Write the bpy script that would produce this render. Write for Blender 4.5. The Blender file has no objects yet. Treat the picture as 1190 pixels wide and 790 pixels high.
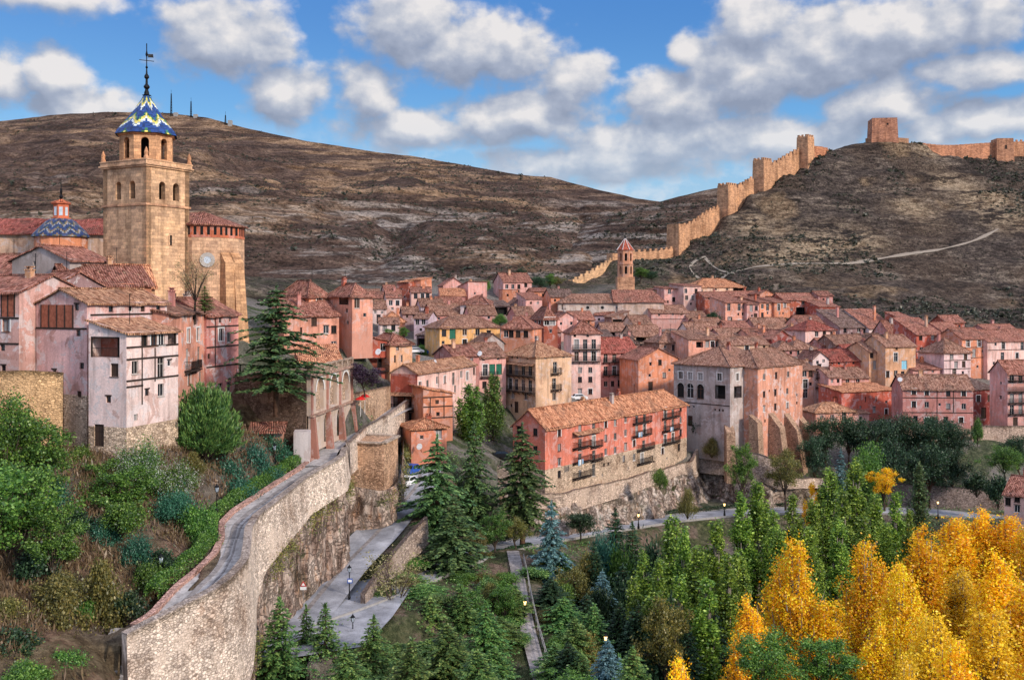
import bpy, math, random
import numpy as np
from mathutils import Vector, Matrix
F, CX, HY = 1157.0, 595.0, 345.0        # focal length (px of the photo), principal point
S = bpy.context.scene
COL = S.collection
R0 = random.Random(7)
rad = math.radians

def P(px, py, Y):                        # a surveyed point: bearing of the photo + distance in metres
    return Vector(((px - CX) * Y / F, Y, (HY - py) * Y / F))
def PZ(px, py, z):                       # the same when the height is known
    return P(px, py, z * F / (HY - py))
def srgb(r, g, b):
    f = lambda c: (c / 255 / 12.92) if c <= 10 else (((c / 255) + .055) / 1.055) ** 2.4
    return (f(r), f(g), f(b))

# ---------------------------------------------------------------- tags
def tag(o, label=None, cat=None, group=None, kind=None):
    if label: o['label'] = label
    if cat: o['category'] = cat
    if group: o['group'] = group
    if kind: o['kind'] = kind
    return o
def empty(name, loc=(0, 0, 0), rz=0.0):
    o = bpy.data.objects.new(name, None); COL.objects.link(o)
    o.location = loc; o.rotation_euler = (0, 0, rz); o.empty_display_size = .5
    return o
def link(name, me, parent=None, loc=None, rz=None, color=None):
    o = bpy.data.objects.new(name, me); COL.objects.link(o)
    if parent: o.parent = parent
    if loc is not None: o.location = loc
    if rz is not None: o.rotation_euler = (0, 0, rz)
    if color is not None: o.color = tuple(color) if len(color) == 4 else (*color, .5)
    return o
def copy_tree(o, parent=None):
    c = o.copy(); COL.objects.link(c)
    if parent: c.parent = parent
    for ch in list(o.children): copy_tree(ch, c)
    return c

# ---------------------------------------------------------------- mesh builder
class MB:
    def __init__(s): s.v = []; s.f = []; s.m = []
    def poly(s, pts, m=0):
        n = len(s.v); s.v.extend([tuple(p) for p in pts]); s.f.append(tuple(range(n, n + len(pts)))); s.m.append(m)
    def box(s, x0, y0, z0, x1, y1, z1, m=0):
        a = [(x0,y0,z0),(x1,y0,z0),(x1,y1,z0),(x0,y1,z0),(x0,y0,z1),(x1,y0,z1),(x1,y1,z1),(x0,y1,z1)]
        n = len(s.v); s.v.extend(a)
        for q in ((0,3,2,1),(4,5,6,7),(0,1,5,4),(1,2,6,5),(2,3,7,6),(3,0,4,7)):
            s.f.append(tuple(n + i for i in q)); s.m.append(m)
    def hexa(s, lo, hi, m=0):            # two rings of points -> closed prism
        n = len(s.v); k = len(lo); s.v.extend([tuple(p) for p in lo] + [tuple(p) for p in hi])
        s.f.append(tuple(n + i for i in reversed(range(k)))); s.m.append(m)
        s.f.append(tuple(n + k + i for i in range(k))); s.m.append(m)
        for i in range(k):
            j = (i + 1) % k; s.f.append((n + i, n + j, n + k + j, n + k + i)); s.m.append(m)
    def bar(s, p, q, w, h=None, m=0):
        p, q = Vector(p), Vector(q); h = h or w; d = (q - p)
        if d.length < 1e-6: return
        d.normalize(); up = Vector((0,0,1)) if abs(d.z) < .9 else Vector((0,1,0))
        a = d.cross(up).normalized() * w / 2; b = a.cross(d).normalized() * h / 2
        s.hexa([p-a-b, p+a-b, p+a+b, p-a+b], [q-a-b, q+a-b, q+a+b, q-a+b], m)
    def tube(s, pts, rs, n=6, m=0):
        pts = [Vector(p) for p in pts]; base = len(s.v)
        for i, p in enumerate(pts):
            d = (pts[min(i+1, len(pts)-1)] - pts[max(i-1, 0)]).normalized()
            up = Vector((1,0,0)) if abs(d.z) > .8 else Vector((0,0,1))
            a = d.cross(up).normalized(); b = d.cross(a)
            for k in range(n):
                t = 2*math.pi*k/n; s.v.append(tuple(p + (a*math.cos(t) + b*math.sin(t))*rs[i]))
        for i in range(len(pts)-1):
            for k in range(n):
                j = (k+1) % n
                s.f.append((base+i*n+k, base+i*n+j, base+(i+1)*n+j, base+(i+1)*n+k)); s.m.append(m)
        s.f.append(tuple(base+(len(pts)-1)*n+k for k in range(n))); s.m.append(m)
    def lathe(s, prof, n=12, m=0, c=(0,0), ph=0.0):
        base = len(s.v)
        for r, z in prof:
            for k in range(n):
                t = 2*math.pi*k/n + ph; s.v.append((c[0]+r*math.cos(t), c[1]+r*math.sin(t), z))
        for i in range(len(prof)-1):
            for k in range(n):
                j = (k+1) % n
                s.f.append((base+i*n+k, base+i*n+j, base+(i+1)*n+j, base+(i+1)*n+k)); s.m.append(m)
        s.f.append(tuple(base+(len(prof)-1)*n+k for k in range(n))); s.m.append(m)
        s.f.append(tuple(base+k for k in reversed(range(n)))); s.m.append(m)
    def mesh(s, name, mats, smooth=False):
        me = bpy.data.meshes.new(name); me.from_pydata(s.v, [], s.f)
        for m in mats: me.materials.append(m)
        me.polygons.foreach_set('material_index', s.m)
        if smooth: me.polygons.foreach_set('use_smooth', [True]*len(s.f))
        uv = me.uv_layers.new(name='UVMap').data; co = []
        for f in s.f:                    # box projection in metres: u along the horizontal, v up the slope
            a, b, c = (s.v[f[0]], s.v[f[1]], s.v[f[2]])
            ux, uy, uz = b[0]-a[0], b[1]-a[1], b[2]-a[2]; wx, wy, wz = c[0]-a[0], c[1]-a[1], c[2]-a[2]
            nx, ny, nz = uy*wz-uz*wy, uz*wx-ux*wz, ux*wy-uy*wx
            l = math.hypot(nx, ny); L = math.sqrt(nx*nx+ny*ny+nz*nz) or 1
            if l < 1e-4*L or L < 1e-12: tx, ty, bx, by, bz = 1, 0, 0, 1, 0
            else:
                tx, ty = -ny/l, nx/l; nx, ny, nz = nx/L, ny/L, nz/L
                bx, by, bz = -nz*ty, nz*tx, nx*ty-ny*tx
            for i in f:
                p = s.v[i]; co.append(p[0]*tx+p[1]*ty); co.append(p[0]*bx+p[1]*by+p[2]*bz)
        uv.foreach_set('uv', co); me.update()
        return me
    def build(s, name, mats, parent=None, loc=None, rz=None, color=None, smooth=False):
        if not isinstance(mats, (list, tuple)): mats = [mats]
        return link(name, s.mesh(name, mats, smooth), parent, loc, rz, color)

def np_mesh(name, V, Q, mat, smooth=False, attrs=None, uv=None):       # numpy verts + quads
    me = bpy.data.meshes.new(name); nv, nf = len(V), len(Q); k = Q.shape[1]
    me.vertices.add(nv); me.vertices.foreach_set('co', np.ascontiguousarray(V, np.float32).ravel())
    me.loops.add(nf*k); me.loops.foreach_set('vertex_index', np.ascontiguousarray(Q, np.int32).ravel())
    me.polygons.add(nf); me.polygons.foreach_set('loop_start', np.arange(0, nf*k, k, dtype=np.int32))
    me.polygons.foreach_set('loop_total', np.full(nf, k, np.int32))
    if smooth: me.polygons.foreach_set('use_smooth', np.ones(nf, bool))
    for nm, a in (attrs or {}).items():
        at = me.color_attributes.new(nm, 'FLOAT_COLOR', 'POINT')
        at.data.foreach_set('color', np.ascontiguousarray(a, np.float32).ravel())
    if uv is not None:
        u = me.uv_layers.new(name='UVMap').data
        u.foreach_set('uv', np.ascontiguousarray(uv[Q.ravel()], np.float32).ravel())
    me.materials.append(mat); me.update(calc_edges=True); me.validate()
    return me
def grid_quads(nr, nc):
    i = np.arange(nr*nc).reshape(nr, nc)
    return np.stack([i[:-1,:-1], i[:-1,1:], i[1:,1:], i[1:,:-1]], -1).reshape(-1, 4)

# ---------------------------------------------------------------- numpy noise
def vnoise(x, y, seed=0):
    xi = np.floor(x).astype(np.int64); yi = np.floor(y).astype(np.int64); fx = x-xi; fy = y-yi
    def h(a, b):
        n = (a*374761393 + b*668265263 + seed*974711) & 0xffffffff
        n = ((n ^ (n >> 13))*1274126177) & 0xffffffff
        return ((n ^ (n >> 16)) & 0xffff)/65535.0
    u = fx*fx*(3-2*fx); v = fy*fy*(3-2*fy)
    return (h(xi,yi)*(1-u)+h(xi+1,yi)*u)*(1-v) + (h(xi,yi+1)*(1-u)+h(xi+1,yi+1)*u)*v
def fbm(x, y, o=4, seed=0):
    x = np.asarray(x, float); y = np.asarray(y, float)
    t = np.zeros(np.broadcast(x, y).shape); a = .5; s = 0
    for i in range(o):
        t = t + a*vnoise(x, y, seed+i*17); s += a; a *= .5; x = x*2.03+3.1; y = y*2.03+1.7
    return t/s*2-1

# ---------------------------------------------------------------- node helper
class NT:
    def __init__(s, tree): s.t = tree
    def __call__(s, typ, inp=None, out=0, **kw):
        n = s.t.nodes.new(typ)
        for k, v in kw.items(): setattr(n, k, v)
        for k, v in (inp or {}).items():
            if isinstance(v, bpy.types.NodeSocket): s.t.links.new(v, n.inputs[k])
            else: n.inputs[k].default_value = v
        return n.outputs[out] if len(n.outputs) else None
    def math(s, op, a, b=0.0, c=0.0, clamp=False):
        return s('ShaderNodeMath', {0: a, 1: b, 2: c}, operation=op, use_clamp=clamp)
    def vm(s, op, a, b=(0,0,0), out=0): return s('ShaderNodeVectorMath', {0: a, 1: b}, out=out, operation=op)
    def mix(s, f, a, b, mode='MIX'):
        n = s.t.nodes.new('ShaderNodeMix'); n.data_type = 'RGBA'; n.blend_type = mode
        for k, v in ((0, f), (6, a), (7, b)):
            if isinstance(v, bpy.types.NodeSocket): s.t.links.new(v, n.inputs[k])
            else: n.inputs[k].default_value = (*v, 1) if (k and not isinstance(v, (int, float)) and len(v) == 3) else v
        return n.outputs[2]
    def ramp(s, f, stops, interp='LINEAR'):
        n = s.t.nodes.new('ShaderNodeValToRGB'); e = n.color_ramp.elements; n.color_ramp.interpolation = interp
        while len(e) < len(stops): e.new(.5)
        for q, (p, c) in zip(e, stops):
            q.position = p; q.color = (c, c, c, 1) if isinstance(c, (int, float)) else (*c, 1)
        s.t.links.new(f, n.inputs[0]); return n.outputs[0]
    def noise(s, vec, scale, detail=4, rough=.55, dist=0.0, out=0):
        return s('ShaderNodeTexNoise', {'Vector': vec, 'Scale': scale, 'Detail': detail, 'Roughness': rough, 'Distortion': dist}, out=out)
    def sstep(s, x, a, b):
        return s('ShaderNodeMapRange', {0: x, 1: a, 2: b, 3: 0.0, 4: 1.0}, interpolation_type='SMOOTHSTEP')
    def map(s, v, scale=(1,1,1), loc=(0,0,0), rot=(0,0,0)):
        return s('ShaderNodeMapping', {'Vector': v, 'Location': loc, 'Rotation': rot, 'Scale': scale})
def new_mat(name):
    m = bpy.data.materials.new(name); m.use_nodes = True; m.node_tree.nodes.clear()
    return m, NT(m.node_tree)
def finish(m, n, col, rough=.9, bump=None, bstr=.4, bdist=.1, spec=.2, metal=0.0, emit=None):
    inp = {'Base Color': col if isinstance(col, bpy.types.NodeSocket) else (*col, 1), 'Roughness': rough, 'Specular IOR Level': spec, 'Metallic': metal}
    if bump is not None: inp['Normal'] = n('ShaderNodeBump', {'Height': bump, 'Strength': bstr, 'Distance': bdist})
    if emit: inp['Emission Color'] = (*emit[0], 1); inp['Emission Strength'] = emit[1]
    b = n('ShaderNodeBsdfPrincipled', inp)
    n('ShaderNodeOutputMaterial', {'Surface': b}); return m
# ---------------------------------------------------------------- materials
M = {}
def simple(name, col, rough=.7, metal=0.0, spec=.3, var=.15, emit=None):
    m, n = new_mat(name); pos = n('ShaderNodeNewGeometry')
    k = n.noise(pos, 3.0, 3)
    c = n.mix(1.0, (*col, 1), n.ramp(k, [(.3, 1-var), (.7, 1+var)]), 'MULTIPLY')
    M[name] = finish(m, n, c, rough, metal=metal, spec=spec, emit=emit)
def m_plaster():
    m, n = new_mat('plaster'); oi = n.t.nodes.new('ShaderNodeObjectInfo')
    col, wear, rnd = oi.outputs['Color'], oi.outputs['Alpha'], oi.outputs['Random']
    pos = n('ShaderNodeNewGeometry')
    p2 = n.vm('ADD', pos, n.vm('SCALE', n('ShaderNodeCombineXYZ', {0: rnd, 1: rnd, 2: rnd}), out=0))
    big = n.noise(p2, .22, 5, .6); mid = n.noise(p2, .7, 5, .65, .6); fine = n.noise(p2, 6.0, 4, .6)
    streak = n.noise(n.map(p2, (1.6, 1.6, .18)), 1.0, 4, .6)
    c = n.mix(1.0, col, n.ramp(big, [(.28, .66), (.5, 1.0), (.72, 1.25)]), 'MULTIPLY')
    patch = n.math('MULTIPLY', n.sstep(mid, .52, .57), wear)
    pale = n.mix(.7, col, (.62, .55, .53, 1))
    c = n.mix(patch, c, pale)
    patch2 = n.math('MULTIPLY', n.sstep(n.noise(p2, .45, 4, .6, .8), .56, .60), n.math('MULTIPLY', wear, .8))
    c = n.mix(patch2, c, n.mix(.6, col, (.30, .12, .075, 1)))
    c = n.mix(1.0, c, n.ramp(streak, [(.25, .55), (.5, .96), (.8, 1.08)]), 'MULTIPLY')
    c = n.mix(1.0, c, n.ramp(fine, [(.3, .84), (.7, 1.12)]), 'MULTIPLY')
    uvz = n('ShaderNodeSeparateXYZ', {0: n('ShaderNodeTexCoord', out=2)}, out=1)
    damp = n.sstep(n.math('SUBTRACT', uvz, n.math('MULTIPLY', mid, 3.2)), .9, -1.2); c = n.mix(n.math('MULTIPLY', damp, .55), c, n.mix(.45, col, (.13,.11,.095,1)))
    M['plaster'] = finish(m, n, c, .93, fine, .35, .05, .1)
def m_roof():
    m, n = new_mat('roof_tiles'); oi = n.t.nodes.new('ShaderNodeObjectInfo')
    uv = n('ShaderNodeTexCoord', out=2); pos = n('ShaderNodeNewGeometry')
    v = n.t.nodes.new('ShaderNodeTexVoronoi'); v.distance = 'CHEBYCHEV'
    n.t.links.new(n.map(uv, (3.6, 2.2, 1)), v.inputs['Vector']); v.inputs['Scale'].default_value = 1.0
    sep = n('ShaderNodeSeparateColor', {0: v.outputs['Color']})
    big = n.noise(pos, .35, 5, .65); mid = n.noise(pos, 1.6, 4, .6)
    tint = n.ramp(sep, [(.0, (.34,.28,.25)), (.25, (.78,.66,.58)), (.55, (1.0,1.0,1.0)), (.8, (1.25,1.3,1.25)), (1, (1.7,1.8,1.7))])
    c = n.mix(1.0, oi.outputs['Color'], tint, 'MULTIPLY')
    c = n.mix(n.sstep(big, .5, .68), c, n.mix(.5, c, (.095, .07, .055, 1)))
    c = n.mix(n.math('MULTIPLY', n.sstep(mid, .58, .7), .6), c, (.30, .21, .12, 1))
    sx = n('ShaderNodeSeparateXYZ', {0: uv})
    w = n.math('MULTIPLY_ADD', n.math('SINE', n.math('MULTIPLY', sx, 6.283*3.6)), .5, .5)
    c = n.mix(1.0, c, n.ramp(w, [(0, .45), (.5, 1.0), (1, 1.12)]), 'MULTIPLY')
    h = n.math('ADD', w, n.math('MULTIPLY', sep, .6))
    M['roof'] = finish(m, n, c, .92, h, .7, .12, .1)
def m_stone(name, su, sv, mort, lo, hi, use_obj=True, rock=False):
    m, n = new_mat(name); oi = n.t.nodes.new('ShaderNodeObjectInfo')
    uv = n('ShaderNodeTexCoord', out=2); pos = n('ShaderNodeNewGeometry')
    warp = n.vm('ADD', n.map(uv, (su, sv, 1)), n.vm('SCALE', n.vm('SUBTRACT', n.noise(uv, 1.1, 3, out=1), (.5,.5,.5)), (0,0,0)))
    wn = warp.node.inputs[1].links[0].from_node; wn.inputs['Scale'].default_value = .9
    v = n.t.nodes.new('ShaderNodeTexVoronoi'); n.t.links.new(warp, v.inputs['Vector']); v.inputs['Scale'].default_value = 1; v.inputs['Randomness'].default_value = .8
    e = n.t.nodes.new('ShaderNodeTexVoronoi'); e.feature = 'DISTANCE_TO_EDGE'; n.t.links.new(warp, e.inputs['Vector']); e.inputs['Scale'].default_value = 1; e.inputs['Randomness'].default_value = .8
    sep = n('ShaderNodeSeparateColor', {0: v.outputs['Color']})
    big = n.noise(pos, .16, 5, .65); fine = n.noise(pos, 5, 4)
    c = n.mix(1.0, oi.outputs['Color'], n.ramp(sep, [(0, lo), (.5, tuple((a+b)/2 for a, b in zip(lo, hi))), (1, hi)]), 'MULTIPLY')
    edge = n.sstep(e.outputs['Distance'], .02, .14)
    c = n.mix(edge, n.mix(1.0, c, (mort, mort*.96, mort*.9), 'MULTIPLY'), c)
    c = n.mix(1.0, c, n.ramp(big, [(.3, (.50,.42,.37)), (.47, (.95,.93,.92)), (.72, (1.2,1.17,1.13))]), 'MULTIPLY')
    c = n.mix(1.0, c, n.ramp(n.noise(n.map(pos, (.9,.9,.12)), 1, 4, .6), [(.3, .68), (.6, 1.05)]), 'MULTIPLY')
    pt = n.math('MULTIPLY', n.sstep(n.math('ADD', n.noise(pos, .28, 5, .62), n.math('MULTIPLY', n.math('SUBTRACT', fine, .5), .25)), .54, .60), .7)
    c = n.mix(pt, c, n.mix(1.0, oi.outputs['Color'], n.ramp(fine, [(.3, (.74,.66,.58)), (.7, (1.06,1.0,.94))]), 'MULTIPLY'))
    c = n.mix(n.math('MULTIPLY', n.sstep(n.noise(pos, .42, 5, .7), .60, .68), .55), c, n.mix(1.0, oi.outputs['Color'], (.42,.28,.20,1), 'MULTIPLY'))
    h = n.math('ADD', n.math('MULTIPLY', edge, .7), n.math('MULTIPLY', fine, .5))
    M[name] = finish(m, n, c, .95, h, .7, .12, .1)
def m_ashlar():
    m, n = new_mat('ashlar'); oi = n.t.nodes.new('ShaderNodeObjectInfo')
    uv = n('ShaderNodeTexCoord', out=2); pos = n('ShaderNodeNewGeometry')
    b = n.t.nodes.new('ShaderNodeTexBrick'); n.t.links.new(uv, b.inputs['Vector'])
    for k, v in (('Color1', (1.22,1.12,1.0,1)), ('Color2', (.72,.66,.62,1)), ('Mortar', (.62,.52,.45,1)), ('Scale', 1.0), ('Mortar Size', .018), ('Mortar Smooth', .3), ('Brick Width', .95), ('Row Height', .42), ('Bias', .1)): b.inputs[k].default_value = v
    big = n.noise(pos, .25, 5, .65); fine = n.noise(pos, 4, 4)
    c = n.mix(1.0, oi.outputs['Color'], b.outputs[0], 'MULTIPLY')
    c = n.mix(1.0, c, n.ramp(big, [(.3, (.66,.6,.56)), (.5, (1,1,1)), (.7, (1.2,1.15,1.05))]), 'MULTIPLY')
    c = n.mix(1.0, c, n.ramp(fine, [(.3, .8), (.7, 1.14)]), 'MULTIPLY')
    c = n.mix(1.0, c, n.ramp(n.noise(n.map(pos, (.8,.8,.07)), 1, 5, .65), [(.3, .55), (.52, 1.0), (.7, 1.08)]), 'MULTIPLY')
    M['ashlar'] = finish(m, n, c, .95, n.math('SUBTRACT', fine, b.outputs[1]), .4, .08, .1)
def m_rock():
    m, n = new_mat('rock'); oi = n.t.nodes.new('ShaderNodeObjectInfo'); pos = n('ShaderNodeNewGeometry')
    a = n.noise(n.map(pos, (.5,.5,.22)), 1, 8, .68, .7); b = n.noise(n.map(pos, (1.3,1.3,.5)), 1, 6, .7, .4); g = n.noise(pos, .12, 4)
    c = n.ramp(a, [(.28, (.06,.042,.035)), (.42, (.25,.175,.14)), (.54, (.48,.39,.33)), (.72, (.68,.60,.53))])
    c = n.mix(n.sstep(b, .52, .7), c, (.34,.20,.12))
    c = n.mix(n.math('MULTIPLY', n.sstep(g, .55, .7), .6), c, (.10,.09,.05))
    c = n.mix(1.0, c, n.ramp(b, [(.25, .45), (.55, 1.1)]), 'MULTIPLY')
    rg = n.math('ABSOLUTE', n.math('SUBTRACT', n.noise(n.map(pos, (.75,.75,.26)), 1, 6, .62, .8), .5)); rg2 = n.math('ABSOLUTE', n.math('SUBTRACT', n.noise(n.map(pos, (.35,.35,1.1), rot=(.2,.1,0)), 1, 5, .6, .5), .5))
    cr = n.math('MULTIPLY', n.sstep(rg, .0, .045), n.sstep(rg2, .0, .035)); c = n.mix(1.0, c, n.ramp(cr, [(0, .45), (1, 1.05)]), 'MULTIPLY'); a = n.math('ADD', a, n.math('MULTIPLY', cr, .3))
    c = n.mix(n.math('MULTIPLY', n.sstep(n.noise(pos, .5, 6, .7), .6, .66), .8), c, (.06,.075,.03))
    c = n.mix(1.0, c, oi.outputs['Color'], 'MULTIPLY')
    M['rock'] = finish(m, n, c, .95, n.math('ADD', a, n.math('MULTIPLY', b, .5)), .9, .5, .1)
def m_ground():                         # attribute zone: r = rocky hill, g = green cover, b = reddish soil
    m, n = new_mat('ground'); pos = n('ShaderNodeNewGeometry'); at = n('ShaderNodeAttribute', attribute_name='zone')
    z = n.t.nodes.new('ShaderNodeSeparateColor'); n.t.links.new(at, z.inputs[0])
    f = n.noise(pos, 1.3, 6, .65); g = n.noise(pos, .22, 5, .6); h = n.noise(pos, 5.0, 3, .6)
    soil = n.ramp(f, [(.3, (.11,.06,.042)), (.5, (.23,.135,.09)), (.7, (.36,.24,.16))])
    town = n.ramp(f, [(.3, (.15,.125,.11)), (.7, (.34,.30,.26))])
    green = n.ramp(f, [(.3, (.018,.030,.012)), (.5, (.055,.080,.028)), (.72, (.16,.16,.07))])
    # castle hill: ledges of grey limestone, brown soil, dark scrub
    st = n.noise(n.map(pos, (.05,.05,.22), rot=(.06,.16,0)), 1, 10, .74, .6); bl = n.noise(n.map(pos, (.22,.22,.7)), 1, 9, .78, .2); sp = n.noise(pos, .75, 5, .7); zone_ = n.noise(pos, .025, 5, .6)
    rk = n.ramp(bl, [(.32, (.032,.027,.025)), (.46, (.090,.072,.062)), (.57, (.165,.132,.108)), (.69, (.36,.295,.235))])
    br = n.ramp(bl, [(.30, (.050,.038,.031)), (.46, (.115,.085,.066)), (.60, (.19,.145,.11)), (.72, (.30,.23,.17))])
    hill = n.mix(n.sstep(zone_, .44, .56), rk, br)
    hill = n.mix(n.math('MULTIPLY', n.sstep(st, .53, .61), .7), hill, n.mix(n.sstep(bl, .38, .62), (.13,.105,.085), (.50,.41,.31)))
    hill = n.mix(n.math('MULTIPLY', n.sstep(st, .47, .40), .65), hill, (.036,.030,.027))
    hill = n.mix(n.math('MULTIPLY', n.sstep(n.noise(pos, .03, 5, .6), .54, .64), .6), hill, n.mix(n.sstep(bl, .4, .6), (.20,.125,.07), (.58,.42,.25)))
    hill = n.mix(n.math('MULTIPLY', n.sstep(sp, .56, .62), .85), hill, (.020,.022,.015))
    oc_ = n.math('MULTIPLY', at.node.outputs['Alpha'], n.sstep(n.math('ADD', st, n.math('MULTIPLY', n.math('SUBTRACT', bl, .5), .5)), .40, .52))
    hill = n.mix(oc_, hill, n.mix(n.sstep(bl, .38, .60), (.19,.125,.078), (.60,.47,.31)))
    hill = n.mix(1.0, hill, n.ramp(n.noise(pos, 1.1, 4, .75), [(.36, .5), (.5, .95), (.64, 1.5)]), 'MULTIPLY'); hill = n.mix(1.0, hill, (.70,.665,.65,1), 'MULTIPLY')
    c = n.mix(z.outputs[0], town, hill)
    c = n.mix(z.outputs[2], c, soil)
    gm = n.math('MULTIPLY', z.outputs[1], n.sstep(n.math('ADD', g, n.math('MULTIPLY', n.math('SUBTRACT', h, .5), .4)), .38, .54))
    c = n.mix(gm, c, green)
    c = n.mix(1.0, c, n.ramp(h, [(.3, .75), (.7, 1.2)]), 'MULTIPLY')
    M['ground'] = finish(m, n, c, .97, n.math('ADD', n.math('ADD', f, h), n.math('MULTIPLY', bl, 3.0)), .9, .5, .05)
def m_mountain(name, warm, dark, scale=1.0):
    m, n = new_mat(name); pos = n('ShaderNodeNewGeometry')
    q = n.map(pos, (.010*scale,.010*scale,.10*scale), rot=(0,rad(3),0))
    st = n.noise(q, 1, 10, .70, .25); rk = n.noise(n.map(pos, (.05*scale,.05*scale,.16*scale)), 1, 9, .76, .15)
    sp = n.noise(n.map(pos, (.22*scale,.22*scale,.4*scale)), 1, 6, .72); big = n.noise(n.map(pos, (.0050,.0050,.012)), 1, 5, .6)
    c = n.ramp(rk, [(.30, (.046,.029,.022)), (.45, (.108,.070,.053)), (.56, (.178,.118,.088)), (.68, (.29,.205,.15))])
    w = n.math('MULTIPLY', n.sstep(big, .43, .56), n.sstep(st, .45, .54))
    c = n.mix(n.math('MULTIPLY', w, warm), c, n.mix(n.sstep(rk, .38, .62), (.21,.125,.070), (.54,.36,.215)))
    z = n('ShaderNodeSeparateXYZ', {0: pos}, out=2)
    low = n.sstep(n.math('ADD', z, n.math('MULTIPLY', n.math('SUBTRACT', big, .5), 160.0)), 100.0, 25.0)
    c = n.mix(n.math('MULTIPLY', n.math('MULTIPLY', n.sstep(st, .50, .57), low), .85), c, n.mix(n.sstep(rk, .40, .58), (.08,.068,.06), (.58,.51,.43)))
    c = n.mix(n.math('MULTIPLY', n.sstep(st, .45, .40), .55), c, (.045,.035,.030))
    c = n.mix(n.math('MULTIPLY', n.sstep(sp, .57, .62), dark), c, (.022,.022,.016))
    gr = n.noise(pos, .55*scale, 4, .75); c = n.mix(1.0, c, n.ramp(gr, [(.36, .45), (.5, .95), (.64, 1.5)]), 'MULTIPLY'); c = n.mix(1.0, c, (.80,.77,.765,1), 'MULTIPLY')
    M[name] = finish(m, n, c, .97, n.math('ADD', n.math('MULTIPLY', rk, 2.0), n.math('ADD', sp, st)), 1.0, 2.6, .05)
def m_paving(name, c0, c1, joints=True):
    m, n = new_mat(name); pos = n('ShaderNodeNewGeometry')
    v = n.t.nodes.new('ShaderNodeTexVoronoi'); n.t.links.new(pos, v.inputs['Vector']); v.inputs['Scale'].default_value = 2.6
    sep = n('ShaderNodeSeparateColor', {0: v.outputs['Color']})
    big = n.noise(pos, .3, 5, .6)
    c = n.mix(sep, (*c0, 1), (*c1, 1)) if joints else n.ramp(big, [(.3, c0), (.7, c1)])
    c = n.mix(1.0, c, n.ramp(big, [(.3, .72), (.7, 1.2)]), 'MULTIPLY')
    c = n.mix(1.0, c, n.ramp(n.noise(pos, 7, 3), [(.3, .85), (.7, 1.12)]), 'MULTIPLY')
    if not joints:
        v.inputs['Scale'].default_value = .22; c = n.mix(1.0, c, n.ramp(sep, [(0, .82), (1, 1.12)]), 'MULTIPLY'); st = n.noise(pos, .9, 6, .7, 1.5); c = n.mix(n.math('MULTIPLY', n.sstep(st, .56, .66), .4), c, (.11,.105,.105,1))
    M[name] = finish(m, n, c, .9, sep if joints else big, .3, .04, .2)
def m_leaf(name, ramp, trans=.35, rough=.6, hue=.04):
    m, n = new_mat(name); g = n.t.nodes.new('ShaderNodeNewGeometry'); oi = n.t.nodes.new('ShaderNodeObjectInfo')
    pos = g.outputs['Position']
    k = n.math('ADD', n.math('MULTIPLY', g.outputs['Random Per Island'], .62), n.math('MULTIPLY', n.noise(pos, .55, 3, .6), .5))
    gain = {'blossom': 1, 'dry_grass': .72, 'leaf_bare': 1.1, 'leaf_gold': 1.7, 'leaf_goldgreen': 1.6, 'leaf_cedar': 3.3, 'leaf_fir': 2.2, 'leaf_poplar': 2.9, 'leaf_dark': 1.9, 'leaf_green': 2.0, 'leaf_blue': 1.7, 'leaf_scrub': 1.0}.get(name, 1.7)
    c = n.ramp(k, [(i/(len(ramp)-1)*.76+.14, tuple(min(1.0, v*gain) for v in q)) for i, q in enumerate(ramp)])
    c = n.mix(1.0, c, oi.outputs['Color'], 'MULTIPLY')
    c = n('ShaderNodeHueSaturation', {'Color': c, 'Hue': n.math('MULTIPLY_ADD', oi.outputs['Random'], hue, .5-hue/2), 'Value': n.math('MULTIPLY_ADD', oi.outputs['Random'], .3, .85)})
    d = n('ShaderNodeBsdfDiffuse', {'Color': c}); t = n('ShaderNodeBsdfTranslucent', {'Color': c})
    s = n('ShaderNodeMixShader', {0: trans, 1: d, 2: t}); gl = n('ShaderNodeBsdfGlossy', {'Color': (1,1,1,1), 'Roughness': .45})
    s = n('ShaderNodeMixShader', {0: .03, 1: s, 2: gl})
    n('ShaderNodeOutputMaterial', {'Surface': s}); M[name] = m
def m_glaze(name, freq, amp, per):      # glazed tiles in zigzag courses (uv: x = turns, y = metres up the slope)
    m, n = new_mat(name); uv = n('ShaderNodeTexCoord', out=2); s = n.t.nodes.new('ShaderNodeSeparateXYZ'); n.t.links.new(uv, s.inputs[0])
    x = n.math('FLOOR', n.math('MULTIPLY', s.outputs[0], freq*8)); y = n.math('DIVIDE', n.math('FLOOR', n.math('MULTIPLY', s.outputs[1], 5.0)), 5.0)
    tri = n.math('PINGPONG', n.math('DIVIDE', x, 8.0), .5)
    t = n.math('FRACT', n.math('DIVIDE', n.math('SUBTRACT', y, n.math('MULTIPLY', tri, amp)), per))
    B, W_, G, Y = ((.015,.05,.19), (.52,.56,.54), (.04,.16,.06), (.62,.50,.10)) if name == 'glaze' else ((.02,.035,.10), (.20,.22,.24), (.05,.07,.045), (.22,.13,.06))
    c = n.ramp(t, [(0, B), (.26, W_), (.44, Y), (.60, G), (.70, B)], 'CONSTANT')
    rn = n('ShaderNodeTexWhiteNoise', {'Vector': n('ShaderNodeCombineXYZ', {0: x, 1: y})}, noise_dimensions='3D')
    c = n.mix(1.0, c, n.ramp(rn, [(0, .45), (1, 1.4)]), 'MULTIPLY')
    M[name] = finish(m, n, c, .45, rn, .4, .05, .3)
m_plaster(); m_roof(); m_ashlar(); m_rock(); m_ground()
m_stone('stone', 3.4, 5.6, .62, (.58,.55,.53), (1.32,1.28,1.22)); m_stone('rubble', 3.2, 5.0, .58, (.60,.57,.55), (1.42,1.38,1.32))
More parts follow.
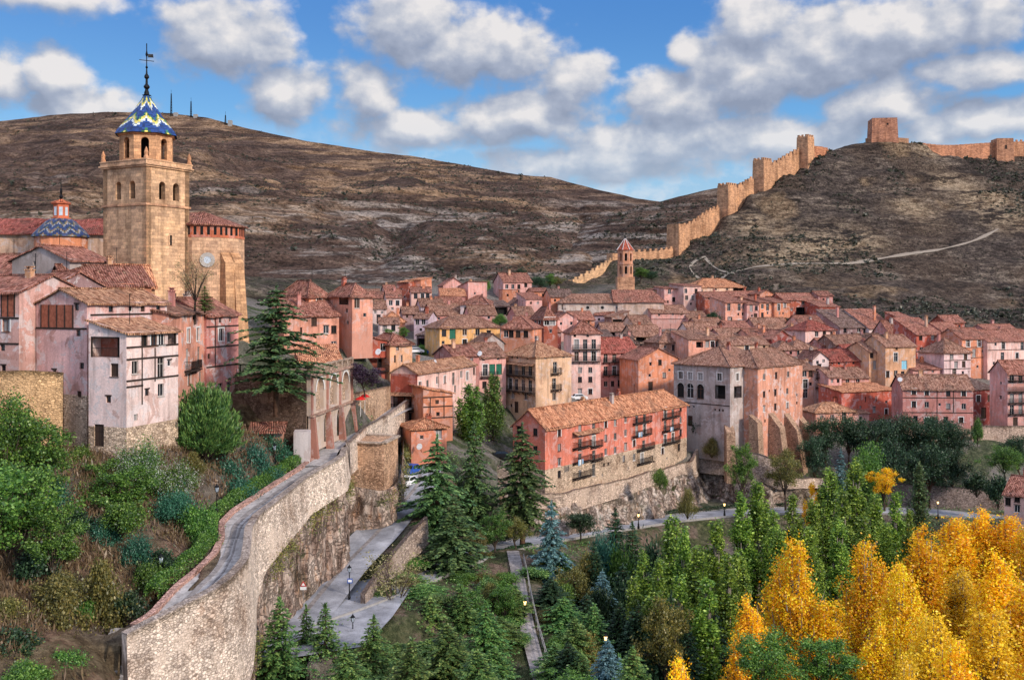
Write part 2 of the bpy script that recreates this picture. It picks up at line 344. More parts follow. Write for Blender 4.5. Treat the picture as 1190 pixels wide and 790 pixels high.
m_mountain('mountain', .95, .8); m_mountain('ridge', .25, .9, 1.5)
m_paving('asphalt', (.24,.24,.26), (.38,.38,.40), False); m_paving('cobble', (.27,.245,.23), (.48,.44,.41))
m_paving('gravel', (.17,.15,.14), (.32,.28,.26))
simple('timber', (.032,.020,.015), .85); simple('wood', (.13,.055,.03), .8); simple('brownwood', (.055,.03,.02), .8)
simple('iron', (.012,.012,.013), .5, .6); simple('frame', (.42,.38,.34), .7); simple('whiteframe', (.68,.64,.60), .7)
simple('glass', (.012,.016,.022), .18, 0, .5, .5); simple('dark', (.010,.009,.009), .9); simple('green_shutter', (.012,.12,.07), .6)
simple('blue_glass', (.22,.50,.62), .25, 0, .5); simple('blue_sash', (.10,.22,.40), .5); simple('curtain', (.26,.24,.23), .8)
simple('white', (.75,.74,.72), .5); simple('red_paint', (.55,.02,.02), .5); simple('blue_paint', (.02,.08,.35), .4); simple('black_paint', (.012,.012,.014), .3, 0, .5)
simple('tyre', (.015,.015,.015), .9); simple('chrome', (.5,.5,.5), .25, .9); simple('concrete', (.30,.28,.26), .9); simple('metal_sheet', (.45,.52,.55), .4, .4)
simple('bark', (.075,.055,.042), .95, 0, .1, .4); simple('palebark', (.27,.23,.18), .95, 0, .1, .35); simple('redbark', (.10,.055,.035), .95, 0, .1, .4)
simple('lamp_glow', (.8,.6,.3), .5, 0, .3, .1, ((1.0,.62,.22), 5.0)); simple('lamp_glass', (.50,.56,.62), .3); simple('cloth_red', (.55,.015,.012), .8); simple('laundry', (.25,.40,.55), .8)
simple('brick', (.30,.10,.06), .9, 0, .1, .3)
m_glaze('glaze', 2.0, 2.3, 2.5); m_glaze('dome_glaze', 4.0, 1.2, .9)
m_leaf('leaf_poplar', [(.010,.024,.006), (.034,.066,.011), (.088,.130,.018), (.18,.23,.035)], .4, hue=.02)
m_leaf('leaf_scrub', [(.014,.016,.010), (.03,.034,.02), (.055,.058,.034), (.10,.09,.06)], .15)
m_leaf('leaf_gold', [(.30,.105,.006), (.58,.265,.006), (.77,.395,.007), (.90,.50,.010)], .35, hue=.012)
m_leaf('leaf_goldgreen', [(.20,.12,.010), (.42,.255,.012), (.60,.36,.014), (.74,.45,.024)], .35, hue=.012)
m_leaf('leaf_cedar', [(.005,.011,.005), (.014,.029,.011), (.030,.053,.019), (.070,.10,.034)], .15)
m_leaf('leaf_fir', [(.011,.026,.008), (.025,.058,.016), (.056,.105,.026), (.14,.19,.05)], .2)
m_leaf('leaf_blue', [(.018,.040,.045), (.040,.085,.090), (.085,.150,.150), (.17,.25,.25)], .15)
m_leaf('leaf_green', [(.010,.026,.006), (.026,.064,.012), (.062,.125,.020), (.14,.22,.036)], .4)
m_leaf('leaf_olive', [(.030,.030,.010), (.070,.072,.020), (.14,.13,.034), (.24,.19,.05)], .4)
m_leaf('leaf_dark', [(.004,.010,.006), (.009,.022,.010), (.018,.040,.017), (.045,.075,.03)], .2)
m_leaf('leaf_teal', [(.006,.030,.020), (.014,.060,.040), (.028,.105,.066), (.06,.16,.10)], .3)
m_leaf('leaf_purple', [(.008,.004,.010), (.018,.009,.022), (.035,.016,.038), (.06,.03,.05)], .25)
m_leaf('blossom', [(.40,.42,.36), (.55,.56,.5), (.7,.7,.64), (.8,.8,.75)], .3)
m_leaf('dry_grass', [(.10,.06,.03), (.22,.14,.07), (.34,.23,.12), (.45,.33,.18)], .3)
m_leaf('leaf_bare', [(.16,.13,.07), (.25,.20,.10), (.33,.26,.12), (.42,.32,.14)], .3)
# ---------------------------------------------------------------- camera, sun, sky
cd_ = bpy.data.cameras.new('camera'); cam = bpy.data.objects.new('camera', cd_); COL.objects.link(cam); S.camera = cam
cam.rotation_euler = (rad(90), 0, 0); cd_.sensor_width = 36; cd_.lens = 36*F/1190; cd_.shift_y = -(395-HY)/1190; cd_.clip_start = 1; cd_.clip_end = 9000
SUN_AZ, SUN_EL = rad(128), rad(27)      # from behind and to the right of the viewpoint (azimuth from +Y towards +X)
sl = bpy.data.lights.new('sun', 'SUN'); sl.energy = 3.6; sl.angle = rad(6); sl.color = (1.0, .90, .79)
so = bpy.data.objects.new('sun', sl); COL.objects.link(so)
sd = Vector((math.sin(SUN_AZ)*math.cos(SUN_EL), math.cos(SUN_AZ)*math.cos(SUN_EL), math.sin(SUN_EL))); so.rotation_euler = sd.to_track_quat('Z', 'Y').to_euler()
S.view_settings.view_transform = 'Standard'; S.view_settings.look = 'None'; S.view_settings.exposure = 0; S.view_settings.gamma = 1
S.render.engine = 'CYCLES'; S.cycles.use_denoising = True; S.cycles.max_bounces = 5; S.cycles.diffuse_bounces = 3; S.cycles.transmission_bounces = 3; S.cycles.use_adaptive_sampling = True; S.cycles.adaptive_threshold = .02
w = bpy.data.worlds.new('World'); S.world = w; w.use_nodes = True; w.node_tree.nodes.clear(); n = NT(w.node_tree)
w.cycles.sampling_method = 'NONE'
sky = n('ShaderNodeTexSky', sky_type='NISHITA', sun_disc=False, sun_elevation=SUN_EL, sun_rotation=SUN_AZ, altitude=1100, air_density=1.3, dust_density=.4, ozone_density=2.5)
D = n('ShaderNodeTexCoord', out=0)      # the direction looked in
sx = n.t.nodes.new('ShaderNodeSeparateXYZ'); n.t.links.new(D, sx.inputs[0])
az = n.math('MULTIPLY', n.math('ARCTAN2', sx.outputs[0], sx.outputs[1]), 57.2958); el = n.math('MULTIPLY', n.math('ARCSINE', sx.outputs[2]), 57.2958)
# cloud banks: (azimuth, elevation, half width, half height) in degrees
def dd(px, py, rx, ry): a = math.degrees(math.atan((px-CX)/F)); return (a, math.degrees(math.atan((HY-py)/F*math.cos(rad(a)))), rx/21.6, ry/22.5)
CL = [dd(265,45,85,55), dd(330,108,60,40), dd(60,88,50,32), dd(5,95,35,40), dd(100,122,80,26), dd(40,-10,110,26), dd(470,25,80,48), dd(560,60,120,55), dd(665,95,55,40), dd(430,110,45,45), dd(600,135,130,36), dd(480,150,90,30),
      dd(870,85,95,62), dd(960,60,110,75), dd(780,120,80,48), dd(760,165,150,36), dd(700,190,150,30), dd(1050,30,160,55), dd(1130,80,90,24), dd(1150,140,120,26), dd(1020,120,90,40), dd(900,160,130,34), dd(800,62,26,24), dd(880,20,60,40),
      dd(-200,60,160,50), dd(1500,80,200,70), (60,24,24,9), (-75,28,30,9), (140,28,40,10), (10,42,40,8)]
def noise2(v, sc, det, rough, out=0):
    o = n('ShaderNodeTexNoise', {'Vector': v, 'Scale': sc, 'Detail': det, 'Roughness': rough}, out=out, noise_dimensions='2D'); return o
v0 = n('ShaderNodeCombineXYZ', {0: az, 1: el})
def banks(dx, dy):
    m = None; vv = n.vm('ADD', v0, (dx, dy, 0))
    for a, e, ra, re in (CL if not dx else [c_ for c_ in CL if abs(c_[0]) < 32]):
        q = n.vm('MULTIPLY', n.vm('SUBTRACT', vv, (a, e, 0)), (1/ra, 1/re, 0)); L = n('ShaderNodeVectorMath', {0: q}, out=1, operation='LENGTH')
        k = n.math('SUBTRACT', 1.0, L); m = k if m is None else n.math('SMOOTH_MAX', m, k, .10)
    return m
def puff(dx, dy):                        # billows: inverted cell noise over two octaves, warped
    v = n.vm('MULTIPLY', n.vm('ADD', v0, (dx, dy, 0)), (1, 1.35, 1)); w = n.vm('ADD', v, n.vm('MULTIPLY', n.vm('SUBTRACT', noise2(v, .30, 3, .5, 1), (.5,.5,.5)), (3.0,3.0,0)))
    t = None
    for sc, am in ((.27, .62), (.72, .38)):
        o = n.t.nodes.new('ShaderNodeTexVoronoi'); o.voronoi_dimensions = '2D'; o.feature = 'SMOOTH_F1'; o.inputs['Smoothness'].default_value = .6; n.t.links.new(w, o.inputs['Vector']); o.inputs['Scale'].default_value = sc
        q = n.math('MULTIPLY', n.math('SUBTRACT', 1.0, o.outputs['Distance']), am); t = q if t is None else n.math('ADD', t, q)
    return t, noise2(v, .42, 7, .58)
p0, f0 = puff(0, 0); p1, f1 = puff(.55, .8); m = banks(0, 0); m1 = banks(.5, 1.5)
body = n.math('ADD', n.math('MULTIPLY', m, 1.5), n.math('ADD', n.math('MULTIPLY', n.math('SUBTRACT', p0, .55), 1.1), n.math('MULTIPLY', n.math('SUBTRACT', f0, .5), 1.5)))
cov = n.sstep(body, -.22, .62)
rel = n.math('ADD', n.math('MULTIPLY', n.math('SUBTRACT', p0, p1), .75), n.math('MULTIPLY', n.math('SUBTRACT', f0, f1), .9))
lum = n.math('ADD', n.math('ADD', .42, n.math('MULTIPLY', n.math('SUBTRACT', m, m1), .72)), rel, clamp=True)
h = n.sstep(el, 1.0, 17.0)
blue = n.ramp(h, [(0, (.42,.60,.78)), (.30, (.27,.52,.80)), (.6, (.11,.38,.78)), (1, (.040,.22,.64))])
bg = n.mix(.30, blue, n.mix(1.0, sky, (.10,.10,.10,1), 'MULTIPLY'))
low = n.sstep(el, 11.0, 2.5)
ccol = n.ramp(lum, [(0, (.26,.30,.40)), (.38, (.36,.40,.50)), (.66, (.52,.54,.60)), (1, (.77,.74,.73))])
ccol = n.mix(n.math('MULTIPLY', low, .55), ccol, (.50,.61,.74,1))
bg = n.mix(n.math('MULTIPLY', n.math('MULTIPLY', n.sstep(f0, .38, .68), n.sstep(el, 10.5, 6.0)), .75), bg, (.60,.68,.77,1))
col = n.mix(n.math('MULTIPLY', cov, n.math('MULTIPLY_ADD', low, -.25, .96)), bg, ccol)
over = n.math('ADD', n.math('MULTIPLY', n.sstep(el, 20.0, 45.0), .6), n.math('MULTIPLY', n.sstep(n.math('ABSOLUTE', az), 55.0, 110.0), .35), clamp=True); col = n.mix(over, col, (.44,.46,.56,1))  # out-of-view sky greyed, added to take the blue cast out of shade
# unseen sky overhead and behind the viewer, brightened as added fill for the shade
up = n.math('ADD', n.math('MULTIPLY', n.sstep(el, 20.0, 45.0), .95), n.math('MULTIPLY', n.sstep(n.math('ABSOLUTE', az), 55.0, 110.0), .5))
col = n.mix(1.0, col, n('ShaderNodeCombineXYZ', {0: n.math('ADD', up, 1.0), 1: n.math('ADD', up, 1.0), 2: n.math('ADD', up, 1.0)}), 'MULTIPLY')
down = n.sstep(el, -.5, -6.0); col = n.mix(down, col, (.10,.09,.08,1))
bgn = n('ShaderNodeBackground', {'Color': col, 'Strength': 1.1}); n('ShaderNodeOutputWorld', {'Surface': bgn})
# ---------------------------------------------------------------- houses
WALLC = {'pink': srgb(210,154,142), 'rose': srgb(190,128,118), 'orange': srgb(206,134,102), 'red': srgb(182,92,74), 'cream': srgb(216,174,144),
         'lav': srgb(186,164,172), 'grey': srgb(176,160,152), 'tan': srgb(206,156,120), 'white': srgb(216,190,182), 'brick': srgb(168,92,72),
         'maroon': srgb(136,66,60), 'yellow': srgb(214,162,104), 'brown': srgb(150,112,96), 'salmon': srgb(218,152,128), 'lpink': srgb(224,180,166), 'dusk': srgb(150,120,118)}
ROOFC = {'r': srgb(154,104,90), 'b': srgb(150,111,95), 't': srgb(180,133,105), 'o': srgb(194,134,102), 'd': srgb(120,97,90), 'k': srgb(150,84,74)}
WIN = {'w': (.95,1.3), 's': (.6,.65), 'd': (1.05,2.1), 'a': (1.7,3.1), 'W': (1.1,1.6), 'v': (1.3,2.0), 'p': (1.5,1.8), 'D': (1.2,2.2), 'q': (.45,.5), 'l': (.35,1.3)}
wcache = {}
def window_mesh(kind, w, h, var, split):
    key = (kind, w, h, var, split)
    if key in wcache: return wcache[key]
    fm = {'W': 'whiteframe', 'v': 'green_shutter', 'p': 'frame', 'd': 'frame'}.get(kind, ['frame', 'brownwood', 'wood', 'whiteframe', 'brownwood'][var % 5])
    gm = {'p': 'blue_glass'}.get(kind, ['glass', 'dark', 'glass', 'dark', 'brownwood', 'curtain', 'glass'][var % 7])
    if kind == 'D': fm, gm = 'timber', 'brownwood'
    if kind == 'v': gm = 'green_shutter'
    b = MB(); x = w/2; t = .07; y0, y1 = .13, .19
    b.box(-x, y0, 0, -x+t, y1, h); b.box(x-t, y0, 0, x, y1, h)
    b.box(-x+t, y0, 0, x-t, y1, t); b.box(-x+t, y0, h-t, x-t, y1, h)
    if w > .8: b.box(-.035, y0+.004, t, .035, y1, h-t)
    if h > 1.6: b.box(-x+t, y0+.008, h*.66, x-t, y1, h*.66+.06)
    if kind not in 'DsqlG': b.box(-x-.08, -.07, -.07, x+.08, .128, -.004)
    if kind == 'W':
        b.box(-x-.2, -.04, -.0, -x-.004, .01, h+.2, 2); b.box(x+.004, -.04, 0, x+.2, .01, h+.2, 2); b.box(-x-.004, -.04, h+.004, x+.004, .01, h+.2, 2)
    if kind in 'ws' and var % 4 == 1: b.box(-x-.1, -.03, h+.002, x+.1, .04, h+.13, 3)
    if kind in 'wd' and var % 5 == 2:
        b.box(-x-.16, -.025, 0, -x-.004, .01, h+.16, 2); b.box(x+.004, -.025, 0, x+.16, .01, h+.16, 2); b.box(-x-.004, -.025, h+.004, x+.004, .01, h+.16, 2)
    if kind == 'a':                       # round head: spandrels fill the corners of the opening
        for sg in (-1, 1):
            pts = [(sg*x, -.0, h+.002), (sg*x, 0, h-x)] + [(sg*x*math.cos(a*math.pi/16), 0, h-x+x*math.sin(a*math.pi/16)) for a in range(1, 9)]
            if sg < 0: pts.reverse()
            b.poly([(p[0], -.003, p[2]) for p in pts], 2)
        for k in range(8):
            a0, a1 = math.pi*k/8, math.pi*(k+1)/8
            b.bar(((x+.1)*math.cos(a0), -.02, h-x+(x+.1)*math.sin(a0)), ((x+.1)*math.cos(a1), -.02, h-x+(x+.1)*math.sin(a1)), .06, .2, 3)
    g = MB(); g.poly([(-x, y1-.03, 0), (x, y1-.03, 0), (x, y1-.03, h), (-x, y1-.03, h)])
    mats = [M[fm], M[gm], M['whiteframe'] if kind != 'a' else M['plaster'], M['timber'] if kind != 'a' else M['frame']]
    if not split: b.poly(g.v, 1)
    wcache[key] = (b.mesh('window', mats), g.mesh('pane', [M[gm]]))
    return wcache[key]

def slab(b, a, bb, c, d, seed, th=.17, m=0, jit=.07, step=1.1):
    a, bb, c, d = map(Vector, (a, bb, c, d))
    nu = max(1, min(40, int(max((bb-a).length, (c-d).length)/step))); nv = max(1, min(14, int(max((d-a).length, (c-bb).length)/step)))
    base = len(b.v); W = nu+1
    for lay in (0, 1):
        for j in range(nv+1):
            for i in range(W):
                u, v = i/nu, j/nv; p = (a*(1-u)+bb*u)*(1-v) + (d*(1-u)+c*u)*v
                z = jit*math.sin(p.x*1.3+seed)*math.sin(p.y*1.7+seed*2.1) + jit*.6*math.sin(p.x*.45+p.y*.37+seed*3) + jit*.35*math.sin(p.x*4.1+p.y*3.3+seed)
                b.v.append((p.x, p.y, p.z+z-(th if lay else 0)))
    T = (nv+1)*W
    for j in range(nv):
        for i in range(nu):
            q = base+j*W+i
            b.f.append((q, q+1, q+W+1, q+W)); b.m.append(m); b.f.append((q+T, q+T+W, q+T+W+1, q+T+1)); b.m.append(1)
    ring = [base+i for i in range(W)] + [base+j*W+nu for j in range(1, nv+1)] + [base+nv*W+i for i in range(nu-1, -1, -1)] + [base+j*W for j in range(nv-1, 0, -1)]
    for i, q in enumerate(ring):
        r = ring[(i+1) % len(ring)]; b.f.append((q, q+T, r+T, r)); b.m.append(m)

def roof_geo(b, kind, w, d, zt, rh, o, seed):
    """slopes of the roof; returns the wall polygons that close the gables"""
    e = .28; G = []
    if kind in ('g', 'hr', 'hl'):
        s = rh/(d/2); lo = zt-o*s; zr = zt+rh; x0 = -e if kind != 'hl' else d*.5; x1 = w+e if kind != 'hr' else w-d*.5
        f0, f1 = -e-(o-e if kind == 'hl' else 0), w+e+(o-e if kind == 'hr' else 0)
        slab(b, (f0,-o,lo), (f1,-o,lo), (x1,d/2,zr), (x0,d/2,zr), seed)
        slab(b, (f1,d+o,lo), (f0,d+o,lo), (x0,d/2,zr), (x1,d/2,zr), seed)
        if kind == 'hr': slab(b, (f1,-o,lo), (f1,d+o,lo), (x1,d/2,zr), (x1,d/2,zr), seed)
        if kind == 'hl': slab(b, (f0,d+o,lo), (f0,-o,lo), (x0,d/2,zr), (x0,d/2,zr), seed)
        if kind != 'hl': G.append([(0,d,zt), (0,0,zt), (0,d/2,zr)])
        if kind != 'hr': G.append([(w,0,zt), (w,d,zt), (w,d/2,zr)])
        b.bar((x0,d/2,zr+.06), (x1,d/2,zr+.06), .3, .14)
    elif kind == 'G':
        s = rh/(w/2); lo = zt-o*s; zr = zt+rh
        slab(b, (-o,d+e,lo), (-o,-e,lo), (w/2,-e,zr), (w/2,d+e,zr), seed); slab(b, (w+o,-e,lo), (w+o,d+e,lo), (w/2,d+e,zr), (w/2,-e,zr), seed)
        G += [[(0,0,zt), (w,0,zt), (w/2,0,zr)], [(w,d,zt), (0,d,zt), (w/2,d,zr)]]
        b.bar((w/2,-e,zr+.06), (w/2,d+e,zr+.06), .3, .14)
    elif kind == 'h':
        k = min(w, d)/2; s = rh/k; lo = zt-o*s; zr = zt+rh
        if w >= d: p, q = (k, d/2, zr), (max(w-k, k+.01), d/2, zr)
        else: p, q = (w/2, k, zr), (w/2, d-k, zr)
        A, B, C, D = (-o,-o,lo), (w+o,-o,lo), (w+o,d+o,lo), (-o,d+o,lo)
        if w >= d: slab(b, A, B, q, p, seed); slab(b, B, C, q, q, seed); slab(b, C, D, p, q, seed); slab(b, D, A, p, p, seed)
        else: slab(b, A, B, p, p, seed); slab(b, B, C, q, p, seed); slab(b, C, D, q, q, seed); slab(b, D, A, p, q, seed)
        for a_, b_ in ((A, p), (B, q if w >= d else p), (p, q)): b.bar(Vector(a_)+Vector((0,0,.08)), Vector(b_)+Vector((0,0,.08)), .26, .12)
    elif kind in ('s', 'S'):
        s = rh/d; f = 1 if kind == 's' else -1; z0, z1 = (zt, zt+rh) if f > 0 else (zt+rh, zt)
        slab(b, (-e,-o,z0-f*o*s), (w+e,-o,z0-f*o*s), (w+e,d+e,z1+f*e*s), (-e,d+e,z1+f*e*s), seed)
        if f > 0: G += [[(0,d,zt), (0,0,zt), (0,d,z1)], [(w,0,zt), (w,d,zt), (w,d,z1)], [(w,d,zt), (0,d,zt), (0,d,z1), (w,d,z1)]]
        else: G += [[(0,d,zt), (0,0,zt), (0,0,z0)], [(w,0,zt), (w,d,zt), (w,0,z0)], [(0,0,zt), (w,0,zt), (w,0,z0), (0,0,z0)]]
    elif kind in ('R', 'L'):             # falls to the right / to the left
        s = rh/w; zl, zr_ = (zt+rh, zt) if kind == 'R' else (zt, zt+rh); k = -1 if kind == 'R' else 1
        slab(b, (-o,-e,zl-k*o*s), (w+o,-e,zr_+k*o*s), (w+o,d+e,zr_+k*o*s), (-o,d+e,zl-k*o*s), seed)
        hi = (0, zl) if kind == 'R' else (w, zr_)
        G += [[(0,0,zt), (w,0,zt), (hi[0],0,hi[1])], [(w,d,zt), (0,d,zt), (hi[0],d,hi[1])]]
        G.append([(0,d,zt), (0,0,zt), (0,0,zl), (0,d,zl)] if kind == 'R' else [(w,0,zt), (w,d,zt), (w,d,zr_), (w,0,zr_)])
    elif kind == 'f':
        b.box(-.1, -.1, zt, w+.1, d+.1, zt+.18)
    return G

def face_frame(face, w, d):
    if face == 'F': return Vector((0,0,0)), 0.0, w
    if face == 'R': return Vector((w,0,0)), math.pi/2, d
    return Vector((0,d,0)), -math.pi/2, d

def wall_panel(b, face, w, d, zb, zt, ops, depth_back=0):
    org, rz, L = face_frame(face, w, d); c, s = round(math.cos(rz), 6), round(math.sin(rz), 6)
    T = lambda u, y, z: (org.x + u*c - y*s, org.y + u*s + y*c, z)
    full = {(max(.05, a), min(L-.05, e), max(zb, z0), min(zt, z1)): (z0, z1) for a, e, z0, z1, dp in ops}
    ops = [(max(.05, a), min(L-.05, e), max(zb, z0), min(zt, z1), dp) for a, e, z0, z1, dp in ops]
    ops = [o for o in ops if o[1]-o[0] > .1 and o[3]-o[2] > .1]
    us = sorted({0.0, L, *[o[0] for o in ops], *[o[1] for o in ops]}); zs = sorted({zb, zt, *[o[2] for o in ops], *[o[3] for o in ops]})
    for j in range(len(zs)-1):
        z0, z1 = zs[j], zs[j+1]; i = 0; zc = (z0+z1)/2; run = None
        if z1-z0 < 1e-5: continue
        for i in range(len(us)-1):
            uc = (us[i]+us[i+1])/2; hole = any(o[0] < uc < o[1] and o[2] < zc < o[3] for o in ops)
            if not hole and run is None: run = us[i]
            if hole and run is not None: b.poly([T(run,0,z0), T(us[i],0,z0), T(us[i],0,z1), T(run,0,z1)]); run = None
        if run is not None: b.poly([T(run,0,z0), T(L,0,z0), T(L,0,z1), T(run,0,z1)])
    for a, e, z0, z1, dp in ops:
        f0, f1 = full[(a, e, z0, z1)]
        if f0 >= zb: b.poly([T(a,0,z0), T(e,0,z0), T(e,dp,z0), T(a,dp,z0)])
        if f1 <= zt: b.poly([T(a,dp,z1), T(e,dp,z1), T(e,0,z1), T(a,0,z1)])
        b.poly([T(a,0,z1), T(a,0,z0), T(a,dp,z0), T(a,dp,z1)]); b.poly([T(e,0,z0), T(e,0,z1), T(e,dp,z1), T(e,dp,z0)])
        if dp > .5: b.poly([T(a,dp,z0), T(e,dp,z0), T(e,dp,z1), T(a,dp,z1)])

def railing(b, x0, x1, y, z, h=.95, m=0, step=.14, sides=0.0):
    b.box(x0, y-.03, z+h, x1, y+.03, z+h+.05, m); b.box(x0, y-.02, z+.08, x1, y+.02, z+.11, m)
    n = max(2, int((x1-x0)/step))
    for i in range(n+1):
        x = x0+.02+(x1-x0-.04)*i/n; b.box(x-.014, y-.014, z+.112, x+.014, y+.014, z+h-.002, m)
    if sides:
        for x in (x0, x1):
            b.box(x-.025, y+.03, z+h, x+.025, y+sides, z+h+.05, m)
            for i in range(1, int(sides/step)): b.box(x-.014, y+i*step-.014, z, x+.014, y+i*step+.014, z+h-.002, m)

import re
def rng2(t): return [float(v) for v in re.match(r'(-?[\d.]+)-(-?[\d.]+)$', t.strip()).groups()]
FOOT = []                                # footprints: they fix the ground below the town
def house(x0, Y0, x1, Y1, ye, yb, dep, roof, rh, wall, rcol, wins, label, name='house', cat='house', group='houses of the hillside town', wear=.5, near=False, over=.45, chim=None, wmat='plaster', ext=3.0, rot=None):
    A = Vector(((x0-CX)*Y0/F, Y0)); B = Vector(((x1-CX)*Y1/F, Y1)); dv = B-A; w = dv.length; rz = math.atan2(dv.y, dv.x)
    ux, uy = dv.x/w, dv.y/w; nx, ny = -uy, ux
    def solve(px, C): k = (px-CX)/F; return (k*C.y - C.x)/(nx - k*ny)
    if isinstance(dep, str): d = abs(solve(float(dep[1:]), B if dep[0] == 'R' else A))
    else: d = float(dep)
    zt0 = (HY-ye)*Y0/F; zb0 = (HY-yb)*Y0/F; zt = zt0-zb0
    root = empty(name, (A.x, A.y, zb0), rz); tag(root, label, cat, group)
    hid = R0.random()*10; rng = random.Random(int(x0*31+ye*17)); wc = WALLC[wall] if isinstance(wall, str) else wall
    j = rng.uniform(.96, 1.16); lu = .3*wc[0]+.6*wc[1]+.1*wc[2]; wc = tuple(min(.9, max(.02, j*(.99*v+.01*lu))) for v in wc)
    def hit(px, py, face):               # where the sight line to (px, py) meets a face: (u, z) in house metres
        o, r, L = face_frame(face, w, d); a = rz+r
        O = Vector((A.x + o.x*ux - o.y*uy, A.y + o.x*uy + o.y*ux)); U = Vector((math.cos(a), math.sin(a))); k = (px-CX)/F
        u = (k*O.y - O.x)/(U.x - k*U.y); t = O.y + u*U.y
        return u, (HY-py)/F*t - zb0
    ops = {'F': [], 'R': [], 'L': []}; jobs = []
    for tok in [t.strip() for t in wins.split(';') if t.strip()]:
        face = 'F'
        if tok[1] == ':': face, tok = tok[0], tok[2:]
        kind, rest = tok[0], tok[1:].strip(); xs, ys = rest.split('@')
        o_, r_, L = face_frame(face, w, d)
        if kind in WIN:
            ww, hh = WIN[kind]; sc_ = 1.0 if near else 1.22; ww, hh = round(ww*sc_, 2), round(hh*(sc_ if kind != 'd' else 1.05), 2); xs = [float(v) for v in xs.split(',')]
            for y in ys.split(','):
                zc = hit(xs[0], float(y), face)[1]
                for x in xs:
                    u = hit(x, float(y), face)[0]; z0 = zc-hh/2
                    if u-ww/2 < .12 or u+ww/2 > L-.12: u = min(max(u, ww/2+.15), L-ww/2-.15)
                    if kind == 'D': z0 = max(.1, z0)
                    z0 = max(.1, min(z0, zt-hh-.12)); h2 = min(hh, zt-z0-.1)
                    if h2 < .3: continue
                    if any(q[0] < u+ww/2 and q[1] > u-ww/2 and q[2] < z0+h2 and q[3] > z0 for q in ops[face]): continue
                    ops[face].append((u-ww/2, u+ww/2, z0, z0+h2, .19 if kind != 'D' else .3)); jobs.append((kind, face, u, z0, ww, round(h2, 2)))
        elif kind in 'gG':
            a, e = rng2(xs); y0, y1 = rng2(ys)
            ua, z1 = hit(a, y0, face); z0 = hit(a, y1, face)[1]; ue = hit(e, y0, face)[0]
            ua, ue = max(.15, ua), min(L-.15, ue); z0 = max(.2, z0); z1 = min(z1, zt-.12)
            if ue-ua > .3 and z1-z0 > .3: ops[face].append((ua, ue, z0, z1, 1.5)); jobs.append((kind, face, ua, z0, ue-ua, z1-z0))
        else: jobs.append((kind, face, xs, ys, 0, 0))
    b = MB()
    zk = [hit(x0, float(j_[3]), 'F')[1] for j_ in jobs if j_[0] == 'k']; zk = zk[0] if zk else -ext
    for fc in 'FRL': wall_panel(b, fc, w, d, zk, zt, ops[fc])
    if zk > -ext:
        sb = MB()
        for fc in 'FRL': wall_panel(sb, fc, w, d, -ext, zk, ops[fc])
        sb.build('stone_base', M['rubble'], root, color=(*srgb(214,192,170), 1))
    b.poly([(w,d,-ext), (0,d,-ext), (0,d,zt), (w,d,zt)])
    rb = MB(); G = roof_geo(rb, roof, w, d, zt, rh, over, hid)
    for g in G: b.poly(g)
    if roof == 'f': b.poly([(0,0,zt), (w,0,zt), (w,d,zt), (0,d,zt)])
    b.build('wall', M[wmat], root, color=(*wc, wear))
    rc = ROOFC[rcol]; j = rng.uniform(.85, 1.12)
    if near or w*d > 30:                 # rafter tails below the front eave
        if roof in ('g', 'h', 's', 'hr', 'hl'):
            n = int(w/.6)
            for i in range(n+1):
                x = w*i/n; rb.box(x-.05, -over*.8, zt-.27, x+.05, -.004, zt-.14, 1)
    ro = rb.build('roof', [M['roof'] if roof != 'f' else M['brick'], M['timber']], root, color=(rc[0]*j, rc[1]*j, rc[2]*j, 1))
    for kind, face, p, q, ww, hh in jobs:
        o, r, L = face_frame(face, w, d)
        loc = lambda u, z, y=0.0: (o.x + u*math.cos(r) - y*math.sin(r), o.y + u*math.sin(r) + y*math.cos(r), z)
        if kind in WIN:
            wm, pm = window_mesh(kind, ww, hh, rng.randrange(42), near)
            wo = link('door' if kind == 'D' else 'window', wm, root, loc(p, q), r, (*wc, .3))
            if near: link('pane', pm, wo)
        elif kind in 'gG':
            t = MB(); n = max(1, round(ww/2.4))
            for i in range(n+1):
                x = .07+(ww-.14)*i/n; t.box(x-.07, .05, 0, x+.07, .19, hh)
            t.box(0, .06, hh-.16, ww, .18, hh-.004)
            if kind == 'g': railing(t, .15, ww-.15, .1, 0, min(.9, hh*.5), 0, .16)
            t.build('gallery_front', M['timber'], root, loc(p, q), r)
            if near and ww > 2.5:
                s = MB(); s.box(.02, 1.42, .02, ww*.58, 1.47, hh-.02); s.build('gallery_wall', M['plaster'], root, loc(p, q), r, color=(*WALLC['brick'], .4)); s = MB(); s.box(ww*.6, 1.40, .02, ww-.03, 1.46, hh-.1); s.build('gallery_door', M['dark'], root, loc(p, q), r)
            else: s = MB(); s.box(.01, 1.1, .01, ww-.01, 1.15, hh-.01); s.build('gallery_shade', M['dark'], root, loc(p, q), r)  # black panel stands in for the shade deep inside the opening
        elif kind == 'b':
            a, e = rng2(p); ua, z = hit(a, float(q), face); ue = hit(e, float(q), face)[0]
            ua, ue = max(-.1, ua), min(L+.1, ue); s = MB(); s.box(0, -.85, -.13, ue-ua, -.002, 0)
            for i in range(max(2, round((ue-ua)/1.6))+1):
                x = .1+(ue-ua-.2)*i/max(2, round((ue-ua)/1.6)); s.bar((x, -.02, -.55), (x, -.7, -.14), .1)
            bo = s.build('balcony', M['timber'], root, loc(ua, z), r)
            s = MB(); railing(s, .02, ue-ua-.02, -.8, 0, 1.0, 0, .13, .76); s.build('railing', M['iron'], bo)
        elif kind == 'n':
            a, e = rng2(p); ua, z = hit(a, float(q), face); ue = hit(e, float(q), face)[0]
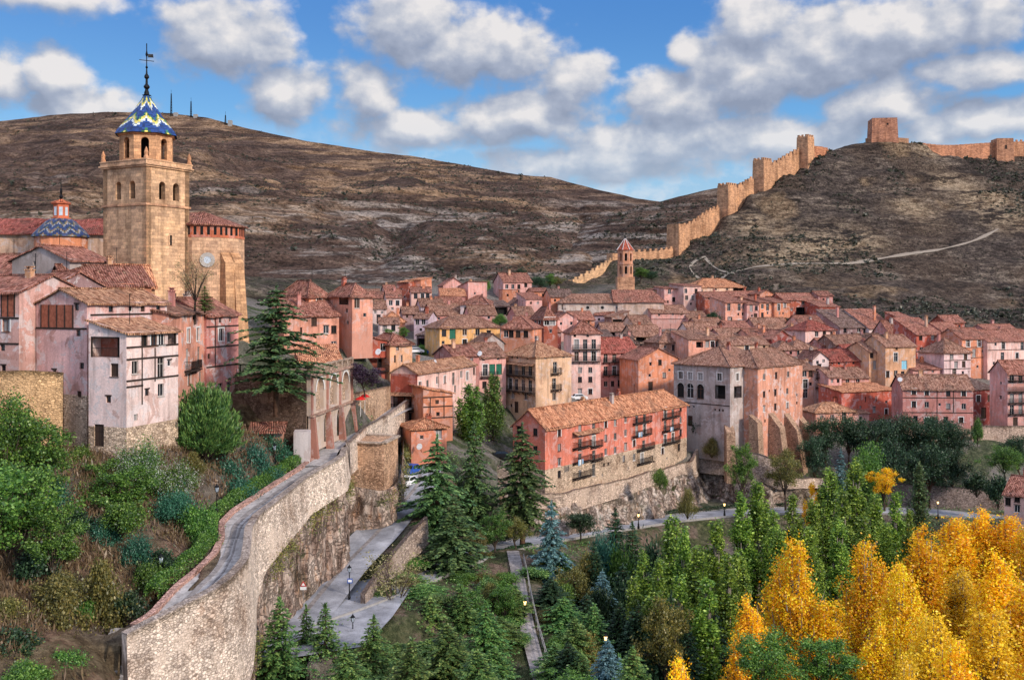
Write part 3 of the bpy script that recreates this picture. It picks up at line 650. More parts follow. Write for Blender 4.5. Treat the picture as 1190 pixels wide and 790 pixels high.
            s = MB(); slab(s, (0,-1.1,-.35), (ue-ua,-1.1,-.35), (ue-ua,-.01,.1), (0,-.01,.1), hid, .1)
            s.build('pent_roof', [M['roof'], M['timber']], root, loc(ua, z), r, color=ROOFC['t'])
        elif kind in 'hT':
            t = MB()
            if kind == 'h':
                a, e = rng2(p)
                for y in q.split(','):
                    ua, z = hit(a, float(y), face); ue = hit(e, float(y), face)[0]; t.box(max(0, ua), -.06, z-.09, min(L, ue), .01, z+.09)
            else:
                ya, yc = rng2(q); k = 0
                for x in p.split(','):
                    u, z1 = hit(float(x), ya, face); z0 = hit(float(x), yc, face)[1]; t.box(u-.07, -.05, z0, u+.07, .01, z1)
            t.build('timber_frame', M['timber'], root, loc(0, 0), r)
        elif kind == 'k': pass
        elif kind in 'PQ':
            a, e = rng2(p); y0, y1 = rng2(q)
            ua, z1 = hit(a, y0, face); z0 = hit(a, y1, face)[1]; ue = hit(e, y0, face)[0]; ua, ue = max(0, ua), min(L, ue)
            s = MB(); s.box(ua, -.03, z0, ue, .01, z1)
            if kind == 'P':
                t = MB(); nn = max(2, round((ue-ua)/1.1))
                for i in range(nn+1):
                    x = ua+(ue-ua)*i/nn; t.box(x-.06, -.07, z0, x+.06, .0, z1)
                t.build('timber_frame', M['timber'], root, loc(0, 0), r)
            s.build('brick_panel' if kind == 'P' else 'painted_panel', M['brick' if kind == 'P' else 'plaster'], root, loc(0, 0), r, color=(*WALLC['red'], .3))
        elif kind == 'c':
            u, z = hit(float(p), float(q), 'F'); chimney(ro, u, d*.5, zt+rh*.4, max(z-zt, rh+.7)+zt, rng)
    if rng.random() < .45 and roof != 'f':
        t = MB(); u, v = rng.uniform(.15, .85)*w, d*.5; z_ = zt+rh*.6; hh = rh*.4+rng.uniform(1.4, 2.6); t.bar((u,v,z_), (u,v,z_+hh), .05)
        for k_ in range(4): t.bar((u-.5+.1*k_,v-.1,z_+hh-.12*k_), (u+.5-.1*k_,v+.1,z_+hh-.12*k_), .03)
        t.build('aerial', M['iron'], ro)
    nch = chim if chim is not None else (1 if rng.random() < .65 and roof != 'f' else 0)
    for i in range(nch):
        u = rng.uniform(.2, .8)*w; v = rng.uniform(.35, .75)*d; chimney(ro, u, v, zt-.1, zt+rh+rng.uniform(.3, .9), rng)
    c = lambda u, v: (A.x+u*ux-v*uy, A.y+u*uy+v*ux)
    FOOT.append((*c(w/2, -.5), zb0-1.0)); FOOT.append((*c(w/2, d), zb0-.4))
    return root
def chimney(ro, x, y, z0, z1, rng):
    s = MB(); a = rng.uniform(.28, .42); s.box(x-a, y-a*.8, z0, x+a, y+a*.8, z1); s.box(x-a-.08, y-a*.8-.08, z1+.002, x+a+.08, y+a*.8+.08, z1+.12, 1)
    for dx in (-.2, .2): s.box(x+dx-.06, y-.2, z1+.122, x+dx+.06, y+.2, z1+.35, 0)
    s.box(x-a-.05, y-.3, z1+.352, x+a+.05, y+.3, z1+.43, 1)
    s.build('chimney', [M['plaster'], M['roof']], ro, color=(*WALLC[rng.choice(['rose', 'brick', 'tan', 'orange', 'grey'])], .4))
# ---------------------------------------------------------------- the houses, one by one (bearings and distances surveyed from the viewpoint)
LG = 'old houses on the rock above the garden slope'
HN = dict(near=True, group=LG, wear=.9)
house(147,97,207,104.3, 386,522,'L103','s',1.2, srgb(226,198,188),'t', "L:g 105-139@391-415;L:w 133@430;L:s 126@464;L:D 115@512;w 168,179,188@395;g 195-205@385-401;w 157@427;d 187@427;s 197@422;s 171@456;w 187@453;h 147-207@404,418,443;h 147-166@450;T 165@386-470;T 180@404-443;s 158@485;k @497", 'tall patched white and lavender house with half-timbered side and corner balcony', chim=0, **HN)
house(42,103,101,100, 351,520,'R194','G',1.4, srgb(200,158,150),'t', "P 48-85@354-380;s 89@357;s 91@387;s 95@425;s 63@433;s 92@458;h 42-101@381;k @456;R:s 129,152,166,184@359;R:h 105-194@354,366", 'tall gabled house with brick infill panels under the gable, beside the lavender house', chim=0, **HN)
house(-62,104,22,101, 338,434,9,'g',1.7, srgb(196,152,140),'r', "P 2-17@341-368;w 7@378;s 3@404;s 4@428;h -60-22@340,369,398", 'rose house with jettied brick panel, cut off at the left edge', **HN)
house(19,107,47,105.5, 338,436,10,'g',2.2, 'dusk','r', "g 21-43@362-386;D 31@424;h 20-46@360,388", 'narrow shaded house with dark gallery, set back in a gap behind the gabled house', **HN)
house(196,108,240,122, 364,458,7,'s',2.0, 'salmon','b', "s 215,225@369;W 219,230@390;d 218,231@416;b 214,226@431;w 220,233@441".replace('b 214,226@431','b 214-227@431'), 'salmon plaster house with white-framed windows, right of the half-timbered side', **HN)
house(240,121,277,128, 365,472,8,'g',2.0, 'rose','r', "s 243@414;W 257@389;w 266@392;s 256,268@372;w 256,266@451;h 240-277@380,404,427;T 250@365-427", 'rose jettied house with timber bands just left of the tall cedar', **HN)
house(14,118,81,115, 302,318,'R128','G',1.7, 'grey','r', "R:s 108,123@316;q 40@306", 'grey gable-ended house with plants along its wall, below the blue dome', near=True, group=LG, chim=0)
house(78,112,176,118, 329,343,8,'g',2.2, 'orange','r', "q 88,101,114,125,137,150,163@334", 'long low orange house with a row of tiny attic windows', near=True, group=LG)
house(126,122,180,125, 331,345,7,'g',2.6, 'tan','o', "s 140,160@338", 'tan-roofed shed against the foot of the bell tower', near=True, group=LG, chim=0)
house(-40,122,22,121, 318,335,10,'g',2.6, 'orange','r', "s 5@326", 'orange house with weathered red roof at the left edge, below the nave', near=True, group=LG)
# around the cedar and the arcaded terrace
CG = 'houses around the terrace and the cedar'
house(325,172,359,167, 342,366,'R383','h',2.4, 'orange','r', "w 343@351;R:W 371@349", 'orange pavilion with hipped tile roof and white arched window', near=True, group=CG)
house(330,160,394,165, 366,412,6,'s',2.6, 'salmon','r', "w 379,388@383;w 365@374;w 388@401;w 365@402;l 350@385", 'broad salmon house wing half hidden behind the tall cedar', near=True, group=CG)
house(382,170,409,164, 342,394,'R433','h',1.8, 'salmon','r', "g 394-405@344-354;s 403@361;s 404@375;R:d 415@350;R:s 424@366", 'tall salmon tower house with dark loggia under its eaves', near=True, group=CG)
house(374,170,452,174, 397,436,8,'G',1.6, 'red','r', "w 402,411@404;w 428@405;w 445@403;g 427-451@416-428;D 417@425;b 428-452@431", 'low wide red house with four small windows and shaded gallery', near=True, group=CG)
house(453,173,479,176, 399,440,8,'h',1.6, 'tan','r', "l 459,467@417;s 462@405;l 472@430", 'tan corner house with hipped roof joined to the low red house', near=True, group=CG)
house(350,141,398,143, 421,440,7,'s',2.2, 'orange','o', "s 372@428", 'orange-roofed outbuilding behind the arcaded terrace parapet', near=True, group=CG, chim=0)
house(485,163,553,186, 433,502,'L454','g',1.3, 'lpink','t', "d 488@451;w 497@446;w 508@442;w 517@441;d 527@440;w 536@435;W 543@437;w 551@431;s 500@470;w 512@461;w 529@452;L:Q 454-485@434-456;L:g 457-483@460-473;L:b 456-485@476;L:n 454-486@456;L:s 464@439;L:w 461,478@484;L:D 470@497", 'long pink house with red gable over a wooden gallery', near=True, group=CG)
house(492,158,526,160, 457,492,6,'R',1.0, 'orange','o', "s 508@467;s 509@481;h 492-526@462,473,486;T 500,516@462-486", 'small orange timber-laced house in front of the long pink house', near=True, group=CG)
house(478,152,519,154, 497,522,6,'h',1.0, srgb(206,128,98),'o', "w 510@505;s 490@508;h 478-519@500", 'lowest orange cottage beside the street below the long pink house', near=True, group=CG)
house(527,189,557,192, 413,440,8,'g',1.8, 'rose','r', "s 535,548@419;d 550@430", 'rose house wedged between the long pink house and the next roofs', group=CG)
house(556,193,588,196, 414,458,9,'g',2.4, 'pink','b', "s 562,579@417;d 564@430;v 572,580@429;b 558-577@438;w 563,579@447", 'pink house with green shutters left of the grey balconied block', near=True, group=CG)
house(586,198,622.5,191, 411,484,'R664','h',2.6, srgb(204,166,134),'t', "s 595,601,613@413;n 587-622@420;d 593,600,608,616@428;b 587-622@435;d 593,600,608,616@446;b 587-622@453;w 596,611@459;D 600@473;s 594@471;R:s 634,655@413;R:d 645@427;R:d 644@446;R:w 644@461;R:b 640-650@434;R:b 640-650@453", 'tall tan corner block with two long iron balconies across its grey side', near=True, group='large blocks in the middle of the town')
house(664,228,698,229, 386,463,9,'h',2.6, 'lpink','r', "s 668,683@390;b 665-697@406;d 670,680,690@400;b 665-697@420;d 670,680,690@414;w 674,686@430;w 674,686@441;w 674,686@455", 'tall whitish pink house with two rows of balconies, left of the pink-red house', near=True, group='large blocks in the middle of the town')
house(698,236,742,240, 409,458,10,'g',3.2, 'rose','k', "b 700-741@421;d 704,714,724,734@416;b 700-741@436;d 704,714,724,734@431;w 704,712,720,728,736@446", 'rose-red house with red roof and two full-width purple balconies', near=True, group='large blocks in the middle of the town')
house(742,228,788,232, 417,458,9,'G',2.4, 'orange','r', "s 756@423;w 767@421;s 755@436;w 772@436;D 756@449;s 778@430", 'orange gabled house squeezed left of the grey palace', near=True, group='large blocks in the middle of the town')
# the long red building
house(633.5,168,798,207, 497,571,'L596','hr',2.9, srgb(210,122,100),'o', "w 650@503;d 674@500;d 690@498;w 704@493,509,525;w 715@491,507,523;w 727@487,503,519;w 650@520,537;w 650@551;b 665-684@521;b 686-697@519;d 674,690@517;b 665-684@538;b 686-697@535;d 674,690@534;b 665-684@556;w 674@550;d 690@546;n 665-697@503;s 702,707@540;b 735-754@492;d 740,749@486;b 735-754@507;d 740,749@501;w 737@515;d 748@518;b 740-757@523;w 725@533;w 737@531;d 746@533;b 740-755@539;b 769-787@486;d 773,782@480;b 769-787@501;d 773,782@495;b 769-787@516;d 773,782@511;w 791@474,488,503;w 770@524;w 789@520;q 730,745,760,775,700@545;k @546;L:w 603,622@500;L:w 603,622@520", 'long brick-red apartment building with stacked dark balconies above a pale stone base', name='apartment_building', cat='building', near=True, group='large blocks in the middle of the town', chim=3, wear=.35)
# the palace
PALG = 'large blocks in the middle of the town'
house(783,214.5,848.5,204.6, 421,512,'R905','h',3.4, 'grey','b', "W 791,802,814@436;a 791,802,814@453;W 836@438;g 831-843@447-463;q 831,836,840@476;q 801,806@472;D 802@489;h 783-848@466;R:W 857@438;R:g 853-862@449-463", 'grey palace wing with three arched openings and hipped tile roof', name='palace', cat='palace', near=True, group=PALG, wear=.6, chim=1)
PB = house(880.5,206,932.5,219.6, 425.5,551,9,'h',3.2, srgb(210,148,122),'b', "w 888,902,916@438;w 888,901,915@458;q 894,907@454;w 888,901,915@475;s 889,913@489;s 926@459,468;D 891@544".replace('891,@','891@'), 'salmon palace wing standing on tall stone buttresses', name='palace', cat='palace', near=True, group=PALG, wear=.7, chim=1)
# rear of the town, left
T_ = dict(chim=None)
house(447,345,460,346, 337,350,8,'g',1.8,'pink','r',"s 453@341",'tiny pink house at the far upper left end of the town')
house(461,329,475,327, 327.5,354,7,'s',.8,'brick','o',"s 466@336;s 470@345",'left of the two brick-orange tower houses below the bare hill', chim=0)
house(475.5,331,489,329, 325,354,7,'s',.9,'orange','o',"s 482@335;s 485@344",'right of the two brick-orange tower houses below the bare hill', chim=0)
house(478,318,501,319, 339,353,8,'g',1.6,'lpink','r',"w 483,491,497@344;s 486@349",'pale pink house standing in front of the two tower houses')
house(515,338,540,340, 331,345,9,'G',2.4,'pink','r',"s 523,532@336",'pink gabled house with orange lean-to at the top of the town')
house(512,328,541,329, 343,354,8,'s',2.4,'rose','o',"s 521,534@348",'rose house with bright orange lean-to roof, below the pink gable')
house(544,334,566,338, 334,350,9,'S',2.0,'pink','r',"s 552@341;s 560@343",'pink house with stepped gable left of the bare green slope')
house(428,318,447,319, 346,358,8,'g',2.0,'cream','r',"s 433,441@350",'cream house with brown roof right behind the salmon tower house')
house(449,309,467,310, 345,364,8,'g',2.4,'lpink','r',"w 454,462@352;s 456@359",'square light pink house with faded wall among the upper left roofs')
house(431,300,449,301, 358,374,8,'g',2.2,'white','b',"s 436,444@363;w 440@369",'whitish house with green shade below the cream house')
house(446,288,471,290, 373,388,9,'h',2.6,'orange','o',"s 452,464@377",'orange house with glowing hipped roof above the grey house')
house(441,276,464,277, 376,394,8,'g',1.6,'white','b',"w 447,457@381;s 452@389",'grey-white house with two windows above the parked cars')
house(468,296,487,297, 364,380,8,'g',2.0,'dusk','b',"s 473,481@368",'dusky house with low brown roof left of the lavender house')
house(481,286,498,285, 369,390,8,'g',1.8,'lav','b',"w 485,492@374;s 489@383",'lavender house with two upright windows left of the yellow house')
house(502,300,540,304, 365,380,9,'g',3.2,'rose','b',"s 510,522,533@370",'broad house with wide brown roof above the yellow house')
house(508,318,538,320, 354,367,8,'g',2.6,'brown','r',"s 515,530@358",'brown house with patched roof in the upper left rows')
house(535,303,568,300, 353,374,8,'h',2.6,'white','r',"w 541@360;l 553@360;w 562@361",'pale grey-white house with hipped roof above the dark shed')
house(566,301,592,303, 355,369,7,'s',1.6,'dusk','d',"G 568-590@357-366",'open dark shed with grey roof right of the pale house', name='shed', cat='shed', chim=0)
house(511,239,581,246, 380,420,10,'h',2.8,'yellow','b',"w 516@387;v 526@388;w 540@386;w 555@386;s 515@398;w 540@398;w 555@398;s 549@409;w 568@388",'wide yellow house with a green shutter and brown hipped roof')
house(484,252,499,251, 389,406,7,'s',1.0,'dusk','d',"G 485-498@393-402",'dark garage with open front above the parked cars', name='garage', cat='garage', chim=0)
house(582,235,619,233, 380,402,9,'h',2.6,'orange','r',"w 588,594@388;w 602,611@388",'orange house with pyramid roof right of the yellow house')
house(585,352,618,356, 327,345,10,'g',3.2,'pink','r',"w 589,596,603@333;w 590,602@340;w 611@331;s 612@340",'pink and cream villa highest at the back, beside dark trees')
house(584,330,602,331, 337,353,7,'f',.5,'orange','o',"s 590@343;s 597@347",'cube-shaped orange house with flat top below the villa', chim=0)
house(594,318,612,319, 353,367,8,'G',1.8,'dusk','b',"G 596-607@355-362",'small house with dark open attic under a brown gable')
house(611,312,630,314, 347,360,8,'s',2.0,'pink','r',"s 617,625@352",'pink house with sloping roof left of the church')
house(618,325,637,326, 338,352,8,'g',1.0,'orange','r',"s 624,631@343",'bright orange house with low roof behind the pink sloping one')
house(640,318,666,320, 344,360,8,'g',2.3,'orange','d',"s 645,652@349;s 660@351",'orange house with grey roof behind the church apse')
house(618,258,632,251, 368,402,'R648','h',2.6,'brick','r',"w 622,627@372;R:W 635,642@372;R:s 640@385",'brick-brown tower house with orange lit face and small hipped roof')
house(560,232,586,234, 398,414,8,'G',2.0,'grey','b',"s 566@404;s 578@404",'grey gable above the pink house with green shutters')
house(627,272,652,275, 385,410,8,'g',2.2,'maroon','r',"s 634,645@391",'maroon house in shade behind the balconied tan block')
house(600,290,622,292, 366,384,8,'g',2.4,'rose','b',"s 606,615@371",'rose house with brown roof above the pyramid-roofed house')
house(646,288,672,290, 371,392,8,'G',2.0,'pink','r',"s 652,664@376",'pink gable peeping over the roof of the tall whitish house')
# rear of the town, centre
house(772,344,794,346, 335,357,9,'s',.8,'pink','r',"w 778@339;w 783@348;l 789@343;s 776@351",'left of the twin tall pink houses beside the church roof', chim=0)
house(794.5,342,815,345, 332,356,9,'s',.9,'lpink','r',"w 797,809@338;w 798,805@346;s 803@353",'right of the twin tall pink houses, with grey side wall', chim=0)
house(762,350,772,351, 337,356,8,'s',.7,'cream','r',"s 767@345",'thin cream house left of the twin pink houses', chim=0)
house(730,320,757,322, 353,369,8,'s',2.2,'orange','r',"G 732-741@354-359;G 744-755@354-359;s 737,750@364",'orange house with two dark attic openings under the church roof', chim=0)
house(691,311,713,310, 365,384,8,'g',1.8,'lav','r',"s 696,706@371;s 707@378",'bluish lavender house below the church windows')
house(711,300,731,301, 368,392,8,'L',1.8,'brown','b',"g 712-723@371-375;s 716@384;w 727@382",'brown stone house with slanting dark opening below the church')
house(757,309,800,312, 363,378,9,'g',2.2,'pink','b',"s 766@366;s 782@364;s 792@364;h 757-800@371",'long pink house with brown roof below the twin pink houses')
house(736,290,758,292, 376,390,8,'g',2.4,'cream','b',"s 742,752@380",'small cream house with broad brown roof in the town centre')
house(737,276,771,279, 390,406,9,'g',2.8,'cream','b',"G 739-751@391-398;G 754-767@391-398;s 745,760@402",'cream house with a pair of black attic openings in the centre')
house(766,267,802,270, 397,416,9,'h',3.0,'brown','b',"w 783@404;w 790@404;s 773@403",'brown stone house with large hipped roof right of the black attic openings')
house(690,262,714,263, 392,412,8,'s',1.8,'dusk','d',"G 701-711@385-391;s 696,706@399",'dusky stone house with dark shed opening above the red roof', chim=0)
house(809,352,866,358, 333,346,11,'h',3.0,'cream','o',"s 816@338;s 832,845@336;g 852-865@334-341",'large cream house with bright tan roof and corner gallery at the top')
house(819,338,851,341, 345,364,10,'g',1.8,'brick','r',"s 824@346;s 838,846@345;s 830@355",'dark brick-red house with blank gable below the large cream house')
house(843,322,868,326, 351,381,8,'s',1.8,'salmon','r',"d 847@357;d 859@357;w 865@356;s 858,863@365;W 860,865@375;D 849@373",'salmon house with four window rows, leftmost of the sunny terrace')
house(868,324,882,326, 353,380,8,'s',1.6,'pink','r',"d 873@358;w 879@358;s 874@367;D 878@369",'narrow pink house second in the sunny terrace')
house(882.5,326,898,329, 351,374,8,'s',1.6,'orange','r',"w 886@356;d 892@357;w 886@366;s 892@364",'orange house third in the sunny terrace, with tall window')
house(900,328,918,332, 351,372,8,'s',1.6,'orange','r',"d 905@357;w 912@355;s 906,910@364",'orange house with brown roof at the right end of the sunny terrace')
house(851,345,882,348, 344,354,8,'g',1.8,'rose','r',"s 858,868,876@348",'rose house with red roof above the sunny terrace')
house(883,342,899,344, 341,352,7,'G',1.2,'orange','r',"G 889-896@344-349",'orange house with open roof terrace behind the sunny terrace')
house(800,310,823,312, 370,380,8,'g',2.2,'pink','b',"s 806,815@373",'squat pink house with wide brown roof beside green bushes')
house(801,288,838,291, 386,398,8,'g',2.8,'white','b',"s 812,826@390",'whitish house under a broad dark brown roof in the centre')
house(833,285,862,287, 387,400,8,'s',1.8,'orange','r',"s 842@391;s 850@390;D 860@392",'orange house with roof terrace above the glazed gallery house')
house(800,262,842,266, 394,416,9,'s',2.0,'salmon','b',"G 809-817@397-404;w 822,828,834@400",'salmon house with glazed dark attic windows in front of the palace roof')
house(842,262,894,266, 400,412,8,'g',1.8,'cream','b',"w 851@403;w 868@403;s 880@403;s 888@404",'long low cream house with several windows behind the palace')
house(880,312,919,316, 382,398,9,'g',3.4,'rose','b',"s 888,900,911@386",'rose house under a very wide brown roof in the right centre')
house(880,284,900,286, 388,408,8,'s',1.6,'salmon','r',"G 889-897@386-391;s 885,894@396",'salmon house with dark roof opening beside the maroon house')
house(897,272,921,276, 393,416,8,'G',2.2,'maroon','r',"s 904,914@398",'maroon gabled house with patchy walls right behind the palace')
house(871,298,886,300, 389,402,7,'g',1.6,'pink','b',"s 876@393",'little pink house between orange roofs near the maroon gable')
# right part of the town
house(910,334,951,338, 348,374,9,'g',2.2,'brick','r',"w 933,944@351;g 925-948@357-366;s 920@360;b 925-949@366",'dark brick house with long shaded balcony at the top right')
house(952,328,976,330, 356,374,9,'s',2.0,'red','r',"s 960@361;s 970@361;s 964@368",'red house with orange gable at the right end of the top row')
house(951,338,968,339, 343,356,8,'g',1.4,'rose','r',"s 957@348",'rose attic house behind the red house of the top row')
house(976,302,1010,306, 380,398,11,'s',5.2,'dusk','d',"w 982@383;w 998@382;d 1004@382;s 990@388",'dusky house under a very large dark grey roof')
house(1010,304,1041,308, 381,396,11,'s',5.6,'white','r',"w 1021@385;s 1033@385",'whitewashed house under a large red sloping roof')
house(936,282,971,286, 383,406,9,'h',2.6,'lpink','k',"w 949@388;w 958@386;s 966@387;s 950@395;s 962@395",'pale pink house with red hipped roof and dark square window')
house(913,290,937,292, 387,402,8,'h',2.0,'orange','b',"s 920,929@391",'orange house with grey-brown hipped roof left of the pale pink house')
house(920,262,950,264, 405,424,8,'h',2.2,'cream','b',"w 927@410;s 937@409;w 944@410",'cream house with dark open attic, lower right of the maroon gable')
house(944,246,963,247, 417,434,8,'G',1.8,'white','r',"s 950@421;s 957@419;w 952@427",'white-walled gable house above stacked balconies')
house(931,239,946,240, 429,466,8,'g',1.8,'salmon','b',"w 935,942@434;d 936@446;s 942@446;d 936@457",'narrow salmon house directly right of the palace')
house(946.5,240,963,241, 431,466,8,'s',1.4,'lpink','b',"d 952,959@435;b 947-963@439;d 952,959@447;b 947-963@450;w 953@459",'slim pale house with three balconies right of the narrow salmon house')
house(963,236,978,237, 437,468,8,'g',1.8,'pink','b',"s 967,974@443;s 967,974@452",'pink house with four small windows right of the slim pale house')
house(962,252,1002,255, 419,440,9,'g',2.6,'red','k',"s 967,975,983,992@422;s 968,985@431",'brick-red house with wide red roof and many small windows')
house(979,240,1010,243, 439,460,8,'g',2.2,'pink','b',"w 985@444;w 997@443;s 990@451;h 979-1010@447",'pink house with pale balustrade below the brick-red house')
house(971,272,1010,276, 400,418,9,'g',2.4,'brown','b',"g 977-985@402-408;w 992,999@405;s 983,992@411;g 1001-1009@402-408",'brown timber house with two dark galleries in the right rows')
house(955,276,975,277, 401,416,8,'g',1.8,'rose','r',"s 961,969@405",'rose house with small roof below the pale pink house')
house(1010,252,1029,254, 408,446,9,'g',2.2,'tan','b',"w 1013,1024@412;d 1017@424;p 1015,1022@434",'tan house with blue balcony panes left of the beige house')
house(1029,250,1064,254, 402,450,9,'g',2.6,'tan','b',"s 1042@405;d 1041@415;p 1038@424;p 1051@424;w 1031@435;w 1041@434;w 1049@435",'beige house with two bright blue panes under a brown roof')
house(1036,288,1063,291, 391,408,9,'g',4.6,'rose','r',"s 1043,1050,1058@395",'rose house with steep red-brown roof above the beige house')
house(1050,304,1066,306, 371,386,8,'s',2.2,'brick','r',"G 1053-1063@366-369;s 1058@378",'small brick attic house at the crest of the right rows', chim=0)
house(1065,272,1095,275, 388,436,9,'s',4.2,'red','r',"w 1070@391;w 1084@391;d 1071@408;s 1082@404;s 1068,1079@416",'tall red house with blank maroon lower wall under a steep roof')
house(1061,252,1097,255, 429,446,8,'s',2.0,'pink','r',"w 1071@432;s 1084@431",'low pink house below the tall red house')
house(1095,280,1119,283, 385,410,9,'g',2.4,'rose','r',"d 1101@390;s 1112@388;W 1101@397",'rose house with French window and white chimney at the right')
house(1097,254,1128,257, 409,446,9,'h',3.4,srgb(226,190,184),'b',"w 1106@414;w 1122@414;w 1111@424;w 1120@423;d 1109@433;s 1119@433;h 1097-1128@419,429;T 1104@409-440",'patchy pink and white house with exposed brickwork, above the big rose house')
house(1118,266,1148,270, 393,436,9,'g',2.6,'orange','r',"W 1125,1138@399;d 1132@410;s 1142@408;s 1136,1143@426;h 1118-1148@404,416",'orange house with two pale blinds right of the patchy house')
house(1147.5,268,1206,275, 396,440,10,'g',2.8,'lpink','r',"s 1157@400;d 1166@401;d 1188@402;d 1165@414;w 1182@413;s 1155@422;h 1148-1205@407",'long pinkish-grey house with tall windows at the right edge')
house(1171,222,1240,225, 433,497,6,'g',2.6,'pink','r',"L:s 1163@445;L:s 1163@462;b 1171-1235@442;d 1176,1186,1200,1215@437;b 1171-1235@455;d 1176,1186,1200,1215@450;b 1171-1235@468;d 1176,1186,1200,1215@463;b 1171-1235@481;d 1176,1186,1200,1215@476;D 1180@492",'pink balconied apartment block cut off at the right edge', name='apartment_building', cat='building', near=True)
house(1049,222,1131,221, 451,512,'L1036','g',2.8,'rose','b',"w 1062@454;w 1077@456;w 1102@457;w 1120@457;w 1062,1077@470;w 1102,1120@472;s 1092@470;w 1064@487;w 1077@488;w 1099@488;w 1117@488;h 1049-1131@462,479;T 1089@451-512;T 1108@451-480;k @497",'big rose house with a grid of dark windows over dark trees', name='house', near=True)
house(978,230,1040,236, 455,486,8,'s',1.2,'red','o',"l 1006,1018@464;s 1000@473;s 1030@467;w 1016@476;w 1030@478",'curved-top red house left of the big rose house', near=True, chim=0)
house(948,226,993,228, 478,494,7,'h',1.6,'salmon','t',"w 967@485;d 981@485;s 955@484",'small salmon cottage with tan roof left of the curved-top red house', near=True)
house(993,228,1010,229, 480,496,7,'s',1.2,'pink','b',"s 1000@486",'tiny pink lean-to beside the salmon cottage', chim=0)
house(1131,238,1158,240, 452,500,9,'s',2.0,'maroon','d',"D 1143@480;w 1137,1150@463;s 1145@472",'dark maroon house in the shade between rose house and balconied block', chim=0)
house(1167,176,1216,171, 572,608,8,'g',2.6,'lpink','r',"w 1182@578;w 1182@591;w 1171@583;w 1196@580;",'white-pink riverside house at the lower right edge', near=True)
for a in [(1003,283,1030,285, 397,412,8,'g',2.2,'brown','b',"w 1009,1022@402;s 1015@409",'brown house with two dark windows left of the steep rose roof'),
 (700,287,727,288, 384,398,8,'g',2.2,'dusk','b',"G 704-715@386-391;s 721@390",'dusky house with black attic opening above the crimson roof'),
 (722,266,742,267, 398,413,8,'h',2.0,'brown','d',"w 728@404;s 736@404",'small brown house right of the crimson roof'),
 (838,278,871,281, 391,403,8,'g',2.2,'rose','b',"G 843-854@393-398;s 862@396",'rose house with dark attic slot behind the long cream house'),
 (872,276,899,279, 391,404,8,'g',2.0,'salmon','r',"w 879,890@397;s 885@402",'salmon house in front of the patchy maroon gable'),
 (654,302,691,305, 371,386,9,'g',2.4,'orange','r',"s 662,673,684@375",'orange house directly under the left part of the church wall'),
 (546,282,577,284, 365,378,8,'g',2.4,'rose','b',"s 553,568@369",'rose house under broad brown roof, just above the yellow house'),
 (489,310,516,312, 355,367,8,'g',2.2,'lav','b',"s 496,508@359",'lilac house between the two tower houses and the wide brown roof'),
 (419,333,441,334, 342,352,8,'g',1.8,'rose','b',"s 426,435@346",'low rose house at the far left end of the upper rows'),
 (929,302,957,304, 375,388,8,'g',2.2,'salmon','r',"G 934-942@377-381;s 950@379",'salmon house with dark attic opening above the pale pink house'),
 (904,260,926,261, 405,418,8,'h',1.8,'rose','b',"w 910@410;s 919@410",'rose cottage touching the palace roof at its right end'),
 (1099,303,1121,304, 374,388,8,'g',2.0,'brick','r',"s 1106,1115@379",'brick-coloured house peeping over the roofs at the right crest'),
 (1150,292,1187,296, 386,400,9,'g',2.2,'rose','r',"s 1158,1170,1181@390",'rose house behind the long pinkish-grey house at the right edge'),
 (597,278,620,278, 377,388,8,'g',2.2,'salmon','r',"s 604,614@380",'salmon house right behind the pyramid-roofed orange house'),
 (812,300,842,303, 378,390,8,'g',2.2,'salmon','b',"w 820,833@383",'salmon house with brown roof under the green bushes'),
 (846,296,872,298, 380,391,8,'g',1.8,'orange','r',"s 852,864@384;G 854-861@383-388",'orange house with small terrace opening below the sunny terrace'),
 (986,262,1012,264, 410,424,8,'g',2.0,'rose','k',"w 993@415;w 1004@415",'rose house with reddish roof left of the blue balcony panes')]: house(*a)
# ---------------------------------------------------------------- ground
CTRL = []
def cp(*pts):
    for px, py, Y in pts: v = P(px, py, Y); CTRL.append((v.x, v.y, v.z))
def cz(*pts): CTRL.extend(pts)
# garden slope on the left (bearing, height in the photo, distance)
cp((120,522,99),(60,522,99),(0,500,96),(-80,500,96),(210,520,104),(240,545,110),(290,520,120),(330,512,126),(0,600,84),(100,600,89),(200,600,96),(250,590,102),
   (0,690,74),(100,690,79),(160,660,83),(0,790,66),(60,790,66),(110,770,68),(-80,640,78),(-150,790,62),(240,640,91),(300,570,108),(345,545,117),(-200,560,90))
cz((-60,40,-27),(-25,45,-36),(-33,58,-29),(-30,66,-29.2),(-28,66,-32))
# behind the old houses up to the cathedral
cz((-46,116,-6),(-62,116,-6),(-40,132,-5),(-60,135,-3),(-90,120,-4),(-36,130,-8),(-30,147,-10),(-50,170,-4),(-90,170,0),(-120,250,6),(-60,230,0),(-60,300,4),(-130,350,14),(-33,114,-14),(-28,118,-18.0),(-31,122,-17.5),(-26,119,-19),(-35,124,-13),(-30,134,-10.6),(-26,136,-10.6),(-24,142,-10.8))
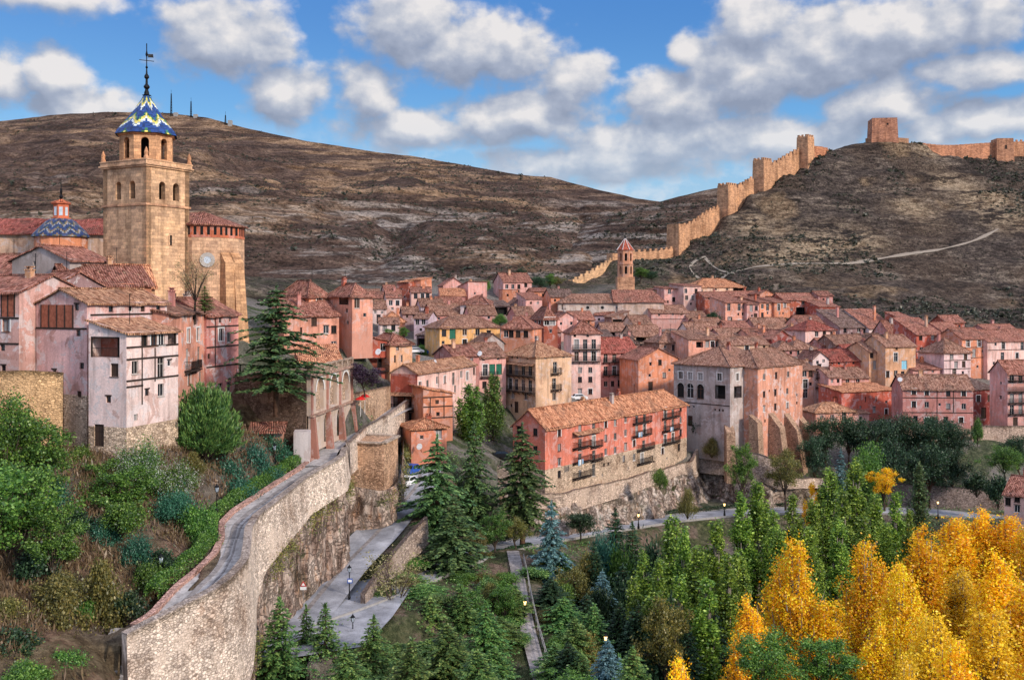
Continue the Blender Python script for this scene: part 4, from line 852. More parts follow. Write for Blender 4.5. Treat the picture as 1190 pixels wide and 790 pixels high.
# street level right of the arcades, valley roads
cz((-20,150,-19),(-19,165,-20),(-16.5,172,-22))
cp((467,505,165),(475,530,155),(470,560,147))
cz((-17,135,-29),(-13.5,150,-26.8),(-23,106,-33.2),(-20,112,-33.4),(-18,124,-31))
cz((-6,118,-34.6),(-3,135,-35),(3,145,-35.6),(-1,142,-36.6),(4,156,-38.8),(16,174,-40.4),(27,184,-41.6),(46,197,-43),(64,198,-43),(82,195,-42.8),(105,199,-43.6))
cz((0,100,-39.5),(3,112,-38.5),(2,123,-37),(-14,95,-38),(-22,85,-38),(-20,70,-40),(0,70,-42),(-10,110,-35.5),(10,125,-42),(12,140,-41.5),(25,145,-44),(20,110,-46),(40,120,-48),(40,150,-47),(60,110,-49),(60,150,-48),(60,80,-46),(30,80,-45),(10,60,-46),(80,130,-49),(85,170,-47),(110,170,-47),(120,120,-46),(110,200,-43.5),(140,200,-44),(200,200,-40),(180,100,-44))
# terrace of the car park and below the red building
cz((-12,160,-25.5),(-7,176,-25),(-3,186,-25),(1,160,-31),(-4,150,-34),(9,167,-33.0),(20,186,-33.6),(40,212,-34),(34,217,-31.5),(38,222,-31.5),(46,208,-36.5),(56,206.5,-37),(64,214,-36.8),(75,225,-34))
cz((85,214,-31),(95,216,-31),(104,217,-31),(90,209,-36.5),(100,209,-37),(108,222,-30),(118,222,-29.5),(78,212,-38),(118,212,-37.5),(130,215,-34),(150,240,-26))
# upper rim of the town, castle hill
cp((430,338,352),(500,333,362),(560,330,365),(620,324,372),(655,346,372),(690,334,378),(672,340,376),(712,328,384),(720,326,372),(745,322,365),(780,325,372),(850,318,372),(900,322,370),(960,338,360),(1020,352,345),(1080,362,332),(1150,378,320),(1230,385,320))
cp((716,301,402),(750,303,405),(784,296,412),(800,287,418),(822,275,424),(848,247,432),(868,228,438),(886,220,444),(905,208,450),(938,189,458),(960,175,466),(985,172,472),(1010,167,478),(1026,163,480),(1060,165,482),(1085,176,484),(1120,187,486),(1160,187,486),(1190,188,486),(1280,185,486),(1400,190,486))
cp((820,320,385),(900,300,395),(900,262,425),(1000,310,390),(1000,270,415),(1000,230,440),(1000,195,462),(1090,330,380),(1100,290,405),(1100,250,430),(1100,210,460),(1180,345,370),(1190,300,400),(1190,250,430),(1190,212,465),(1280,320,390),(1300,240,440),(850,285,408),(950,225,440),(1150,215,458))
cz((60,430,5),(20,430,-2),(100,450,20),(110,480,30),(150,520,40),(200,560,45),(260,560,45),(0,480,0),(40,520,0),(120,600,5),(240,640,10),(400,560,45),(-60,420,-1),(-200,420,0),(-300,300,5),(500,400,30),(400,250,-20),(300,200,-38),(500,200,-30),(0,800,-10),(-400,800,-10),(600,800,-10),(0,2000,-30),(-900,2000,-30),(1000,2000,-30),(-350,150,0),(-300,60,-20),(400,60,-40))
pts = np.array(CTRL + FOOT); PXY, PZZ = pts[:, :2], pts[:, 2]
def ker(d2): return -np.sqrt(d2 + 1.5**2)
D2 = ((PXY[:, None, :]-PXY[None, :, :])**2).sum(-1); n_ = len(PXY)
A_ = np.zeros((n_+3, n_+3)); A_[:n_, :n_] = ker(D2) + np.eye(n_)*1.0; A_[:n_, n_] = 1; A_[:n_, n_+1:] = PXY; A_[n_, :n_] = 1; A_[n_+1:, :n_] = PXY.T
SOL = np.linalg.solve(A_, np.concatenate([PZZ, np.zeros(3)]))
def base_z(X, Y):
    X = np.atleast_1d(np.asarray(X, float)); Y = np.atleast_1d(np.asarray(Y, float)); out = np.zeros(X.shape)
    for i in range(0, len(X), 20000):
        x, y = X[i:i+20000], Y[i:i+20000]
        out[i:i+20000] = ker((x[:, None]-PXY[:, 0])**2 + (y[:, None]-PXY[:, 1])**2) @ SOL[:n_] + SOL[n_] + SOL[n_+1]*x + SOL[n_+2]*y
    return out

def resample(path, step):
    path = np.array(path, float); d = np.r_[0, np.cumsum(np.hypot(*np.diff(path[:, :2], axis=0).T))]
    n = max(2, int(d[-1]/step)+1); t = np.linspace(0, d[-1], n)
    return np.stack([np.interp(t, d, path[:, k]) for k in range(path.shape[1])], 1)
def smooth(a, k=1):
    for _ in range(k):
        b = a.copy(); b[1:-1] = (a[:-2]+2*a[1:-1]+a[2:])/4; a = b
    return a
def nearest(X, Y, path):                 # distance, signed side (+ = right of the path) and height at the nearest point of a polyline
    best = np.full(X.shape, 1e9); side = np.zeros(X.shape); vals = np.zeros(X.shape + (path.shape[1]-2,)); end = np.zeros(X.shape, bool)
    for i in range(len(path)-1):
        a, b = path[i], path[i+1]; dx, dy = b[0]-a[0], b[1]-a[1]; L2 = dx*dx+dy*dy+1e-9
        t0 = ((X-a[0])*dx + (Y-a[1])*dy)/L2; t = np.clip(t0, 0, 1); qx, qy = X-a[0]-t*dx, Y-a[1]-t*dy
        d = np.hypot(qx, qy); m = d < best
        best[m] = d[m]; side[m] = np.sign(X[m]*0 + qx[m]*dy - qy[m]*dx); vals[m] = a[2:] + t[m, None]*(b[2:]-a[2:])
        end[m] = ((i == 0) & (t0[m] < 0)) | ((i == len(path)-2) & (t0[m] > 1))
    return best, side, vals, end
pz = lambda px, py, z: tuple(PZ(px, py, z))
# rampart of the walkway: top of its outer parapet, left end first
RAMP = [pz(147,738,-24.2), pz(180,721,-23.8), pz(213,704,-23.4), pz(249,686,-23.0), pz(271,670,-22.6), pz(288,650,-22.2), pz(291,631,-21.8), pz(292,614,-21.4), pz(301,599,-21.0), pz(327,579,-20.5), pz(357,555,-19.9), pz(387,538,-19.3), pz(400,530,-19.0), pz(403,519,-18.8)]
INNER = [(-30.6,68.5,-28.0), (-30.5,72,-26.6), pz(175,727,-25.3), pz(206,693,-24.6), pz(228,674,-24.1), pz(249,652,-23.5), pz(258,631,-22.9), pz(257,614,-22.4), pz(271,599,-22.0), pz(301,579,-21.5), pz(322,564,-21.0), pz(348,549,-20.6), pz(368,533,-20.1), pz(376,520,-19.8)]
RAMP_R = resample(RAMP, .8)
MASON = np.interp(RAMP_R[:, 1], [60, 71, 80, 88, 93, 97, 101, 110, 119, 130], [-36, -35, -33.5, -30.0, -28.0, -26.2, -25.4, -23.9, -23.0, -22.6])
FOOTZ = np.interp(RAMP_R[:, 1], [60, 90, 106, 118, 124, 135], [-38.5, -36.8, -33.6, -31.7, -30.9, -29.5])
# roads (centre line, height)
ROAD_UP = [pz(338,732,-33.7), pz(364,700,-33.4), pz(397,660,-32.2), pz(436,622,-30.7), pz(467,586,-29.0), (-13.6,146,-27.4), (-14.2,156,-25.0), (-16.0,166,-22.8)]
TRAILS = [([(838,311,372),(880,305,382),(920,297,388),(985,293,392),(1040,285,398),(1090,274,404),(1130,262,412),(1160,252,420)], .95), ([(853,318,372),(838,303,384),(826,292,392),(818,286,400)], .6), ([(818,286,400),(806,292,396),(801,300,390),(812,312,378)], .6)]

ROAD_LOW = [pz(345,720,-33.6), pz(400,702,-33.5), pz(450,684,-33.7), pz(500,664,-34.6), pz(560,641,-36.6), pz(625,627,-38.6), pz(700,614,-40.2), pz(780,602,-41.6), pz(860,594,-42.7), pz(960,592,-42.8), pz(1080,594,-42.4), pz(1200,606,-43.5)]
FOOTWAY = [pz(596,640,-35.4), pz(602,668,-36.2), pz(606,695,-36.9), pz(613,730,-38.0), pz(622,765,-38.8), pz(632,800,-39.4), pz(640,850,-40)]
TERR = [pz(560,570,-30.2), (2,163,-31.5), pz(604,562,-31.5), (7.0,164.0,-32.2), pz(660,567,-32.6), pz(720,553,-33.0), pz(800,531,-33.6), (46.5,204,-34.4), pz(868,560,-37.0)]
DRYW = resample([(71,209,-38.0),(84,204,-38.7),(98,202,-39.1),(112,203,-39.2),(122,207,-39.2),(132,213,-39)], 1.2)
TERRW = resample([(-2.5,168,-28.5), (4.6,163.5,-32.4), (9,166,-32.6), (22,183.5,-33.3), (37,204,-33.6), (40.5,213,-31.3), (49,203.6,-36.2), (60,204,-37.2), (70,209,-37.8)], 1.2)
def shape_ground(X, Y, Z):
    def near(path, r):
        p = np.asarray(path); return (X > p[:,0].min()-r) & (X < p[:,0].max()+r) & (Y > p[:,1].min()-r) & (Y < p[:,1].max()+r)
    for path, hw, cut in ((ROAD_LOW, 2.9, .22), (ROAD_UP, 3.4, .22), (FOOTWAY, 1.1, .2), ([pz(322,745,-33.7), pz(360,722,-33.7), pz(405,706,-33.7), pz(450,690,-33.7)], 5.5, .35)):
        m = near(path, 9); d, s, v, e = nearest(X[m], Y[m], resample(path, 2.0)); w = np.clip((hw+4.0-d)/3.2, 0, 1); w = w*w*(3-2*w)
        Z[m] = Z[m]*(1-w) + (v[:, 0]-cut)*w
    p = np.c_[RAMP_R, FOOTZ]; m = near(p, 12); d, s, v, e = nearest(X[m], Y[m], p); zz = Z[m]
    out = (s > 0) | (d < .9); k = out & (d < 5) & ~e
    zz[k] = np.minimum(zz[k], v[k, 1]-.4)
    k = (s < 0) & (d >= .9) & (d < 5.5) & ~e
    w = np.clip((5.5-d[k])/1.5, 0, 1); zz[k] = zz[k]*(1-w) + (v[k, 0]-1.25)*w
    Z[m] = zz
    p = TERRW; m = near(p, 18); d, s, v, e = nearest(X[m], Y[m], p); zz = Z[m]; k = (d < 5) & ~e & ((s > 0) | (d < .9))
    zz[k] = np.minimum(zz[k], v[k, 0]-3.2); xl = np.interp(X[m], [-3,8,15,25,41,60,75], [-36.2,-38.9,-39.8,-40.8,-42.3,-43.0,-43.2]); k = (d < 15) & (s > 0) & ~e & (X[m] > -2) & (X[m] < 58); zz[k] = np.minimum(zz[k], (xl+.25*fbm(X[m]*.4, Y[m]*.4, 2, 4))[k]); Z[m] = zz
    m = near(DRYW, 12); d, s, v, e = nearest(X[m], Y[m], DRYW); zz = Z[m]; k = ((s > 0) | (d < .8)) & (d < 7) & ~e; zz[k] = np.minimum(zz[k], -43.2); k = (s < 0) & (d >= .8) & (d < 6) & ~e; zz[k] = np.minimum(zz[k], v[k, 0]-.3+.5*np.clip(d[k]-1, 0, 5)); Z[m] = zz
    return Z
def make_ground():
    ang = np.r_[np.linspace(-.95, -.56, 40)[:-1], np.linspace(-.56, .60, 420), np.linspace(.60, 1.05, 40)[1:]]
    rows = np.r_[np.linspace(38, 230, 330)[:-1], np.geomspace(230, 620, 170), np.geomspace(650, 5000, 14)]
    Yg, Ag = np.meshgrid(rows, ang, indexing='ij'); Xg = Ag*Yg; X, Y = Xg.ravel(), Yg.ravel()
    Z = base_z(X, Y)
    px = CX + F*X/Y
    hill = np.clip((Y-355)/25, 0, 1)
    hz = np.clip((Z+6)/14, 0, 1); hill = hill*np.clip((Y-338)/20, 0, 1)
    hill = np.maximum(hill, np.clip((X-20)/25, 0, 1)*np.clip((Y-(342-np.clip(X-40,0,120)*.3))/12, 0, 1))
    hill = np.maximum(hill, np.clip((Y-215)/25, 0, 1)*np.clip((-48-X)/15, 0, 1))
    calm = np.ones_like(Z); m_ = (Y > 360) & (Y < 440) & (X > 60) & (X < 230)
    for t_, _w in TRAILS:
        tp = np.array(resample([P(*q_) for q_ in t_], 3.0)); d_, _s, _v, _e = nearest(X[m_], Y[m_], tp); calm[m_] = np.minimum(calm[m_], np.clip((d_-2)/9, 0, 1))
    hill_w = hill; hill = hill*calm
    Zn = Z + hill*(1.6*fbm(X*.05, Y*.05, 5, 3) + 1.1*np.sin(Z*.62+3*fbm(X*.02, Y*.02, 3, 5)) + .9*fbm(X*.22, Y*.22, 4, 9))
    tt_ = (Zn/5.0 + .9*fbm(X*.02, Y*.02, 3, 21)) % 1.0; Zn += hill*np.clip((Y-365)/15, 0, 1)*2.0*(np.clip(tt_/.3, 0, 1)**2*(3-2*np.clip(tt_/.3, 0, 1))-tt_)*np.clip(.4+1.4*fbm(X*.03, Y*.03, 3, 33), 0, 1)
    Zn += (1-hill_w)*(.35*fbm(X*.25, Y*.25, 3, 1) + .18*fbm(X*.9, Y*.9, 2, 2))*np.clip((260-Y)/60, .2, 1)
    hill = hill_w; Zn = np.minimum(Zn, 90)
    Zn = shape_ground(X, Y, Zn)
    left = (X < -21) & (Y < 128); soil = np.where(left, 1.0, 0.0)
    n1 = fbm(X*.13, Y*.13, 3, 11)
    soil = np.where((X > -21) & (Y < 200) & (Z < -30), .7, soil)*np.clip(.75+n1, 0, 1)
    green = np.where(Y < 215, np.where(left, .42, .9), .12)*np.clip(.8+n1*.9, 0, 1)
    green = np.where(hill > .3, .25*(X < 60), green); green = np.where((X > 84) & (X < 135) & (Y > 195) & (Y < 230), .8, green)
    ochre = np.zeros_like(Z)
    for qx, qy, qY, qr in ((950,272,405,15),(905,283,392,12),(1000,268,410,9),(1065,236,432,9),(1140,226,445,13),(1105,210,455,8),(1165,245,430,11),(1075,180,478,7),(870,262,422,8)):
        v = P(qx, qy, qY); ochre += np.exp(-(((X-v.x)/qr)**2+((Y-v.y)/(qr*.9))**2))
    zone = np.stack([hill, green, soil*(1-hill), np.clip(ochre, 0, 1)], 1)
    me = np_mesh('ground', np.stack([X, Y, Zn], 1), grid_quads(len(rows), len(ang))[:, ::-1][:, [3,2,1,0]], M['ground'], True, {'zone': zone})
    o = link('ground', me); tag(o, kind='structure'); return o
GROUND = make_ground()
from mathutils.bvhtree import BVHTree
_me = GROUND.data; _co = np.empty(len(_me.vertices)*3, np.float32); _me.vertices.foreach_get('co', _co); _q = np.empty(len(_me.loops), np.int32); _me.loops.foreach_get('vertex_index', _q)
BVH = BVHTree.FromPolygons(_co.reshape(-1, 3).tolist(), _q.reshape(-1, 4).tolist())
def gz(x, y):
    h = BVH.ray_cast(Vector((x, y, 500)), Vector((0, 0, -1))); return h[0].z if h[0] else float(base_z(x, y)[0])

# ---------------------------------------------------------------- the mountains behind
def massif(name, sky, R_, Y0, z0, mat, amp, seed, px0, px1, strata):
    px = np.linspace(px0, px1, 420); t = np.r_[np.linspace(0, 1, 230), 1.03, 1.12, 1.3]
    sx, sy = zip(*sky); yr = np.interp(px, sx, sy) + .8*fbm(px*.05, px*0, 4, seed)
    R = np.interp(px, *zip(*R_)) if isinstance(R_, list) else np.full(px.shape, R_)
    zr = (HY-yr)*R/F; T, _ = np.meshgrid(t, px, indexing='ij'); tt = np.clip(T, 0, 1)
    Y = Y0 + (R[None, :]-Y0)*T; X = (px[None, :]-CX)/F*Y
    Z = z0 + (zr[None, :]-z0)*tt**.95 - np.clip(T-1, 0, 1)*R[None, :]*.5
    env = np.clip(tt*(1-tt)*4, 0, 1)**.6
    g = fbm(X*.006+.3*fbm(X*.01, Y*.01, 2, seed+9), Y*.0022, 5, seed); g2 = 1-np.abs(fbm(X*.012, Y*.004, 4, seed+3))*2
    Z = Z + env*amp*(g*1.1 - .75*g2) + env*strata*(np.sin(Z*.42 + X*.012 + 4*fbm(X*.004, Y*.004, 3, seed+1)) + .6*np.sin(Z*1.1+X*.01)) + np.clip(env+.15, 0, 1)*1.6*fbm(X*.05, Y*.05, 4, seed+5)*strata
    tt_ = (Z/9.0 + 1.2*fbm(X*.006, Y*.006, 4, seed+13)) % 1.0; Z = Z + env*3.6*strata*(np.clip(tt_/.3, 0, 1)**2*(3-2*np.clip(tt_/.3, 0, 1))-tt_)*np.clip(.45+1.6*fbm(X*.009, Y*.009, 3, seed+15), 0, 1)
    me = np_mesh(name, np.stack([X, Y, Z], -1).reshape(-1, 3), grid_quads(len(t), len(px)), mat, True)
    return tag(link(name, me), kind='structure')
massif('mountain', [(-400,190),(-200,165),(0,141),(60,134),(120,130.5),(200,132),(240,137),(290,150),(350,163),(420,174),(480,182),(540,192),(600,203),(640,206),(700,222),(740,230),(790,238),(860,262),(1000,300),(1700,330)],
       [(-400,1150),(100,1100),(500,960),(700,860),(900,800),(1700,800)], 400, -2, M['mountain'], 20, 21, -420, 1250, 1.5)
massif('ridge', [(300,350),(480,334),(540,312),(600,288),(660,266),(700,252),(760,236),(810,224),(850,215),(900,206),(960,204),(1100,230),(1500,260)], 640, 425, -4, M['ridge'], 7, 44, 420, 1400, .9)

# ---------------------------------------------------------------- roads and paths
def ribbon(name, path, w0, mat, lift=.0, kind='structure', step=1.5, uvs=True):
    p = smooth(resample(path, step), 3); d = np.gradient(p[:, :2], axis=0); d /= np.linalg.norm(d, axis=1)[:, None]
    nrm = np.stack([d[:, 1], -d[:, 0]], 1); k = 7; V = []
    for j in range(k):
        o = w0*(2*j/(k-1)-1); V.append(np.c_[p[:, 0]+nrm[:, 0]*o, p[:, 1]+nrm[:, 1]*o, p[:, 2]+lift+.03*(1-(2*j/(k-1)-1)**2)])
    V = np.stack(V, 1).reshape(-1, 3)
    return tag(link(name, np_mesh(name, V, grid_quads(len(p), k), mat, True)), kind=kind), p, nrm
_, rlp, rln = ribbon('road', ROAD_LOW, 2.6, M['asphalt'])
_, rup, run_ = ribbon('road', ROAD_UP, 3.1, M['asphalt'], .03)
ribbon('footpath', FOOTWAY, .85, M['gravel'], .02)
def kerb(name, p, nrm, off, h, w, mat, i0=0, i1=None):
    b = MB(); P_ = [Vector((p[i,0]+nrm[i,0]*off, p[i,1]+nrm[i,1]*off, p[i,2])) for i in range(len(p))][i0:i1]
    for a, c in zip(P_, P_[1:]): b.bar(a+Vector((0,0,h/2-.2)), c+Vector((0,0,h/2-.2)), w, h+.4)
    return tag(b.build(name, mat), kind='structure')
kerb('kerb', rlp, rln, 2.72, .13, .22, M['concrete']); kerb('kerb', rlp, rln, -2.72, .13, .22, M['concrete'], 14)
# a dark drainage strip runs down the middle of the upper road
b = MB(); 
for i in range(2, len(rup)-2): b.bar(Vector(rup[i])+Vector((0,0,.035)), Vector(rup[i+1])+Vector((0,0,.035)), .55, .06)
tag(b.build('drainage_strip', M['gravel'], color=(.5,.5,.5,1)), kind='structure')
# plaza at the fork of the roads
pl = [pz(300,770,-33.62), pz(333,704,-33.62), pz(352,688,-33.62), pz(432,672,-33.62), pz(470,672,-33.62), pz(478,684,-33.62), pz(456,716,-33.62), pz(425,750,-33.62)]
b = MB(); b.poly([(p[0], p[1], p[2]) for p in reversed(pl)]); tag(b.build('pavement', M['asphalt'], loc=(0,0,.0)), kind='structure')

# ---------------------------------------------------------------- rampart, cliff and walkway
def wall_sheet(p, ztop, zlow, off0, off1, rows, rock=0.0, seed=0):
    """a wall face standing along a path: (X, Y) columns, rows from ztop to zlow, leaning out from off0 to off1 (to the right of the path)"""
    d = np.gradient(p[:, :2], axis=0); d /= np.linalg.norm(d, axis=1)[:, None]; nrm = smooth(np.stack([d[:, 1], -d[:, 0]], 1), 4)
    s = np.r_[0, np.cumsum(np.hypot(*np.diff(p[:, :2], axis=0).T))]; V = []; UV = []
    for j in range(rows):
        t = j/(rows-1); z = ztop+(zlow-ztop)*t; o = off0+(off1-off0)*t**1.2
        r = rock*(fbm(s*.28, z*.2, 6, seed)*1.2 + .75*(np.abs(fbm(s*.7+z*.12, z*.25, 5, seed+4))-.25) + .35*np.sign(fbm(s*.5, z*.55, 3, seed+6))*np.abs(fbm(s*.5, z*.55, 3, seed+6))**.5)*min(1, t*5)
        V.append(np.c_[p[:, 0]+nrm[:, 0]*(o+r), p[:, 1]+nrm[:, 1]*(o+r), z]); UV.append(np.c_[s, z])
    return np.stack(V, 0).reshape(-1, 3), np.stack(UV, 0).reshape(-1, 2), grid_quads(rows, len(p)), nrm
def masonry(name, label, cat, path, zb, thick, mat, col, batter=.35, cap=True, parent=None, top_noise=.0, group=None):
    p = np.asarray(path); zt = p[:, 2] + (top_noise*fbm(np.arange(len(p))*.35, np.zeros(len(p)), 3, 5) if top_noise else 0)
    V, UV, Q, nrm = wall_sheet(p, zt, zb, 0, batter, 14, .05, 3)
    n = len(p); inner = np.c_[p[:, 0]-nrm[:, 0]*thick, p[:, 1]-nrm[:, 1]*thick, zt]; il = inner.copy(); il[:, 2] = np.minimum(zt-2.2, zb)
    k = len(V); V2 = np.r_[V, inner, il]; s = UV[:n, 0]; UV2 = np.r_[UV, np.c_[s, zt+thick], np.c_[s, zt+thick+2.2]]
    i = np.arange(n-1); q1 = np.stack([i+1, i, k+i, k+i+1], 1); q2 = np.stack([k+i+1, k+i, k+n+i, k+n+i+1], 1)
    R_ = len(V)//n; e0 = np.array([[0, (R_-1)*n, k+n, k]]); e1 = np.array([[n-1, k+n-1, k+2*n-1, R_*n-1]])
    me = np_mesh(name, V2, np.r_[Q[:, ::-1], q1, q2, e0, e1], mat, False, uv=UV2)
    o = link(name, me, parent, color=(*col, 1))
    if label: tag(o, label, cat, group)
    return o
STONEC = srgb(226,210,196)
rampart = empty('rampart', tuple(RAMP_R[10])); tag(rampart, 'long curving pale stone wall carrying the cobbled walkway', 'wall')
rp = np.c_[RAMP_R]; w_ = masonry('wall', None, None, rp, MASON, .55, M['rubble'], STONEC, .5); w_.parent = rampart; w_.matrix_parent_inverse = Matrix.Translation(-Vector(rampart.location))
b = MB()
for a, c in zip(RAMP_R[:-1:2], RAMP_R[2::2]):
    a, c = Vector(a), Vector(c); d = (c-a).normalized(); nn = Vector((d.y, -d.x, 0)); b.bar(a-nn*.27+Vector((0,0,.07)), c-nn*.27+Vector((0,0,.07)), .72, .14)
o = b.build('coping', M['stone'], rampart, color=srgb(176,164,156)); o.matrix_parent_inverse = Matrix.Translation(-Vector(rampart.location))
CP = np.r_[np.c_[RAMP_R, MASON+.6, FOOTZ-.8], resample([(-21.6,128.6,0,-22.6,-30.9), (-20.8,130.6,0,-24.8,-30.6), (-17.0,130.2,0,-25.4,-30.2), (-15.7,133,0,-25.2,-29.8), (-15.5,139,0,-24.6,-29.0), (-16.4,150,0,-23,-27.5), (-17.8,162,0,-20.4,-24)], .8)]; CP = resample(CP, .42)
V, UV, Q, _ = wall_sheet(CP[:, [0,1]], CP[:, 3], CP[:, 4], .0, .2, 60, .6, 8)
tag(link('cliff', np_mesh('cliff', V, Q[:, ::-1], M['rock'], True, uv=UV), color=(1.0,.93,.87,1)), 'reddish rock face under the walkway wall, beside the road', 'cliff')
# walkway floor between the hedge and the parapet
ip = resample(INNER, .9); nw = 140
def at_y(a, n): t = np.linspace(0, 1, len(a)); u = np.linspace(0, 1, n); return np.stack([np.interp(u, t, a[:, k]) for k in range(3)], 1)
outer = RAMP_R.copy(); d_ = np.gradient(outer[:, :2], axis=0); d_ /= np.linalg.norm(d_, axis=1)[:, None]
outer[:, 0] -= d_[:, 1]*.55; outer[:, 1] += d_[:, 0]*.55; outer[:, 2] -= 1.0
yq = np.linspace(75.2, 122, nw)
def by_y(a): o = np.argsort(a[:, 1]); return np.stack([np.interp(yq, a[o, 1], a[o, 0]), yq, np.interp(yq, a[o, 1], a[o, 2])], 1)
Ii, Oo = by_y(ip), by_y(outer); Ii[:, 2] = .5*Ii[:, 2]+.5*Oo[:, 2]+.12; kk = 9
V = np.stack([Ii*(1-j/(kk-1)) + Oo*(j/(kk-1)) for j in range(kk)], 1).reshape(-1, 3)
tag(link('walkway', np_mesh('walkway', V, grid_quads(nw, kk), M['cobble'], True)), kind='structure')
EXT = [(-25.5,121,-20.0),(-24.6,128,-19.6),(-23.4,136,-19.2),(-21.6,146,-18.7),(-19.2,158,-18.2),(-18.0,166,-18.2)]
ribbon('walkway', [(-23.5,118,-20.1)]+EXT[1:], 2.3, M['cobble'], .05)
b = MB()
for off, ww in ((.42, .5), (.62, .16)):
    c = Ii*(1-off) + Oo*off
    for i in range(0, nw-2, 2): b.bar(Vector(c[i])+Vector((0,0,.02)), Vector(c[i+2])+Vector((0,0,.02)), ww, .06)
tag(b.build('drainage_strip', M['gravel'], color=(1,1,1,1)), kind='structure')
b = MB()
for i in range(0, nw-2, 2): b.bar(Vector(Ii[i])+Vector((0,0,.08)), Vector(Ii[i+2])+Vector((0,0,.08)), .55, .5)
tag(b.build('garden_edging', M['rubble'], color=srgb(196,160,150)+(1,)), 'low pinkish stone edging between walkway and hedge', 'edging')
# stairs at the low end of the walkway
b = MB()
for i in range(18): b.box(-30.4, 69.2+i*.36, -31.5, -27.9, 69.58+i*.36, -28.2+i*.18)
tag(b.build('stairs', M['cobble'], color=(1,1,1,1)), 'stone stairs climbing to the low end of the walkway', 'stairs')
# corner bastion
bx = empty('bastion', (-19.5,134,-26)); tag(bx, 'square stone bastion at the bend above the road', 'bastion')
b = MB(); q = [(-22.6,132.9),(-17.0,131.9),(-15.9,138.5),(-21.5,140)]
b.hexa([(x-( .25 if x<-20 else -.25), y-.2, -8) for x, y in q], [(x, y, 6.6) for x, y in q]); 
o = b.build('wall', M['rubble'], bx, color=srgb(206,170,142)+(1,)); o.location = (19.5,-134,0); 
b = MB()
for (a, c) in zip(q, q[1:]+q[:1]): b.bar((a[0], a[1], 6.68), (c[0], c[1], 6.68), .8, .2)
o = b.build('coping', M['stone'], bx, color=srgb(196,180,166)+(1,)); o.location = (19.5,-134,0)
masonry('parapet_wall', 'low stone parapet beside the walkway above the street', 'wall', resample([(-20.7,127,-18.6),(-20.4,140,-18.2),(-18.4,150,-17.6),(-16.9,164,-16.8)], .8), -22.8, .5, M['rubble'], STONEC, .1)
# wall and rock under the red building
masonry('retaining_wall', 'pale rubble wall carrying the red apartment building above the lower road', 'wall', TERRW, TERRW[:, 2]-np.interp(TERRW[:, 0], [-3,8,20,34,40,60], [1.5,3.6,3.0,2.0,4.0,2.0]), .6, M['rubble'], srgb(206,186,170), .2, top_noise=.3)
fz = np.array([gz(x+1.5, y-2.5) for x, y in TERRW[:, :2]])-1
TC = resample(np.c_[TERRW, np.minimum(fz, TERRW[:, 2]-3.5)], .5); V, UV, Q, _ = wall_sheet(TC[:, :3], TC[:, 2]-1.6, TC[:, 3], -.35, 2.4, 44, 1.5, 31)
tag(link('cliff', np_mesh('cliff', V, Q[:, ::-1], M['rock'], True, uv=UV), color=(1.0,.98,.95,1)), 'craggy grey rock face under the red apartment building', 'cliff')
# low wall between the two roads
lw = resample([pz(424,690,-32.5), pz(448,655,-31.2), pz(476,622,-29.7), pz(497,600,-28.2)], .8)
rampart_tufts = CP[::2]
masonry('roadside_wall', 'low rubble wall between the upper and the lower road', 'wall', lw, lw[:, 2]-3.4, .5, M['rubble'], srgb(176,160,150), .2, top_noise=.1)
# walls of the riverside terrace on the right
tw = resample([(71,209,-38.0),(84,204,-38.7),(98,202,-39.1),(112,203,-39.2),(122,207,-39.2),(132,213,-39)], 1.2)
masonry('terrace_wall', 'long grey dry-stone wall below the dark pines, above the riverside road', 'wall', tw, tw[:, 2]-5.5, .6, M['rubble'], srgb(160,146,142), .3, top_noise=.3)
tw = resample([(100.5,217.5,-28.2),(108,217,-28.2),(118,219,-28.1),(128,226,-28)], 1.2)
masonry('terrace_wall', 'tall pale retaining wall between the big rose house and the balconied block', 'wall', tw, tw[:, 2]-9, .6, M['rubble'], srgb(204,180,164), .3, top_noise=.2)
tw = resample([(37.6,212,-31.6),(45,207,-31.6),(51,203.6,-32.2),(55,203,-34)], 1.0)
masonry('terrace_wall', 'rubble wall under the garden of the grey palace', 'wall', tw, tw[:, 2]-5.5, .6, M['rubble'], srgb(186,170,160), .2, top_noise=.3)
tw = resample([P(-40,434,97.5), P(30,431,97.5), P(73,433,98.5)], 1.0)
masonry('garden_wall', 'sunlit tan stone wall at the left edge under the rose house', 'wall', tw, tw[:, 2]-9, .6, M['rubble'], srgb(214,178,136), .1, top_noise=.15)
tw = resample([P(228,548,108), P(262,530,113), P(300,508,119), P(327,492,123)], .8)
masonry('garden_wall', 'broken pale stone wall climbing between the yew and the green hedge', 'wall', tw, tw[:, 2]-2.6, .7, M['rubble'], srgb(206,192,180), .2, top_noise=.35)
# ---------------------------------------------------------------- cathedral
ASH = srgb(216,182,150); BRK = srgb(196,112,82)
def opening(b, T, u, z, w, h, arch=True, m=1):      # an arched dark recess with a stone rim, T maps (u, out, z)
    pts = [(-w/2, z), (w/2, z)] + [(w/2*math.cos(a), z+h-w/2+w/2*math.sin(a)) for a in [math.pi*i/8 for i in range(9)]] if arch else [(-w/2, z), (w/2, z), (w/2, z+h), (-w/2, z+h)]
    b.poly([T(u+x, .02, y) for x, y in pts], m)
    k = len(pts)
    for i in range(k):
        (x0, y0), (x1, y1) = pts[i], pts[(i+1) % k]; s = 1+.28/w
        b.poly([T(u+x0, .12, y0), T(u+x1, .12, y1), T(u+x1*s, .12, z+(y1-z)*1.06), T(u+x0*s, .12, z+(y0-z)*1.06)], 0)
        b.poly([T(u+x0, .02, y0), T(u+x1, .02, y1), T(u+x1, .12, y1), T(u+x0, .12, y0)], 0)
